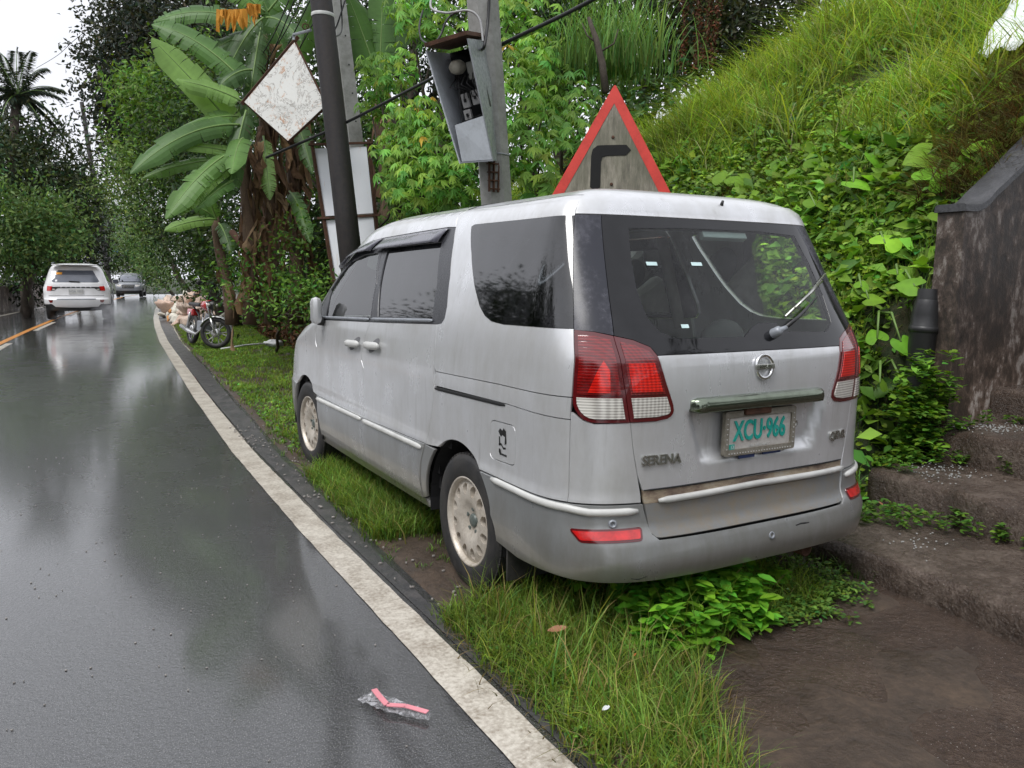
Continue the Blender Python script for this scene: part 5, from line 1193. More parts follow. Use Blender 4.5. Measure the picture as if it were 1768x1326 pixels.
        for i,ch in enumerate('EVEREST'): R=sh.frame(-.42+.14*i,1.055,.009); text('tailgate_lettering',ch,.050,R,M['white_plastic'],band,.003,1.3,.001)
        R=sh.frame(.0001,.93,.0); mb=MB(); mb.box((0,0,.012),(.42,.15,.012)); mb.V=[R@Vector(v) for v in mb.V]; pp=mb.build('number_plate',M['white_trim'],root); text('plate_lettering',plate,.10,R@Matrix.Translation((0,.0,.02)),M['steel_grey'],pp,.001,.9)
        R=sh.frame(-.55,1.50,.004); mb=MB(); mb.box((0,0,0),(.17,.09,.002)); mb.V=[R@Vector(v) for v in mb.V]; mb.build('window_sticker',M['amber'],root)
        R=sh.frame(-.60,1.27,.004); mb=MB(); mb.box((0,0,0),(.06,.07,.002)); mb.V=[R@Vector(v) for v in mb.V]; mb.build('window_sticker',M['white_plastic'],root)
        mb=MB(); mb.tube([sh.P(.12,1.235)+Vector((0,-.02,0)),sh.P(-.2,1.25)+Vector((0,-.02,0))],.016,5); mb.build('rear_wiper',M['black'],root)
    bm_=panel(sh,'rear_bumper',sym([(sR-.28,.79),(sR-.22,.55),(-.70,.53),(-.62,.44),(-.2,.42)]),col,root,off=.005,**kt)
    panel(sh,'bumper_step',sym([(-.55,.70),(-.55,.675)]),M['steel_grey'],root,off=.010,depth=.004,gap=0,**kt)
    panel(sh,'rear_valance',sym([(-1.0,.52),(-.95,.34),(-.5,.30)]),M['black'],root,off=-.004,**kt)
    # nose
    def across(half): return half+[(2*(-S3)-a,b) for a,b in reversed(half)]
    panel(wr,'bonnet',across([(-S3+.86,1.14),(-S3+.86,1.0),(-S3+.6,.98)]),col,root,step=.09,dstep=.08)
    panel(wr,'windscreen',across([(-S3+.84,1.70),(-S3+.84,1.5),(-S3+.84,1.19)]),M['pane_pale'],root,step=.09,dstep=.08)
    panel(wr,'windscreen_header',across([(-S3+.93,1.765),(-S3+.90,1.71)]),col,root,step=.09,dstep=.08)
    panel(wr,'nose_panel',across([(-S3+.86,.97),(-S3+.86,.52),(-S3+.5,.50)]),col,root,step=.07,dstep=.07,off=-.002)
    gr=panel(wr,'grille',across([(-S3+.46,.95),(-S3+.42,.70)]),M['black'],root,off=.008,step=.07,dstep=.07)
    for z in (.77,.84,.90): tubeon(wr,'grille_bar',[(-S3-.40,z),(-S3,z),(-S3+.40,z)],.011,M['chrome_dirty'],gr,off=.014,n=4)
    for k in (-1,1):
        pl=[(-S3+.50,.95),(-S3+.49,.83),(-S3+.62,.80),(-S3+.84,.86),(-S3+.85,.96)]; pl=[(2*(-S3)-a,b) for a,b in reversed(pl)] if k>0 else pl
        panel(wr,'headlamp',pl,M['lamp_white'],root,off=.010,step=.06,dstep=.06)
    panel(wr,'front_bumper',across([(-S3+.86,.50),(-S3+.80,.30)]),M['black'],root,off=-.002,step=.09,dstep=.09)
    # roof
    V=[];F=[];ns=120;nq=8; ss=np.linspace(-S3,S3,ns+1)[:-1]
    for u in ss:
        b=sh.P(u,1.77); cy=max(-.1,min(1.1,b.y))
        for k in range(nq): q=k/(nq-1); V.append((b.x*(1-q),b.y+(cy-b.y)*q,1.77+.035*(1-(1-q)**6)+.03*(1-(1-q)**2)))
    for i in range(ns):
        for k in range(nq-1): a=i*nq+k; b=((i+1)%ns)*nq+k; F.append((a,b,b+1,a+1))
    mk('roof',V,F,col,root,smooth=True)
    mb=MB(); mb.box((0,1.4,.55),(1.5,4.2,.35)); mb.build('floor_pan',M['gap'],root)
    for y in (0,2.85):
        for x in (-.80,.80): wheel_simple(root,x,y,.385,.26,rimm,6)
    root.location=loc; root.rotation_euler=(0,0,rz); return root
_a=Vector((-2.015,25.770,0.746)); SUVP=(_a.x+1.05*sin(radians(3)),_a.y+1.05,float(RZ(_a.y)))
_b=Vector((1.916,63.873,0.477)); CARP=(_b.x+3.8*sin(radians(9)),_b.y+3.8,float(RZ(_b.y)))
suv('white_suv','white SUV driving away through spray on the wet road','' or M['white_paint'],M['steel_grey'],SUVP,radians(-4.5))
suv('grey_suv','silver-grey car coming towards the camera round the far bend',M['grey_paint'],M['black'],CARP,radians(180-9),white=False)
# ================================================================ MOTORCYCLE
def moto():
    root=empty('motorcycle',(0,0,0),'red and black motorcycle with turned front wheel parked on the grass before the rubbish heap','motorcycle')
    # local: front wheel contact at origin, rear along +Y
    def wheel(c,steer,nm):
        R=Matrix.Translation(c)@Matrix.Rotation(steer,4,'Z')@mat4((0,0,0),(0,1,0),(0,0,1),(1,0,0)); mb=MB(); r=.29; V=[]
        n=40
        mb.lathe([(r-.055+.045*cos(a)*1.0+.01,.045*sin(a)) for a in np.linspace(0,2*pi,11)[:-1]],R,n,close=True); t=mb.build(nm,M['rubber'],root,smooth=True)
        mb=MB(); mb.lathe([(r-.085,-.022),(r-.065,-.028),(r-.062,.028),(r-.085,.022)],R,n,close=True); mb.build('rim',M['mrim'],t,smooth=True)
        mb=MB(); mb.lathe([(0,-.05),(.07,-.05),(.085,-.03),(.085,.03),(.07,.05),(0,.05)],R,24); mb.build('hub',M['mrim'],t,smooth=True)
        for i in range(6):
            a=2*pi*i/6; mb=MB()
            for da,z in ((-.2,.02),(.2,.02)): mb.tube([R@Vector((.07*cos(a),.07*sin(a),z)),R@Vector((.215*cos(a+da),.215*sin(a+da),0))],.010,5)
            mb.build('spoke',M['mrim'],t)
        return R,t
    M['mrim']=simple('bright_wheel_metal',(.62,.62,.62),.25,.7,.1)
    st_=radians(52); R,_=wheel((0,0,.29),st_,'wheel'); wheel((0,1.24,.29),0,'wheel')
    Sm=Matrix.Translation((0,0,.29))@Matrix.Rotation(st_,4,'Z'); f=lambda x,y,z: Sm@Vector((x,y,z))
    for x in (-.085,.085):
        mb=MB(); mb.tube([f(x,0,0),f(x,.10,.27)],[.022,.020],8); mb.tube([f(x,.10,.27),f(x,.20,.56)],.017,8); mb.build('fork',M['mrim'],root,smooth=True)
    V=[];F=[]
    for i in range(15):
        a=radians(-10+175*i/14)
        for k,x in enumerate((-.06,-.03,0,.03,.06)): rr=.325-abs(x)*.4; V.append(f(x,-rr*cos(a)*1.0,rr*sin(a)))
    for i in range(14):
        for k in range(4): a=i*5+k; F.append((a,a+1,a+6,a+5))
    o=mk('mudguard',V,F,M['mrim'],root,smooth=True); o.modifiers.new('t','SOLIDIFY').thickness=.006
    mb=MB(); mb.tube([f(-.36,.34,.66),f(-.22,.24,.66),f(-.08,.20,.60),f(.08,.20,.60),f(.22,.24,.66),f(.36,.34,.66)],.013,8); hb=mb.build('handlebar',M['mrim'],root,smooth=True)
    for x in (-.36,.36):
        mb=MB(); mb.tube([f(x,.34,.66),f(x*.72,.27,.66)],.018,8); mb.build('grip',M['black'],hb,smooth=True)
        mb=MB(); mb.tube([f(x*.8,.26,.67),f(x*.9,.26,.84)],.006,5); mb.blob(f(x*.95,.25,.88),(.065,.02,.045),12,8); mb.build('mirror',M['black'],root,smooth=True)
        mb=MB(); mb.tube([f(x*.25,.12,.50),f(x*.55,.12,.50)],.012,6); mb.blob(f(x*.62,.11,.50),(.04,.05,.035),10,7); mb.build('indicator',M['lamp_white'],root,smooth=True)
    mb=MB(); A=Sm@mat4((0,.12,.50),(1,0,0),(0,0,1),(0,-1,0)); mb.lathe([(0,-.10),(.07,-.08),(.09,0),(.088,.05)],A,20); o=mb.build('headlamp',M['black'],root,smooth=True); mb=MB(); mb.lathe([(0,.065),(.05,.06),(.082,.045)],A,20); mb.build('headlamp_lens',M['lamp_white'],o,smooth=True)
    mb=MB(); mb.box(f(0,.14,.63),(.16,.06,.08)); mb.build('instrument_pod',M['black'],root,bevel=.02)
    mb=MB(); mb.blob((0,.50,.78),(.13,.26,.12),16,10); mb.build('fuel_tank',M['moto_red'],root,smooth=True)
    mb=MB(); mb.box((0,1.02,.78),(.22,.62,.08)); mb.build('seat',M['black'],root,bevel=.03)
    mb=MB(); mb.box((0,1.30,.62),(.16,.30,.14)); mb.build('tail_cover',M['moto_red'],root,bevel=.03)
    mb=MB(); mb.tube([(0,.26,.80),(0,.38,.45),(0,.80,.33),(0,1.0,.60),(0,1.35,.74)],.02,6); mb.tube([(0,.26,.86),(0,.9,.70)],.018,6); mb.build('frame',M['black'],root,smooth=True)
    mb=MB(); mb.box((0,.60,.38),(.22,.30,.20)); mb.tube([(0,.50,.46),(0,.42,.62)],.07,10); mb.build('engine',M['steel_grey'],root,bevel=.02)
    mb=MB(); mb.tube([(-.10,.45,.55),(-.13,.38,.35),(-.14,.65,.22),(-.15,1.0,.25),(-.16,1.45,.33)],[.018,.018,.02,.042,.045],10); mb.build('exhaust',M['mrim'],root,smooth=True)
    for x in (-.13,.13):
        mb=MB(); mb.tube([(x,1.24,.30),(x,1.10,.62)],.02,8); mb.build('shock_absorber',M['mrim'],root,smooth=True)
    mb=MB(); mb.tube([(0,.78,.33),(0,1.24,.29)],.025,6); mb.build('swing_arm',M['black'],root)
    mb=MB(); mb.tube([(.08,.70,.25),(.24,.66,.0)],.012,6); mb.build('side_stand',M['black'],root)
    root.location=(.0,12.3,.03); root.rotation_euler=(radians(0),radians(7),radians(11)); return root
moto()
# ================================================================ RUBBISH HEAP
bagc={'pale peach':(.74,.58,.47),'cream':(.76,.72,.62),'brownish pink':(.66,.48,.38),'white':(.68,.70,.74),'pale yellow':(.62,.60,.36),'orange':(.70,.33,.12)}
bagm={k:grimy('bag_plastic_'+k.replace(' ','_'),c,tuple(x*.6 for x in c),.35,0,7,bump=.4) for k,c in bagc.items()}
def bagmesh(seed):
    R=np.random.default_rng(seed); bm=bmesh.new(); bmesh.ops.create_icosphere(bm,subdivisions=3,radius=1)
    ph=R.uniform(0,6,9)
    for v in bm.verts:
        p=v.co; a=atan2(p.y,p.x); k=1+.20*sin(2*a+ph[0]+2*p.z)+.13*sin(5*a+ph[1]-4*p.z)+.09*sin(9*a+ph[2]+6*p.z)+.08*sin(9*p.z+ph[3]+3*a)
        z=p.z; top=max(0,z-.62)/.38; r=k*(1-.55*top); v.co=Vector((p.x*r,p.y*r*.85,(z if z>-.55 else -.55+ (z+.55)*.2)*.8+.32*top*top+.05*sin(5*a+ph[4])*k))
    me=bpy.data.meshes.new('rubbish_bag'); bm.to_mesh(me); bm.free(); me.polygons.foreach_set('use_smooth',np.ones(len(me.polygons),bool)); return me
bms=[bagmesh(90+i) for i in range(6)]
R=random.Random(5); bags=[]
rows=[]
for rn,zz_,x0,n_ in (('bottom',0,0,19),('middle',.30,.12,14),('top',.58,.22,9)):
    ps=[]
    for i in range(n_):
        u=(i+.5)/n_; y=26.9-7.7*u+R.uniform(-.2,.2); x=.58+.22*u+x0+((i%2)*.62 if rn!='top' else (i%2)*.3)+R.uniform(-.14,.14)
        if rn=='top': y=26.4-4.8*u
        if rn=='middle': y=26.7-6.6*u
        ps.append((x,y))
    rows.append((rn,zz_,ps))
cc=['pale peach','cream','brownish pink','white','pale yellow','orange']; pref={('bottom',0):'cream',('bottom',1):'cream',('bottom',2):'white',('bottom',3):'pale yellow',('bottom',5):'orange',('bottom',6):'orange',('bottom',7):'orange',('middle',3):'orange',('middle',4):'orange'}
ordn=['first','second','third','fourth','fifth','sixth','seventh','eighth','ninth','tenth','eleventh','twelfth','thirteenth','fourteenth','fifteenth','sixteenth','seventeenth','eighteenth','nineteenth']
mcache={}
for rn,zz_,ps in rows:
    srt=sorted(range(len(ps)),key=lambda i:ps[i][0]/(ps[i][1]+3.1)+.0)
    for i,(x,y) in enumerate(ps):
        c=pref.get((rn,i)) or R.choice(['pale peach','pale peach','cream','brownish pink','cream']); k=(R.randrange(6),c)
        if k not in mcache: me=bms[k[0]].copy(); me.materials.append(bagm[c]); mcache[k]=me
        o=link(bpy.data.objects.new('rubbish_bag',mcache[k])); s_=R.uniform(.15,.27); o.location=(x,y,float(ground(x,y))+zz_+s_*.42); o.scale=(s_*R.uniform(1.1,1.7),s_*R.uniform(.9,1.3),s_*R.uniform(.7,1.1)); o.rotation_euler=(R.uniform(-.9,.9),R.uniform(-.9,.9),R.uniform(0,6))
        tag(o,f'{c} rubbish bag in the {rn} layer of the roadside heap, {ordn[srt.index(i)]} from the left',"rubbish bag",'rubbish bags heaped on the verge')
# ================================================================ SMALL LITTER
mb=MB(); a=Vector((*(0.054,11.962),.05)); b_=Vector((*(1.021,12.595),.07)); mb.tube([a,a.lerp(b_,.5)+Vector((0,0,.015)),b_],.016,6); t=empty('white_stick',tuple(a),'thin white stick with a scrap of plastic at its end lying on the grass','stick'); mb.build('stick',M['white_plastic'],t,smooth=True)
mb=MB(); c=Vector((*(1.072,12.281),.09)); mb.blob(c,(.16,.11,.07),14,9,None,.35,3); mb.build('plastic_scrap',M['white_plastic'],t,smooth=True)
q=N('clear_wrapper'); tr=q.n('ShaderNodeBsdfTransparent'); mx=q.n('ShaderNodeMixShader'); n=q.noise(30,4,.7,dist=1.5); q.l(q.ramp(n,[(.42,.12),(.60,.8)]),mx.inputs[0]); q.l(tr.outputs[0],mx.inputs[1]); q.set(Base_Color=(.42,.42,.44),Roughness=.12); q.l(q.b.outputs[0],mx.inputs[2]); q.l(mx.outputs[0],q.t.nodes['Material Output'].inputs[0]); M['wrap']=q.m
out=[(-1.605,-0.716),(-1.575,-0.694),(-1.530,-0.697),(-1.485,-0.798),(-1.422,-0.920),(-1.443,-0.946),(-1.500,-0.889),(-1.562,-0.812)]
t=empty('plastic_wrapper',(out[0][0]+.1,out[0][1]-.1,.0),'crumpled clear plastic wrapper with a pink strip on the wet road','wrapper')
V,F=trimesh(dens([tuple(p) for p in out],.015),[],.012); Rg=np.random.default_rng(3)
mk('clear_film',[(x,y,.008+.012*abs(float(fbm(x*9,y*9,71,3,2.4)))+.004*Rg.random()) for x,y in V],F,M['wrap'],t)
mb=MB(); pk=[(-1.541,-0.704),(-1.541,-0.750),(-1.537,-0.818),(-1.486,-0.853),(-1.437,-0.923)]
for i in range(4):
    a=Vector((*pk[i],.026)); b_=Vector((*pk[i+1],.026)); d=(b_-a).normalized(); s_=Vector((-d.y,d.x,0))*.010; mb.add([a-s_,a+s_,b_+s_,b_-s_,a-s_+Vector((0,0,.003)),a+s_+Vector((0,0,.003)),b_+s_+Vector((0,0,.003)),b_-s_+Vector((0,0,.003))],[(0,1,2,3),(7,6,5,4),(0,4,5,1),(1,5,6,2),(2,6,7,3),(3,7,4,0)])
mb.build('pink_strip',simple('pink_strip',(.72,.26,.30),.4),t)
def dryleaf(p,L,az,c,label):
    v,f=[],[]; R_=Matrix.Translation(p)@Matrix.Rotation(az,4,'Z')@Matrix.Rotation(radians(14),4,'X')
    for i in range(7):
        x=-L/2+L*i/6; w=L*.22*sin(pi*(i+.25)/6.5)+.001
        for y,z in ((-w,.3*w),(0,0),(w,.35*w)): v.append(R_@Vector((x,y,z+.15*L*(i/6)**2)))
    for i in range(6):
        for k in range(2): a=i*3+k; f.append((a,a+3,a+4,a+1))
    o=mk('fallen_leaf',v,f,c,None,smooth=True); tag(o,label,'leaf')
brn=simple('brown_leaf',(.32,.15,.08),.6); org=simple('orange_leaf',(.55,.13,.04),.6); pal=simple('pale_green_leaf',(.35,.50,.35),.5)
dryleaf((*(-0.848,-0.784),.12),.075,radians(-20),brn,'brown curled leaf lying on the grass behind the rear wheel')
dryleaf((*(-0.667,-1.025),.08),.03,radians(40),org,'tiny orange leaf in the grass near the concrete apron')
dryleaf((*(-0.967,-1.256),.08),.032,radians(10),M['white_plastic'],'small white scrap of litter in the verge grass')
dryleaf((*(0.340,-0.835),.06),.04,radians(60),pal,'small pale leaf on the creeping grass behind the bumper')
dryleaf((*(1.586,-0.387),.17),.05,radians(60),brn,'brown leaf beside the lowest step near the bumper corner')

# ================================================================ HILLSIDE COVER
DG=(.028,.060,.012); MG=(.055,.115,.020); BG=(.12,.22,.035); LG=(.17,.28,.05)
def patch(x,y,seed,f=.7): return fbm(x,y,seed,4,f)
def hillgrass(name,n,reg,h,w,c,label,seed,keep,lean=(.3,1.5),pt=11,tuft=.07,light=None,var=.3): return grasspatch(name,n,reg,h,w,c,lean,tuft,pt,light,seed,(lambda x,y,R:keep(x,y,R)&~((x>2.8)&(x<4.4)&(y<.5))),label=label,var=var)
hillgrass('hill_grass',150000,(2.2,11.5,-.05,10.5),.62,.015,(.30,.42,.075),'long bright grass bending over the upper slope',21,lambda x,y,R:(x>foot(y)+np.interp(y,[0,2,4,6,9],[2.0,2.3,2.2,1.5,.9])+.5*patch(x,y,31))&(patch(x,y,32,.9)+R.normal(size=len(x))*.2>-.12),light=((.42,.42,.20),.12),pt=22,tuft=.06)
hillgrass('short_hill_grass',46000,(1.6,8,-.05,9),.17,.007,(.12,.20,.045),'short mixed grass covering the middle of the slope',22,lambda x,y,R:(x>foot(y)+.3)&(patch(x,y,33,.8)>-.6),light=((.25,.20,.08),.14),pt=12)
R=np.random.default_rng(77)
def cover(name,n,reg,size,c,label,seed,keep,lift=(.0,.13),light=None,asp=.6,ud=.8,var=.32):
    R=np.random.default_rng(seed); x=R.uniform(reg[0],reg[1],n); y=R.uniform(reg[2],reg[3],n); k=keep(x,y,R); x,y=x[k],y[k]; n=len(x)
    # small sprigs: neighbours share a height
    g=.5+.5*np.sin(x*23+y*9)*np.sin(y*19-x*7); p=drop(x,y); p[:,2]+=lift[0]+(lift[1]-lift[0])*g*R.random(n)
    a=R.uniform(0,2*pi,n); D_=np.stack([np.cos(a),np.sin(a),R.normal(size=n)*.45-.1],1); nrm_=np.tile(np.array([[-.55,-.25,.8]]),(n,1)); cc=cols(n,c,var,light,R)*(.55+.65*g)[:,None]
    v,f,q=leafset(p,D_,size*R.uniform(.55,1.35,n),size*asp*R.uniform(.7,1.2,n),cc,.3,R,up=nrm_*1.0,hi=.05<size<.1); return tag(mk(name,v,f,M['leaf'],col=q),label,'ground cover',kind='stuff')
cover('creeping_weeds',128000,(1.0,5.6,-.45,7.0),.058,(.19,.33,.035),'small-leaved creeping weeds matting the foot of the slope beside the van',23,lambda x,y,R:(x>foot(y)-.28+.12*patch(x,y,41,1.5))&(y>-.12-.33*(x<2.28))&(patch(x,y,42,1.1)+R.normal(size=len(x))*.3>-.75)&(x<foot(y)+3.6),lift=(0,.17),light=((.27,.42,.08),.25))
cover('slope_weeds',62000,(2.5,10,-.05,12),.075,(.10,.19,.035),'mixed broad-leaved weeds among the grass on the slope',24,lambda x,y,R:(patch(x,y,43,.7)+R.normal(size=len(x))*.3>-.2),lift=(.02,.28),light=((.22,.36,.07),.2))
cover('bank_undergrowth',130000,(1.2,9,6.5,34),.11,(.06,.12,.025),'dense low undergrowth on the bank beyond the poles',25,lambda x,y,R:(x>foot(y)-.25)&(x<foot(y)+5)&(patch(x,y,44,.6)>-.8),lift=(.0,.55),light=((.10,.19,.03),.15),var=.45)
# dry grass and bare patches high on the right
p=drop(R.uniform(2.9,4.4,9000),R.uniform(-.1,.45,9000)); v,f,c_=blades(p,R.uniform(.12,.38,9000),.008,R.uniform(.8,2.2,9000),cols(9000,(.15,.09,.05),.45,((.26,.26,.12),.4),R),3,R); tag(mk('dry_grass',v,f,M['deadleaf'],col=c_),'reddish brown dry grass hanging over the top of the stair wall','grass',kind='stuff')
DR=(lambda x,y:(y<.55+.25*fbm(x,y,91,3,1.5))&(x>2.6)&(x<4.3))
x=R.uniform(1.8,6.5,30000); y=R.uniform(.2,7.5,30000); k=(patch(x,y,45,.8)>.30); p=drop(x[k],y[k]); n=len(p); v,f,c_=blades(p,R.uniform(.08,.25,n),.006,R.uniform(.8,2.2,n),cols(n,(.17,.10,.05),.35,None,R),3,R); tag(mk('dry_stalks',v,f,M['deadleaf'],col=c_),'patches of dry brown stalks scattered over the slope','grass',kind='stuff')
# weeds behind the bumper and on the steps
def sprigs(name,pts,label,leaf=.045,c=(.10,.23,.02),n=26,h=.13,seed=0,r=.07,kind=None):
    R=np.random.default_rng(seed); VV=[];FF=[];CC=[];o=0; mb=MB()
    for (x,y,z) in pts:
        hh=h*R.uniform(.6,1.3); m=int(n*R.uniform(.6,1.3)); t=R.random(m); a=R.uniform(0,2*pi,m); rr=r*(1.1-.5*t); P_=np.stack([x+rr*np.cos(a)*R.uniform(.2,1,m),y+rr*np.sin(a)*R.uniform(.2,1,m),z+hh*(.15+.85*t)],1)
        D_=np.stack([np.cos(a),np.sin(a),R.uniform(-.3,.5,m)],1); v,f,cc=leafset(P_,D_,leaf*R.uniform(.6,1.3,m),leaf*.55*R.uniform(.8,1.2,m),cols(m,c,.25,None,R),.25,R,up=np.tile([[0,0,1.]],(m,1))*1.6,hi=True); VV.append(v);FF.append(f+o);CC.append(cc);o+=len(v)
    return tag(mk(name,np.concatenate(VV),np.concatenate(FF),M['leaf'],col=np.concatenate(CC)),label,'ground cover',kind='stuff')
R=np.random.default_rng(8)
def scat(n,cx,cy,rx,ry,z): return [(cx+R.normal()*rx,cy+R.normal()*ry,z) for _ in range(n)]
sprigs('leafy_weeds',scat(60,-.26,-.82,.12,.10,.02)+scat(40,-.05,-.80,.12,.10,.02)+scat(20,.0,-.55,.2,.12,.02),'vivid green leafy weeds under the middle of the rear bumper',.068,(.17,.42,.035),28,.19,1,.08)
sprigs('creeping_runners',scat(150,.25,-.90,.20,.09,.025)+scat(60,.62,-.72,.12,.13,.025),'low creeping plants spreading onto the concrete apron',.026,(.11,.20,.035),16,.045,2,.06)
stp=[]
for (x,y) in [(1.0,-.45),(1.1,-.5),(1.2,-.55),(1.3,-.62),(1.38,-.7),(1.45,-.8),(1.5,-.92),(1.55,-1.05),(1.22,-.42),(1.35,-.45),(1.48,-.5),(1.55,-.62),(1.58,-.8),(1.15,-.38),(1.6,-1.2),(1.58,-1.3)]: stp+=[(x+R.normal()*.03,y+R.normal()*.03,.16) for _ in range(3)]
_p=Vector((2.240,-0.111,0.869)); stp+=[(_p.x-.10+R.normal()*.10,_p.y-.10+R.normal()*.08,_p.z-.42+R.random()*.30) for _ in range(80)]
for (x,y) in [(1.75,-.33),(1.9,-.34),(2.05,-.38),(2.15,-.5),(2.17,-.75),(2.16,-1.0),(1.7,-.45)]: stp+=[(x+R.normal()*.03,y+R.normal()*.03,.355) for _ in range(3)]
for (x,y) in [(2.3,-.4),(2.5,-.42),(2.7,-.45),(2.74,-.6),(2.75,-.8)]: stp+=[(x+R.normal()*.03,y+R.normal()*.03,.555) for _ in range(2)]
sprigs('step_weeds',stp,'small weeds rooted along the backs of the step treads',.034,(.09,.19,.025),22,.085,3,.05)
sprigs('edge_weeds',scat(24,.95,-.33,.10,.10,.05)+scat(20,1.2,-.25,.12,.08,.12),'leafy weeds between the bumper corner and the first steps',.04,(.08,.17,.02),24,.14,4,.07)
# fallen grit and pale crumbs on the steps
mb=MB(); 
for (cx,cy,z,n_) in ((1.85,-.62,.357,50),(1.95,-.45,.357,70),(2.42,-.52,.557,90),(2.6,-.6,.557,40),(1.2,-.9,.163,30)):
    for _ in range(n_): mb.blob((cx+R.normal()*.10,cy+R.normal()*.07,z+.003),(R.uniform(.003,.007),R.uniform(.003,.006),.003),5,3)
tag(mb.build('grit',simple('pale_grit',(.36,.37,.36),.7),None),'pale grit scattered on the step treads','grit',kind='stuff')
x=R.uniform(-2.8,-1.35,150); y=R.uniform(-1.6,4,150); mb=MB()
for a,b in zip(x,y): mb.blob((a,b,.003),(R.uniform(.002,.006),R.uniform(.002,.006),.003),5,3)
x=R.uniform(-1.12,-.75,170); y=R.uniform(-.2,4.5,170)
for a,b in zip(x,y): mb.blob((a,b,float(ground(a,b))+.006),(R.uniform(.003,.014),R.uniform(.003,.012),.006),5,3)
tag(mb.build('road_grit',simple('road_grit',(.28,.26,.24),.5),None),'grit and small stones on the wet road and verge edge','grit',kind='stuff')
# ================================================================ BROAD ELEPHANT-EAR LEAVES
def heart(name,c,nrm_,dirv,L,col,parent,mat=None):
    """heart-shaped leaf: c = stalk joint, dirv = towards the tip"""
    nrm_=Vector(nrm_).normalized(); d=(Vector(dirv)-nrm_*Vector(dirv).dot(nrm_)).normalized(); s=d.cross(nrm_); V=[];F=[];C_=[]; n=10
    prof=[(-.30,.16,.34),(-.22,.06,.44),(-.10,.0,.49),(.05,.0,.50),(.20,.0,.46),(.35,.0,.38),(.50,.0,.28),(.62,.0,.18),(.72,.0,.08),(.80,0,.0)]
    for i,(x,a,b_) in enumerate(prof):
        for k in (-2,-1,0,1,2):
            w=(0 if k==0 else (a+(b_-a)*abs(k)/2)*(1 if k>0 else -1)); xx=x if k!=0 or x>-.05 else -.03
            if k==0: w=0
            dz=.16*abs(w)**1.2-.25*max(0,xx)**2-.22*w*w*2+(.015*sin(i*2.2+k))
            V.append(Vector(c)+d*xx*L+s*w*L+nrm_*dz*L); C_.append([q*(1.12 if k==0 else 1.0-.08*(i%2)) for q in col])
    for i in range(len(prof)-1):
        for k in range(4): a=i*5+k; F.append((a,a+1,a+6,a+5))
    o=mk(name,V,F,mat or M['leaf'],parent,smooth=True,col=np.array(C_)); return o
def taro(leaves,label,seed,group='elephant-ear plants on the slope'):
    R=random.Random(seed); P0=Vector(leaves[0][0]); 
    for l in leaves[1:]: P0=P0.lerp(Vector(l[0]),.5)
    bx,by=P0.x+.05,P0.y+.05; base=Vector((bx,by,float(ground(bx,by)))); t=empty('taro_plant',base,label,'plant',group)
    for (c,L,az,br) in leaves:
        c=Vector(c)+Vector((-.12,-.16,.10)); n=Vector((-.35+R.uniform(-.5,.5),-.5+R.uniform(-.45,.45),.75)); L*=.82; d=Vector((cos(az),.35*sin(az),sin(az)-.25)); col=[x*br*R.uniform(.85,1.15) for x in (.17,.37,.03)]
        heart('leaf',c,n,d,L,col,t); mb=MB(); m=base.lerp(c,.55)+Vector((0,0,.10)); mb.tube([base,m,c],[.012,.009,.006],5); mb.build('stalk',M['stalk'],t,smooth=True)
M['stalk']=simple('green_stalk',(.13,.22,.05),.5)
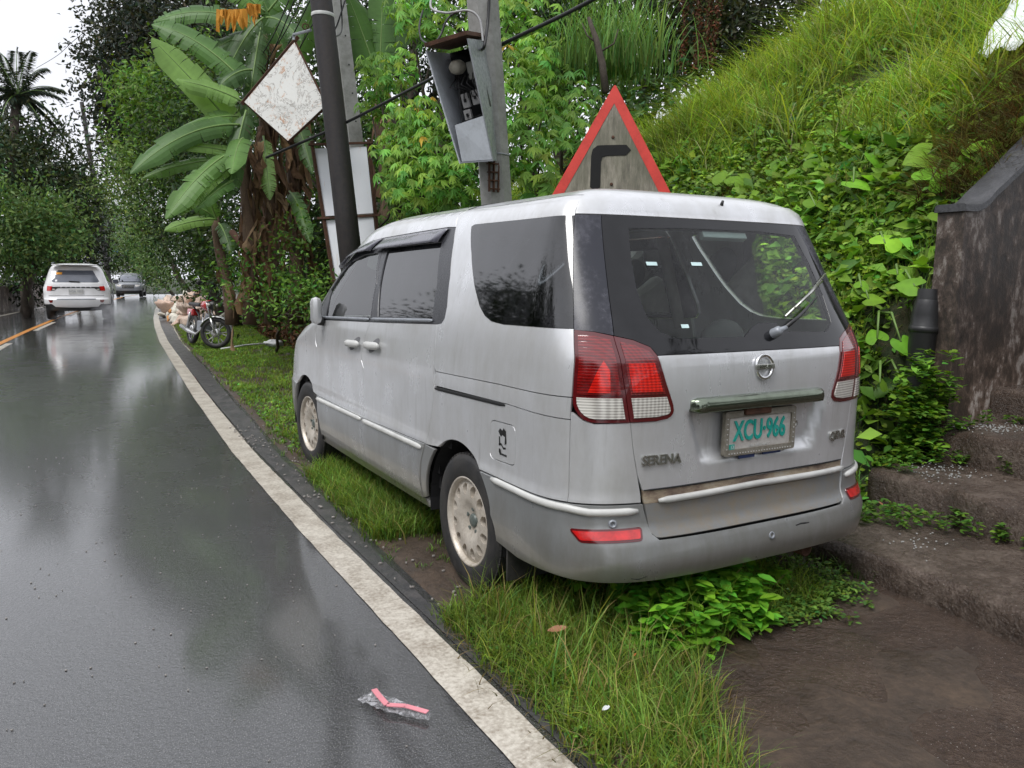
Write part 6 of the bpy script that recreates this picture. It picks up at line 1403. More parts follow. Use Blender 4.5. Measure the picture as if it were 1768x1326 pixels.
TP=[([((4.220,2.249,2.824),.30,-1.9,1.2),((3.758,1.590,2.583),.20,-.9,1.1),((3.542,1.601,2.450),.22,-1.2,1.3)],'elephant-ear plant with a narrow upright leaf, midway up the bright slope'),
([((4.670,2.011,3.124),.28,2.6,1.15),((4.674,1.814,3.069),.30,-.5,1.3),((4.384,1.877,2.928),.22,-2.2,.9)],'elephant-ear plant with two leaves pointing left near the top of the slope'),
([((4.092,0.870,2.896),.30,-.6,.8),((3.966,0.985,2.812),.22,-1.4,1.0)],'large dull green elephant-ear leaf just below the pale tarpaulin'),
([((3.039,0.497,2.026),.34,.1,1.35),((3.236,0.668,2.233),.28,2.9,1.1),((3.231,0.354,2.188),.32,-1.0,1.15),((3.265,0.290,2.223),.24,.4,1.25)],'broad elephant-ear plant with four leaves just left of the stair wall coping'),
([((3.338,1.754,2.270),.24,.6,.85),((3.619,2.384,2.412),.24,-2.6,.7)],'pair of pale elephant-ear leaves above the right end of the van roof'),
([((3.029,1.119,2.065),.24,-1.2,1.2),((3.228,1.122,2.266),.18,-1.6,1.0)],'bright elephant-ear leaf standing upright above the van rear corner'),
([((3.131,1.713,2.097),.26,.9,1.2),((2.904,1.355,1.902),.24,1.2,.8)],'elephant-ear leaves touching the rear corner of the van roof'),
([((3.496,2.990,2.281),.26,1.2,1.1),((3.409,2.745,2.234),.22,.7,1.2)],'elephant-ear leaves behind the van roof just right of the triangular sign'),
([((40.526,49.890,17.126),.30,-1.4,1.2),((39.304,50.968,16.732),.22,1.9,.9)],'elephant-ear leaves standing just right of the triangular sign tip'),
([((36.599,52.969,16.656),.26,1.6,.9),((42.051,47.959,19.158),.30,-.8,.8)],'dull elephant-ear leaves behind the tip of the triangular sign'),
([((40.743,50.456,14.361),.20,.4,.9),((4.556,4.488,3.162),.16,.9,1.0),((4.479,4.522,3.077),.14,2.0,.9)],'small three-leaved elephant-ear plant on the shaded middle slope'),
([((2.632,0.527,1.577),.26,.35,1.6)],'single vivid yellow-green elephant-ear leaf right of the rear window'),
([((2.310,0.386,1.207),.17,-.5,1.1),((2.330,0.463,1.283),.12,.8,1.1)],'small elephant-ear plant beside the right tail lamp'),
([((2.256,0.264,0.959),.17,1.6,.9),((2.319,0.140,0.945),.16,-1.3,1.1)],'two round elephant-ear leaves low beside the right tail lamp'),
([((2.325,0.000,0.807),.13,-1.6,1.5)],'tiny bright heart-shaped leaf below the black pipe'),
([((2.138,0.138,0.695),.16,.3,.9),((2.291,0.100,0.709),.12,.5,1.1)],'pointed leaves spreading beside the lower right of the van'),
([((46.433,43.100,20.888),.26,-.8,.9),((43.929,46.053,19.732),.22,.5,.8)],'distant elephant-ear leaves on the crest among tall grass'),
([((2.799,0.239,1.760),.22,-1.6,.9)],'drooping elephant-ear leaf hanging against the end of the stair wall'),
([((2.399,0.129,1.293),.20,2.2,1.0),((2.473,0.305,1.365),.16,.2,1.0)],'elephant-ear leaves just above the black pipe'),
([((34.403,54.817,15.119),.24,1.2,.8),((32.400,56.610,12.368),.22,-1.6,.9)],'elephant-ear leaves between the meter box pole and the triangular sign'),
([((28.027,59.391,9.476),.24,-1.2,1.0),((26.728,60.124,8.492),.20,1.8,.8)],'elephant-ear leaves below the meter box'),
([((4.120,3.179,2.840),.20,.6,1.0),((3.930,2.793,2.704),.16,-1.2,1.1)],'small elephant-ear plant midway between the sign and the bright slope leaves')]
for i,(l,lab) in enumerate(TP): taro(l,lab,i)
# ================================================================ BANANAS
M['banana_leaf']=leafmat('banana_leaf_surface',.35,.35)
def bleaf(name,a,b,W_,sag,col,parent,seed,face=(-.35,-.8,.45),tear=.5,droop=.35,mat=None,hang=0):
    R=random.Random(seed); a=Vector(a); b=Vector(b); L=(b-a).length; m=a.lerp(b,.5)+Vector((0,0,sag*L)); n=34; V=[];F=[];C_=[]; st=[]
    pt=lambda t:(a*(1-t)**2+m*2*t*(1-t)+b*t*t); fc=Vector(face).normalized()
    for i in range(n+1):
        t=i/n; p=pt(t); T=(pt(min(1,t+.02))-pt(max(0,t-.02))).normalized(); s=T.cross(fc).normalized(); st.append((p,T,s))
    for sd in (-1,1):
        tl=.0
        for i in range(n):
            t0,t1=i/n,(i+1)/n; gap=0
            if R.random()<tear*.8: tl=R.uniform(-.35,.35)+droop*.5; gap=R.uniform(.08,.5)
            w=lambda t: W_*min(1,(t/.14+.05))**.7*min(1,((1-t)/.22+.02))**.75 if t>.06 else W_*.06
            base=len(V)
            for (p,T,s),t,g in ((st[i],t0,gap*.5/n),(st[i+1],t1,0)):
                for k in range(4):
                    u=k/3; q=p+(s*sd)*(w(t)*u)*cos(droop*u+tl*u*.5)-fc*sin((droop+tl)*u)*w(t)*u*.55+T*(g*L*u*2+.10*L*w(t)/W_*u*.25); q.z-=hang*u*u*w(t); V.append(q); k_=(.92+.16*R.random())*(1.15 if k==0 else 1)*(1-.07*k); C_.append([c*k_ for c in col])
            for k in range(3): F.append((base+k,base+k+1,base+5+k,base+4+k) if sd>0 else (base+k+4,base+5+k,base+k+1,base+k))
    o=mk(name,V,F,mat or M['banana_leaf'],parent,smooth=False,col=np.array(C_)); mb=MB(); mb.tube([s_[0]+Vector((0,0,-.004)) for s_ in st],[.018*(1-.85*i/n) for i in range(n+1)],5); mb.build('midrib',M['stalk'],o,smooth=True); return o
def deadleaf(a,L,seed,parent,c=(.20,.12,.065)):
    R=random.Random(seed); a=Vector(a); V=[];F=[];C_=[]; n=9; dx=R.uniform(-.18,.18); dy=R.uniform(-.18,.1)
    for i in range(n+1):
        t=i/n; w=.025+.03*sin(t*7+seed)+.035*R.random(); p=a+Vector((dx*t+.05*sin(5*t+seed),dy*t,-L*t)); tw=seed+2.5*t
        for k in (-1,0,1): V.append(p+Vector((cos(tw)*w*k,sin(tw)*w*k+abs(k)*.03,.02*abs(k)))); f_=R.uniform(.6,1.4); C_.append([q*f_ for q in c])
    for i in range(n):
        for k in range(2): q=i*3+k; F.append((q,q+1,q+4,q+3))
    return mk('dead_leaf',V,F,M['deadleaf'],parent,smooth=False,col=np.array(C_))
def banana(base,top,r,label,leaves,dead,seed,upright=()):
    t=empty('banana_plant',base,label,'banana plant','banana plants on the bank'); mb=MB(); b=Vector(base); tp_=Vector(top); pts=[b.lerp(tp_,k/6)+Vector((.03*sin(k),0,0)) for k in range(7)]; mb.tube(pts,[r*(1.15-.5*k/6) for k in range(7)],12); mb.build('trunk',M['banana_stem'],t,smooth=True)
    R=random.Random(seed)
    for i,l in enumerate(leaves): bleaf('leaf',*l[:5],t,seed*31+i,**(l[5] if len(l)>5 else {}))
    for i in range(dead):
        q=b.lerp(tp_,R.uniform(.35,1)); q+=Vector((R.uniform(-.6,1)*r*2.0,-r*R.uniform(.2,1.6),0)); deadleaf(q,R.uniform(.5,1.25),seed*17+i,t,random.Random(i+seed).choice([(.22,.135,.075),(.15,.085,.05),(.30,.20,.12),(.10,.06,.04)]))
    return t
g1=(.14,.27,.07); g2=(.23,.39,.11); g3=(.07,.14,.045); g4=(.11,.22,.065)
banana((-0.027,8.857,0.682),(0.095,9.251,3.591),.10,'banana plant with broad pale leaves fanning left, brown dead leaves down its trunk',[
 ((0.012,9.152,3.404),(-1.085,9.634,4.717),.22,.04,g2,{'tear':.15,'droop':.2}),
 ((0.036,9.100,3.885),(-0.847,9.167,4.086),.19,.10,g2,{'tear':.4,'face':(-.2,-.75,.62)}),
 ((-0.035,9.107,3.677),(-1.401,9.053,2.855),.17,.24,g1,{'tear':.3,'face':(-.5,-.7,.5)}),
 ((-0.069,8.868,3.516),(-1.522,8.752,2.724),.19,.22,g4,{'tear':.3,'face':(-.5,-.8,.3)}),
 ((-0.157,8.857,3.132),(-0.921,8.830,3.159),.10,.05,g2,{'tear':.2}),
 ((-0.199,8.864,3.026),(-1.356,9.002,2.699),.11,.12,g1,{'tear':.4}),
 ((-0.232,8.662,3.102),(-1.160,8.336,2.126),.20,.16,g1,{'tear':.35,'face':(-.5,-.7,.45)}),
 ((-0.215,8.623,2.918),(-0.971,8.354,2.180),.10,.12,g2,{'tear':.8}),
 ((-0.220,8.594,2.718),(-0.762,8.368,2.282),.12,.10,g4,{'tear':.5}),
 ((0.043,8.956,3.740),(-0.346,8.504,2.428),.16,.10,g3,{'tear':.4,'hang':.2}),
 ((0.165,9.299,4.139),(-1.026,10.116,5.036),.22,.20,g4,{'tear':.6,'face':(-.4,-.7,.5)}),
 ((0.225,9.306,4.393),(-0.258,9.298,4.089),.16,.25,g3,{'tear':.6,'hang':.3}),
 ((-0.059,8.714,3.312),(-0.367,7.982,2.724),.16,.2,g1,{'tear':.4})],34,1)
banana((0.437,9.515,0.633),(0.540,9.932,5.079),.105,'tall banana plant behind the diamond sign with hanging dark torn leaves',[
 ((0.479,9.753,5.194),(0.092,9.244,3.532),.17,.10,g3,{'tear':.8,'hang':.2}),
 ((0.474,9.742,5.106),(-0.978,10.336,5.133),.20,.25,g4,{'tear':.6,'face':(-.2,-.8,.5)}),
 ((0.508,9.751,5.281),(-0.188,9.724,4.096),.18,.22,g3,{'tear':.7}),
 ((0.546,9.729,5.282),(0.873,9.007,4.821),.18,.2,g3,{'tear':.7}),
 ((0.584,9.964,5.434),(-0.404,10.390,6.056),.24,.12,g1,{'tear':.5}),
 ((0.616,9.946,5.434),(1.365,9.406,6.162),.24,.12,g4,{'tear':.5}),
 ((0.400,9.527,3.493),(0.286,8.734,2.479),.12,.08,g2,{'tear':1.2}),
 ((0.579,9.910,5.079),(-0.334,10.129,4.662),.17,.22,g3,{'tear':.7})],44,2)
banana((0.956,10.141,0.584),(1.113,10.484,4.755),.11,'banana plant almost hidden behind the white panels with drooping brown leaves',[
 ((1.059,10.275,4.704),(1.463,9.768,5.869),.22,.1,g4,{'tear':.6}),((1.054,10.263,4.611),(0.564,10.533,6.021),.22,.1,g3,{'tear':.6}),
 ((0.962,9.973,3.920),(1.075,9.292,2.958),.15,.2,g3,{'tear':.9}),((0.850,9.847,2.729),(0.925,8.974,1.886),.12,.2,g4,{'tear':.9})],46,3)
banana((-0.082,10.037,0.614),(-0.203,10.383,2.352),.09,'young leaning banana plant low on the bank above the motorcycle',[
 ((-0.218,10.145,2.265),(-0.996,10.089,2.057),.12,.12,g2,{'tear':.4}),((-0.227,10.148,2.247),(-0.383,10.072,2.676),.10,.05,g1,{}),
 ((-0.198,10.124,2.202),(-0.129,9.541,1.700),.12,.2,g3,{'tear':.7}),((-0.240,10.162,2.292),(-0.592,10.155,2.452),.10,.15,g4,{})],3,4)
banana((1.865,8.210,1.889),(1.984,8.765,4.338),.09,'banana plant with reddish stalks spreading between the two concrete poles',[
 ((1.984,8.765,4.338),(1.573,8.962,5.572),.30,.04,(.07,.16,.03),{'tear':.2,'face':(0,-.95,.2)}),
 ((1.984,8.765,4.338),(2.132,8.931,5.909),.22,.02,g4,{'tear':.4}),((1.984,8.765,4.338),(2.654,8.866,5.900),.24,.08,g3,{'tear':.5}),
 ((1.984,8.765,4.338),(1.566,8.978,4.915),.14,.12,g3,{'tear':.6})],9,5)
mbt=empty('fallen_banana_stem',(0.393,9.205,1.444),'brown leaning dead banana stem on the bank above the grass','stem'); mb=MB(); mb.tube([(-0.070,9.797,2.059),(0.173,9.357,1.616),(0.396,8.903,1.016)],[.05,.06,.06],8); mb.build('stem',M['rust'],mbt,smooth=True)
tree((0.874,11.301,1.750),[((-0.053,8.721,1.192),.38),((0.300,8.793,1.444),.42),((0.625,8.398,1.572),.40),((0.298,7.804,1.053),.34),((0.478,7.722,1.173),.28),((0.519,7.717,1.291),.24),((0.027,8.175,0.963),.26),((-0.144,9.508,1.438),.36),((0.453,7.225,0.882),.24),((0.759,8.862,2.048),.34)],'leafy green shrubs hiding the feet of the banana trunks',(.09,.19,.035),.085,900,.03,light=((.16,.29,.05),.3),seed=41,name='shrub_clump',cat='shrubs')
# orange withered leaves
for i,(a,b) in enumerate((((-0.197,9.683,5.265),(0.218,9.449,5.269)),((0.179,9.364,5.328),(0.361,9.258,5.305)))):
    a=Vector(a); b=Vector(b); R_=random.Random(i); V=[];F=[];C_=[]; n=16
    for k in range(n+1):
        p=a.lerp(b,k/n); l=R_.uniform(.12,.34)
        for z in (0,.5,1): V.append(p+Vector((R_.uniform(-.02,.02),R_.uniform(-.03,.03),-l*z))); f_=R_.uniform(.7,1.2); C_.append((.55*f_,.25*f_,.04*f_))
    for k in range(n):
        for j in range(2): q=k*3+j; F.append((q,q+3,q+4,q+1))
    o=mk('withered_leaf',V,F,M['deadleaf'],None,col=np.array(C_)); tag(o,['wide orange withered banana leaf fringe hanging at the top left of the plants','narrow orange withered leaf scrap beside the tall banana stalk'][i],'leaf')
# dead litter at the banana feet
R=np.random.default_rng(31); x=R.uniform(.9,3.2,9000); y=R.uniform(8.5,17,9000); k=(x>foot(y)-.35)&(x<foot(y)+1.3); p=drop(x[k],y[k]); n=len(p); p[:,2]+=R.random(n)*.35; v,f,c_=leafset(p,R.normal(size=(n,3)),R.uniform(.08,.35,n),R.uniform(.03,.06,n),cols(n,(.12,.06,.035),.45,((.30,.20,.12),.15),R)); tag(mk('brown_leaf_litter',v,f,M['deadleaf'],col=c_),'brown leaf litter and dry stalks under the banana plants','leaf litter',kind='stuff')
# ================================================================ BUSHES WITH PALMATE LEAVES
def palmate(cl,per,L,c,seed,light=((.55,.36,.05),.004)):
    R=np.random.default_rng(seed); Cn=[];Dn=[];LL=[];cc=[];U=[]
    for p,r in cl:
        n=int(per*1.9*r*r); 
        for _ in range(n):
            d=R.normal(size=3); d/=np.linalg.norm(d); q=np.array(p)+d*r*R.uniform(.55,1.1); col=cols(1,c,.25,light,R)[0]; ax=d*.5+np.array([-.15,-.35,.65]); ax/=np.linalg.norm(ax); a1=np.cross(ax,[.3,.1,1]); a1/=np.linalg.norm(a1); a2=np.cross(ax,a1); m=R.integers(5,8); ph=R.uniform(0,6)
            for k in range(m):
                t=ph+4.6*k/m; dd=a1*cos(t)+a2*sin(t)-np.array([0,0,.75]); l=L*R.uniform(.6,1.15); dd/=np.linalg.norm(dd); Cn.append(q+dd*l*.5);Dn.append(dd);LL.append(l);cc.append(col*R.uniform(.85,1.15));U.append(ax)
    v,f,q=leafset(np.array(Cn),np.array(Dn),np.array(LL),np.array(LL)*.26,np.array(cc),.25,R,up=np.array(U)*2,hi=False); return v,f,q
def palbush(base,cl,label,per=260,L=.135,c=(.19,.36,.06),seed=0):
    t=empty('cassava_bush',base,label,'bush'); mb=MB(); 
    for i,(p,r) in enumerate(cl): limb(mb,base,p,.022,.010,seed+i,5,.05)
    mb.build('stem',M['bark'],t,smooth=True); v,f,q=palmate(cl,per,L,c,seed); mk('foliage',v,f,M['leaf'],t,col=q)
S_=lambda pts: [(p,r) for p,r in pts]
palbush((1.839,6.220,2.409),[((1.480,5.818,4.436),.34),((1.471,6.324,4.669),.30),((1.792,5.851,4.299),.30),((2.481,5.600,4.440),.36),((2.757,5.593,4.648),.35),((2.363,6.057,4.710),.3)],'bright hand-shaped leaves arching over the top of the meter box',330,seed=1)
palbush((1.600,7.010,2.153),[((1.519,7.608,4.166),.30),((1.644,7.067,4.121),.32),((1.563,7.986,3.777),.2),((1.645,7.733,3.937),.3)],'hand-shaped leaves hanging between the pale pole and the meter box',300,seed=2)
palbush((1.636,6.498,1.980),[((1.588,6.744,3.351),.34),((1.683,6.215,3.279),.38),((1.510,6.753,3.128),.30),((1.404,6.298,2.813),.42),((1.590,5.748,2.931),.40),((1.624,7.095,2.770),.30),((1.383,5.794,2.485),.42),((1.635,5.438,2.600),.36)],'dense bright cassava bush below and left of the meter box',330,seed=3)
palbush((2.333,4.756,2.257),[((2.179,4.852,3.772),.32),((2.569,5.128,3.980),.30),((2.108,4.592,3.345),.34),((2.478,4.830,3.239),.30),((1.947,4.366,2.812),.34),((1.987,4.069,2.542),.30)],'bright cassava bush just right of the meter box pole',330,seed=4)
palbush((1.507,7.920,1.706),[((1.699,7.251,2.559),.30),((1.711,6.972,2.309),.30),((1.815,6.439,2.242),.36),((1.840,8.038,2.177),.2),((2.027,6.102,2.338),.36)],'low cassava bush showing above the van windscreen',300,c=(.13,.25,.05),seed=5)
palbush((3.087,5.326,2.689),[((3.106,5.531,4.041),.36),((2.892,4.866,3.483),.34),((2.889,5.379,3.778),.34),((2.612,4.258,3.038),.32)],'pale green bush just left of the triangular sign',300,c=(.15,.29,.06),seed=6)
# tall tuft of sword grass above the sign
R=np.random.default_rng(51); q=np.array((3.570,5.012,3.890)); n=650; p=q+R.normal(size=(n,3))*np.array([.30,.30,.05]); v,f,c_=blades(p,R.uniform(.5,1.15,n),.016,R.uniform(.15,.6,n),cols(n,(.18,.33,.08),.25,None,R),4,R); t=empty('sword_grass',tuple(q),'tall fountain of long-bladed grass rising behind the tip of the triangular sign','grass clump'); mk('blades',v,f,M['blade'],t,col=c_)
t=empty('bare_sapling',(3.013,4.341,3.526),'thin bare crooked sapling standing above the tip of the triangular sign','sapling'); mb=MB(); mb.tube([(3.010,4.333,3.462),(2.995,4.392,3.781),(2.954,4.456,4.036),(2.891,4.532,4.291)],[.045,.04,.035,.02],7); mb.tube([(2.980,4.420,3.909),(3.121,4.356,4.006),(3.175,4.351,4.167)],[.012,.01,.006],5); mb.tube([(2.963,4.445,4.004),(2.867,4.513,4.087),(2.825,4.559,4.227)],[.012,.01,.006],5); mb.build('trunk',M['bark'],t,smooth=True)
# ================================================================ TREES
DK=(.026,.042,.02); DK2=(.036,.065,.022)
def cl_(pts): return [(p,r) for p,r in pts]
tree((3.654,35.198,1.423),cl_([((1.188,37.049,11.570),1.9),((2.560,36.356,12.093),2.6),((0.031,37.601,10.922),1.0),((-0.098,37.451,9.522),.6),((0.461,37.014,8.765),1.4),((1.416,35.439,9.555),2.4),((0.809,36.554,7.116),1.3),((3.303,34.768,12.046),2.6),((2.824,33.561,10.052),2.6),((1.530,35.099,7.827),2.4)]),'tall dark fine-leaved tree leaning over the road at upper left',(.040,.048,.036),.24,520,.32,seed=11,var=.35)
tree((1.515,20.169,1.433),cl_([((0.288,20.479,6.304),1.0),((-0.101,21.831,6.130),.9),((0.721,20.137,5.698),1.2),((0.137,21.582,5.414),1.1),((0.512,18.901,4.478),1.1),((-0.358,22.040,6.527),.7),((1.112,20.063,6.618),1.0)]),'bright green tree with small orange blossoms behind the banana leaves',(.10,.19,.035),.17,520,.16,light=((.14,.24,.05),.3),seed=12)
tree((2.154,29.051,1.203),cl_([((-0.256,31.140,5.754),.8),((-0.013,29.669,4.666),1.2),((-0.272,32.099,4.433),1.0),((0.495,29.500,5.409),1.2),((0.202,30.569,3.797),.9),((0.512,28.049,3.646),1.0),((-0.410,32.338,5.445),.5)]),'pale green bush with light leaves overhanging the far bend',(.10,.17,.04),.15,520,.14,light=((.24,.32,.12),.25),seed=13)
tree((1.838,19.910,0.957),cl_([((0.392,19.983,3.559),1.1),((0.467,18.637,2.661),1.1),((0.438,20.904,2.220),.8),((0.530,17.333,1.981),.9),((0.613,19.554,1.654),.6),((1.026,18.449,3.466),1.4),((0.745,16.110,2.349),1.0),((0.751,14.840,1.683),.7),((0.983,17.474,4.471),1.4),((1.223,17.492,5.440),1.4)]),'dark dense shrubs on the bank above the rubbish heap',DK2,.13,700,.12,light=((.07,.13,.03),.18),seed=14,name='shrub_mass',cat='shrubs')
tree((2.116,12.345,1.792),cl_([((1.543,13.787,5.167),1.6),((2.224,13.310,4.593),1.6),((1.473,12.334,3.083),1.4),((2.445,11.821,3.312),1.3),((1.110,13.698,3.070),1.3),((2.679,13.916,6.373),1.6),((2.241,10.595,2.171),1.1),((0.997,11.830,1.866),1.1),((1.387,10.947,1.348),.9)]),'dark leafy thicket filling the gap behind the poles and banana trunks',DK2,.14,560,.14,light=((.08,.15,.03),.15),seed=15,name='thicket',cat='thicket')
tree((4.582,16.211,2.052),cl_([((5.147,15.541,7.138),1.3),((5.851,15.078,6.732),1.2),((4.803,17.012,7.866),1.4),((6.605,14.718,7.154),1.4),((5.822,15.538,5.877),.8),((5.067,15.696,7.828),1.2)]),'dark tree crown behind the meter box with white sky showing through it',DK,.15,340,.22,seed=16,trunks=[((4.849,14.918,2.166),(5.354,15.490,7.555),.16),((5.699,14.438,2.175),(5.953,15.130,7.423),.12)])
tree((6.153,22.250,1.851),cl_([((6.274,21.367,4.020),2.0),((6.827,19.823,3.578),1.6),((7.769,19.348,3.937),1.6),((7.795,17.057,4.218),1.6),((5.711,21.887,5.285),1.6),((7.552,14.952,4.699),1.5),((6.022,20.583,5.487),1.0)]),'mid green trees low behind the cassava bushes',(.07,.13,.035),.2,430,.2,seed=17)
tree((6.688,10.698,4.060),cl_([((5.792,10.418,6.399),1.5),((6.374,10.107,6.514),1.3),((6.533,9.930,5.971),1.0),((5.945,10.228,5.747),1.0),((5.345,10.757,6.939),1.5)]),'dark tree behind the black cable at the top centre',DK,.14,560,.2,light=((.10,.17,.03),.12),seed=18)
tree((8.699,8.604,5.341),cl_([((8.990,9.094,5.808),1.0),((9.601,8.199,6.004),1.0),((9.690,7.612,6.279),1.0),((8.956,8.632,6.433),1.1),((8.939,8.011,6.113),1.0),((9.245,7.913,6.590),1.3),((8.503,8.957,6.864),1.3),((8.066,9.794,6.924),1.2),((8.645,8.135,5.846),.6)]),'dark tree on the crest above the middle of the slope',(.045,.055,.03),.14,600,.14,seed=19,trunks=[((9.012,8.444,5.453),(9.004,8.605,6.434),.09)])
tree((8.626,10.967,5.350),cl_([((6.436,7.995,4.399),.7),((5.406,7.338,3.903),.6),((7.181,8.212,4.767),.6),((4.808,7.032,3.497),.5),((5.209,8.128,4.516),.7),((8.614,11.229,6.955),1.2),((9.244,10.815,6.592),1.2),((9.607,10.708,7.213),1.0),((8.325,11.491,7.570),1.2),((8.888,10.937,6.094),.9),((9.393,10.032,5.846),.8),((7.917,11.504,6.207),1.0)]),'green tree with a broad crown behind the sword grass',(.07,.13,.04),.18,430,.15,seed=20)
# rust-red climbing stems
for i,(a,b,c) in enumerate((((7.055,7.731,4.945),(7.125,7.785,5.534),(7.149,7.881,6.221)),((7.246,7.626,4.967),(7.352,7.665,5.586),(7.364,7.760,6.223)),((7.282,7.498,5.020),(7.397,7.511,5.508),(7.472,7.577,6.190)),((7.392,7.433,5.001),(7.523,7.456,5.606),(7.609,7.500,6.191)))):
    t=empty('red_stem',a,['leftmost','second','third','rightmost'][i]+' of the four rust-red leafy stems hanging above the slope','stem','rust-red stems above the slope'); mb=MB(); mb.tube([a,b,c],.02,5); mb.build('stem',M['rust'],t)
    R=np.random.default_rng(60+i); k=R.random(420); A_=np.array(a);B_=np.array(b);C3=np.array(c); p=np.where(k[:,None]<.5,A_+(B_-A_)*(k*2)[:,None],B_+(C3-B_)*(k*2-1)[:,None])+R.normal(size=(420,3))*.035; v,f,q=leafset(p,R.normal(size=(420,3))-[0,0,.6],.08,.03,cols(420,(.13,.055,.03),.35,((.10,.14,.04),.3),R)); mk('red_leaves',v,f,M['deadleaf'],t,col=q)
# left side of the road
tree((-3.724,33.563,1.355),cl_([((-3.267,32.735,5.068),2.0),((-4.129,34.294,4.504),2.2),((-2.853,32.328,3.982),1.6),((-3.427,34.184,6.313),1.1),((-2.688,33.624,5.420),.7),((-2.247,31.813,2.899),1.0),((-4.404,34.771,6.528),1.3),((-2.303,33.640,6.888),.35)]),'dark tree mass on the left of the road below the palm',(.050,.070,.036),.22,520,.25,seed=31)
tree((-3.563,28.802,1.170),cl_([((-3.246,27.750,2.978),1.3),((-3.894,28.161,3.254),1.4),((-2.630,28.463,2.357),1.1),((-3.796,27.925,2.122),1.2),((-2.244,29.508,3.006),.9),((-4.593,28.465,2.680),1.3)]),'lighter green bush at the far left edge above the low wall',(.10,.17,.055),.19,520,.14,light=((.13,.20,.07),.2),seed=32)
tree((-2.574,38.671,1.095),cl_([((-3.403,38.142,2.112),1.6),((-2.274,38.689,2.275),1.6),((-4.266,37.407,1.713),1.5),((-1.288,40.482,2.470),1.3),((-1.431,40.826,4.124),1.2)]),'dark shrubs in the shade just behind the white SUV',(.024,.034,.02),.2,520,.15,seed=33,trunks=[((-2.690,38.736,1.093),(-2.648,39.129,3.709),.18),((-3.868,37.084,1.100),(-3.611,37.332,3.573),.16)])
tree((-1.851,43.175,2.808),cl_([((-1.708,43.950,8.185),.35),((-1.599,43.703,7.024),.35)]),'sparse open branches reaching over the gap of sky',(.045,.05,.035),.16,330,.12,seed=34)
tree((6.137,72.984,-0.154),cl_([((3.227,77.730,4.735),2.2),((1.987,73.603,3.554),1.4),((1.261,73.816,2.311),1.0),((2.782,72.958,2.328),1.3),((4.083,74.629,2.875),2.0),((4.277,70.019,3.758),2.2),((4.267,65.040,1.595),1.3),((3.559,74.722,1.598),1.3),((4.245,69.617,1.120),1.2)]),'light green shrubs beyond the approaching car at the end of the road',(.09,.16,.05),.26,300,.15,light=((.2,.28,.12),.2),seed=35)
tree((-0.183,83.026,4.016),cl_([((0.111,83.641,8.923),2.2),((0.591,86.582,7.243),2.2),((-0.259,86.791,5.533),2.0),((2.065,99.760,7.819),1.8)]),'pale trees with haze painted into their leaf colour at the vanishing point of the road',(.12,.17,.11),.34,230,.2,seed=36)  # pale leaf colour stands in for distance haze
# reflected trees behind the camera, on the left of the road
for i,(x,y,r,h) in enumerate(((-9.5,-9,2.2,3.0),(-10.5,-4,2.4,3.4),(-10,1.5,2.2,2.4),(-11,6.5,2.6,4.2),(-10.5,12,2.4,4.4),(-10.5,17,2.2,4.0),(-13,-14,2.6,3.0))):
    tree((x,y,-.1),[((x,y,h-.6),r),((x+1.2,y+1.6,h-1.4),r*.8),((x-.6,y-1.6,h-1.2),r*.85),((x+.2,y+.3,h+.9),r*.6)],['spreading roadside tree opposite the back of the van','dense roadside tree opposite the van side windows','low roadside tree opposite the front of the van','taller roadside tree across from the grass verge','tall roadside tree across from the motorcycle','roadside tree across from the rubbish heap','furthest roadside tree behind the camera'][i],(.028,.042,.024),.17,900,.2,group='trees lining the opposite roadside',seed=200+i)
for i,(x,y,r,h) in enumerate(((-4.5,-19,2.8,4.5),(3.5,-15,2.6,6.0),(8,-11,2.8,8.0),(0,-24,3.0,7.0))):
    tree((x,y,-.1),[((x,y,h-1.6),r),((x+1.3,y+1,h-2.6),r*.8),((x-1.4,y-.6,h-1.6),r*.85),((x+.2,y+.3,h+1.1),r*.6)],['roadside tree standing where the road bends behind the camera','bank tree behind the camera beside the steps','large bank tree uphill behind the steps','tall tree furthest down the road behind the camera'][i],(.03,.055,.02),.28,150,.22,group='trees behind the camera',seed=230+i)
# palm
t=empty('palm_tree',(-3.961,32.710,2.445),'coconut palm with drooping fronds against the white sky at far left','palm'); mb=MB(); mb.tube([(-4.050,32.726,2.226),(-3.842,33.060,5.061),(-3.512,33.342,8.007)],[.22,.18,.14],8); mb.build('trunk',M['bark'],t,smooth=True)
hd=Vector((-3.474,33.321,8.008)); R_=random.Random(9)
for i,(ex,ey) in enumerate(((110,165),(100,205),(75,225),(115,145),(60,95),(35,85),(5,90),(-30,110),(-50,160),(-40,200),(0,215),(85,115),(20,230),(-20,90),(110,230))):
    tip=Vector(hd)+Vector(((ex-30)*30/1362*.87,R_.uniform(-.8,.8),-(ey-165)*30/1362)); m=hd.lerp(tip,.5)+Vector((0,0,.55)); pts=[hd*(1-u)**2+m*2*u*(1-u)+tip*u*u for u in np.linspace(0,1,14)]; mb=MB(); mb.tube(pts,[.03*(1-.8*k/13) for k in range(14)],4); fr_=mb.build('frond',M['stalk'],t)
    Cn=[];Dn=[];L_=[]
    for k in range(1,14):
        T=(pts[k]-pts[k-1]).normalized(); s_=T.cross(Vector((0,0,1))); s_=s_.normalized() if s_.length>.1 else Vector((1,0,0))
        for j in range(4):
            for sd in (-1,1): d=(s_*sd*.8+T*.7+Vector((0,0,-.75))).normalized(); l=.55*(1-.5*(k/13)); p=pts[k-1].lerp(pts[k],j/4)+d*l*.5; Cn.append(p);Dn.append(d);L_.append(l)
    v,f,q=leafset(np.array(Cn),np.array(Dn),np.array(L_),.045,cols(len(Cn),(.04,.055,.035),.25)); mk('leaflets',v,f,M['leaf'],fr_,col=q)
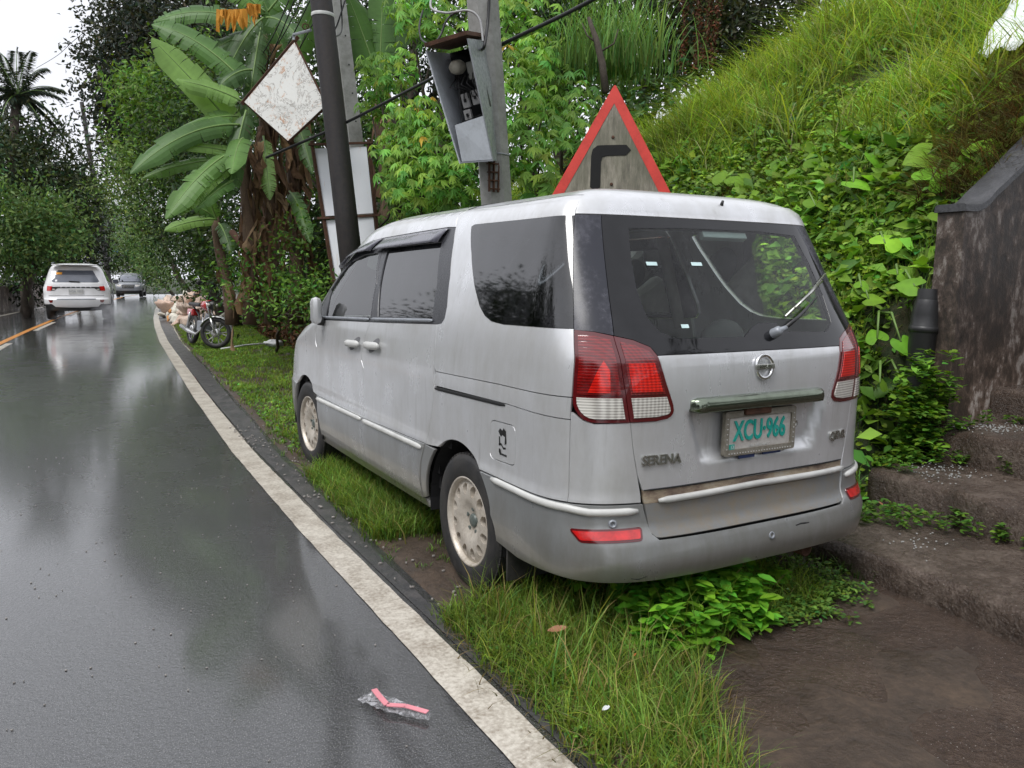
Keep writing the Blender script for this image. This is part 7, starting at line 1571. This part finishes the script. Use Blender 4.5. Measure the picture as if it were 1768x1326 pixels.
# far house, pole, roofs
t=empty('far_house',(3.113,86.530,1.315),'pale house with grey roof and blue trim glimpsed through the trees at the bend','house')
def hb(name,px0,px1,py0,py1,Dp,dep,mat):
    a=Vector((1.940,87.470,3.046)); s_=Dp/1362; c=Vector((0,0,0)); return None
c=Vector((3.270,86.858,3.932)); ax=Vector((.87,-.49,0)); ay=Vector((.49,.87,0)); Rm=mat4((0,0,0),ax,ay,(0,0,1)).to_3x3()
mb=MB(); mb.box(c+Vector((0,0,-.6)),(7,5,4.6),Rm); mb.build('wall',M['house'],t)
mb=MB(); mb.prism([(-4.2,0),(4.2,0),(0,1.8)],6,mat4(c+Vector((0,0,1.7))-ay*3.2,ax,(0,0,1),ay)); mb.build('roof',M['roof'],t)
for k in (-2,0,2): mb=MB(); mb.box(c+ax*k-ay*2.55+Vector((0,0,.2)),(1.1,.12,1.2),Rm); w_=mb.build('window',M['dark_glass'],t); mb=MB(); mb.box(c+ax*k-ay*2.6+Vector((0,0,-.55)),(1.3,.15,.25),Rm); mb.build('sill',M['blue'],w_)
t=empty('low_shed',(5.351,103.125,4.203),'low roadside shed with a pale flat roof beyond the approaching car','shed'); c=Vector((5.351,103.125,4.203)); mb=MB(); mb.box(c+Vector((0,0,-1)),(4,3,2),Rm); mb.build('wall',M['roof'],t); mb=MB(); mb.box(c+Vector((0,0,.1)),(5.2,4,.15),Rm); mb.build('roof',M['house'],t)
a,b=(0.123,53.426,1.353),(-0.337,54.669,7.523)
t,_,_=pole('utility_pole',a,b,.16,.12,M['wood_pole'],'distant dark pole with bundled cables beyond the white SUV',8,top=12)
mb=MB(); 
for i in range(7): q=along(a,b,2.2+i*.42); mb.blob(q+Vector((.12*(-1)**i,-.1,0)),(.22,.15,.16),8,5)
mb.build('cable_bundle',M['cable'],t,smooth=True)
# spray thrown up by the SUV wheels
def spray(name,c,r,dens_,label,seed):
    q=N('wheel_spray'); q.t.nodes.remove(q.b); v=q.n('ShaderNodeVolumePrincipled'); v.inputs['Color'].default_value=(.95,.96,1,1)
    co=q.n('ShaderNodeTexCoord'); g=q.n('ShaderNodeTexGradient',gradient_type='SPHERICAL'); q.l(co.outputs['Object'],g.inputs[0]); n=q.noise(2.2,4,.6); q.l(q.math('MULTIPLY',q.math('MULTIPLY',q.ramp(g.outputs[1],[(0,0),(.7,1)]),q.ramp(n,[(.35,0),(.75,1)])),dens_),v.inputs['Density']); q.l(v.outputs[0],q.t.nodes['Material Output'].inputs['Volume'])
    mb=MB(); mb.blob((0,0,0),(1,1,1),16,10); o=mb.build(name,q.m,None); o.location=c; o.scale=r; tag(o,label,'spray',kind='stuff')
_q=(-1.151,24.441); spray('wheel_spray',(_q[0],_q[1]-.2,.15),(.6,1.3,.5),.9,'pale spray thrown up behind the right wheels of the white SUV',1)
_q=(-2.293,23.489); spray('wheel_spray',(_q[0],_q[1]-.3,.05),(.5,1.2,.28),.45,'thin spray behind the left rear wheel of the white SUV',2)


# extra variety: larger leaves among the creepers, clover in the verge
hillgrass('lower_slope_grass',26000,(1.3,5.5,-.1,6.5),.24,.009,(.20,.34,.06),'tufts of fresh grass pushing through the creepers on the lower slope',76,lambda x,y,R:(x>foot(y)+.1)&(x<foot(y)+2.6)&(patch(x,y,77,1.1)>.0),light=((.34,.33,.12),.12),pt=16,tuft=.05)
sprigs('pipe_weeds',[(_p.x-.16+R.normal()*.09,_p.y-.17+R.normal()*.06,_p.z-.55+R.random()*.62) for _ in range(60)],'leafy weeds crowding over the lower part of the black pipe',.06,(.13,.26,.03),20,.10,9,.07)
cover('broad_weeds',4200,(1.2,5.2,-.1,5.0),.15,(.14,.28,.04),'scattered larger weed leaves standing out of the creepers on the slope',71,lambda x,y,R:(x>foot(y)-.1)&(x<foot(y)+3)&(patch(x,y,72,.9)>-.2),lift=(.08,.26),light=((.24,.42,.05),.3),asp=.62)
cover('verge_clover',26000,(-1.15,.5,-2.4,-.2),.017,(.10,.21,.03),'tiny clover-like weeds low in the verge grass',73,lambda x,y,R:kv(x,y,R),lift=(.0,.06),asp=.8)
cover('far_verge_weeds',26000,(-.9,2.4,3.2,16),.04,(.12,.24,.035),'small flat weeds in the mown verge',74,lambda x,y,R:(x>vedge(y)+.1)&(x<foot(y)+.5)&(patch(x,y,75,.8)>-.1),lift=(.0,.04),asp=.7)
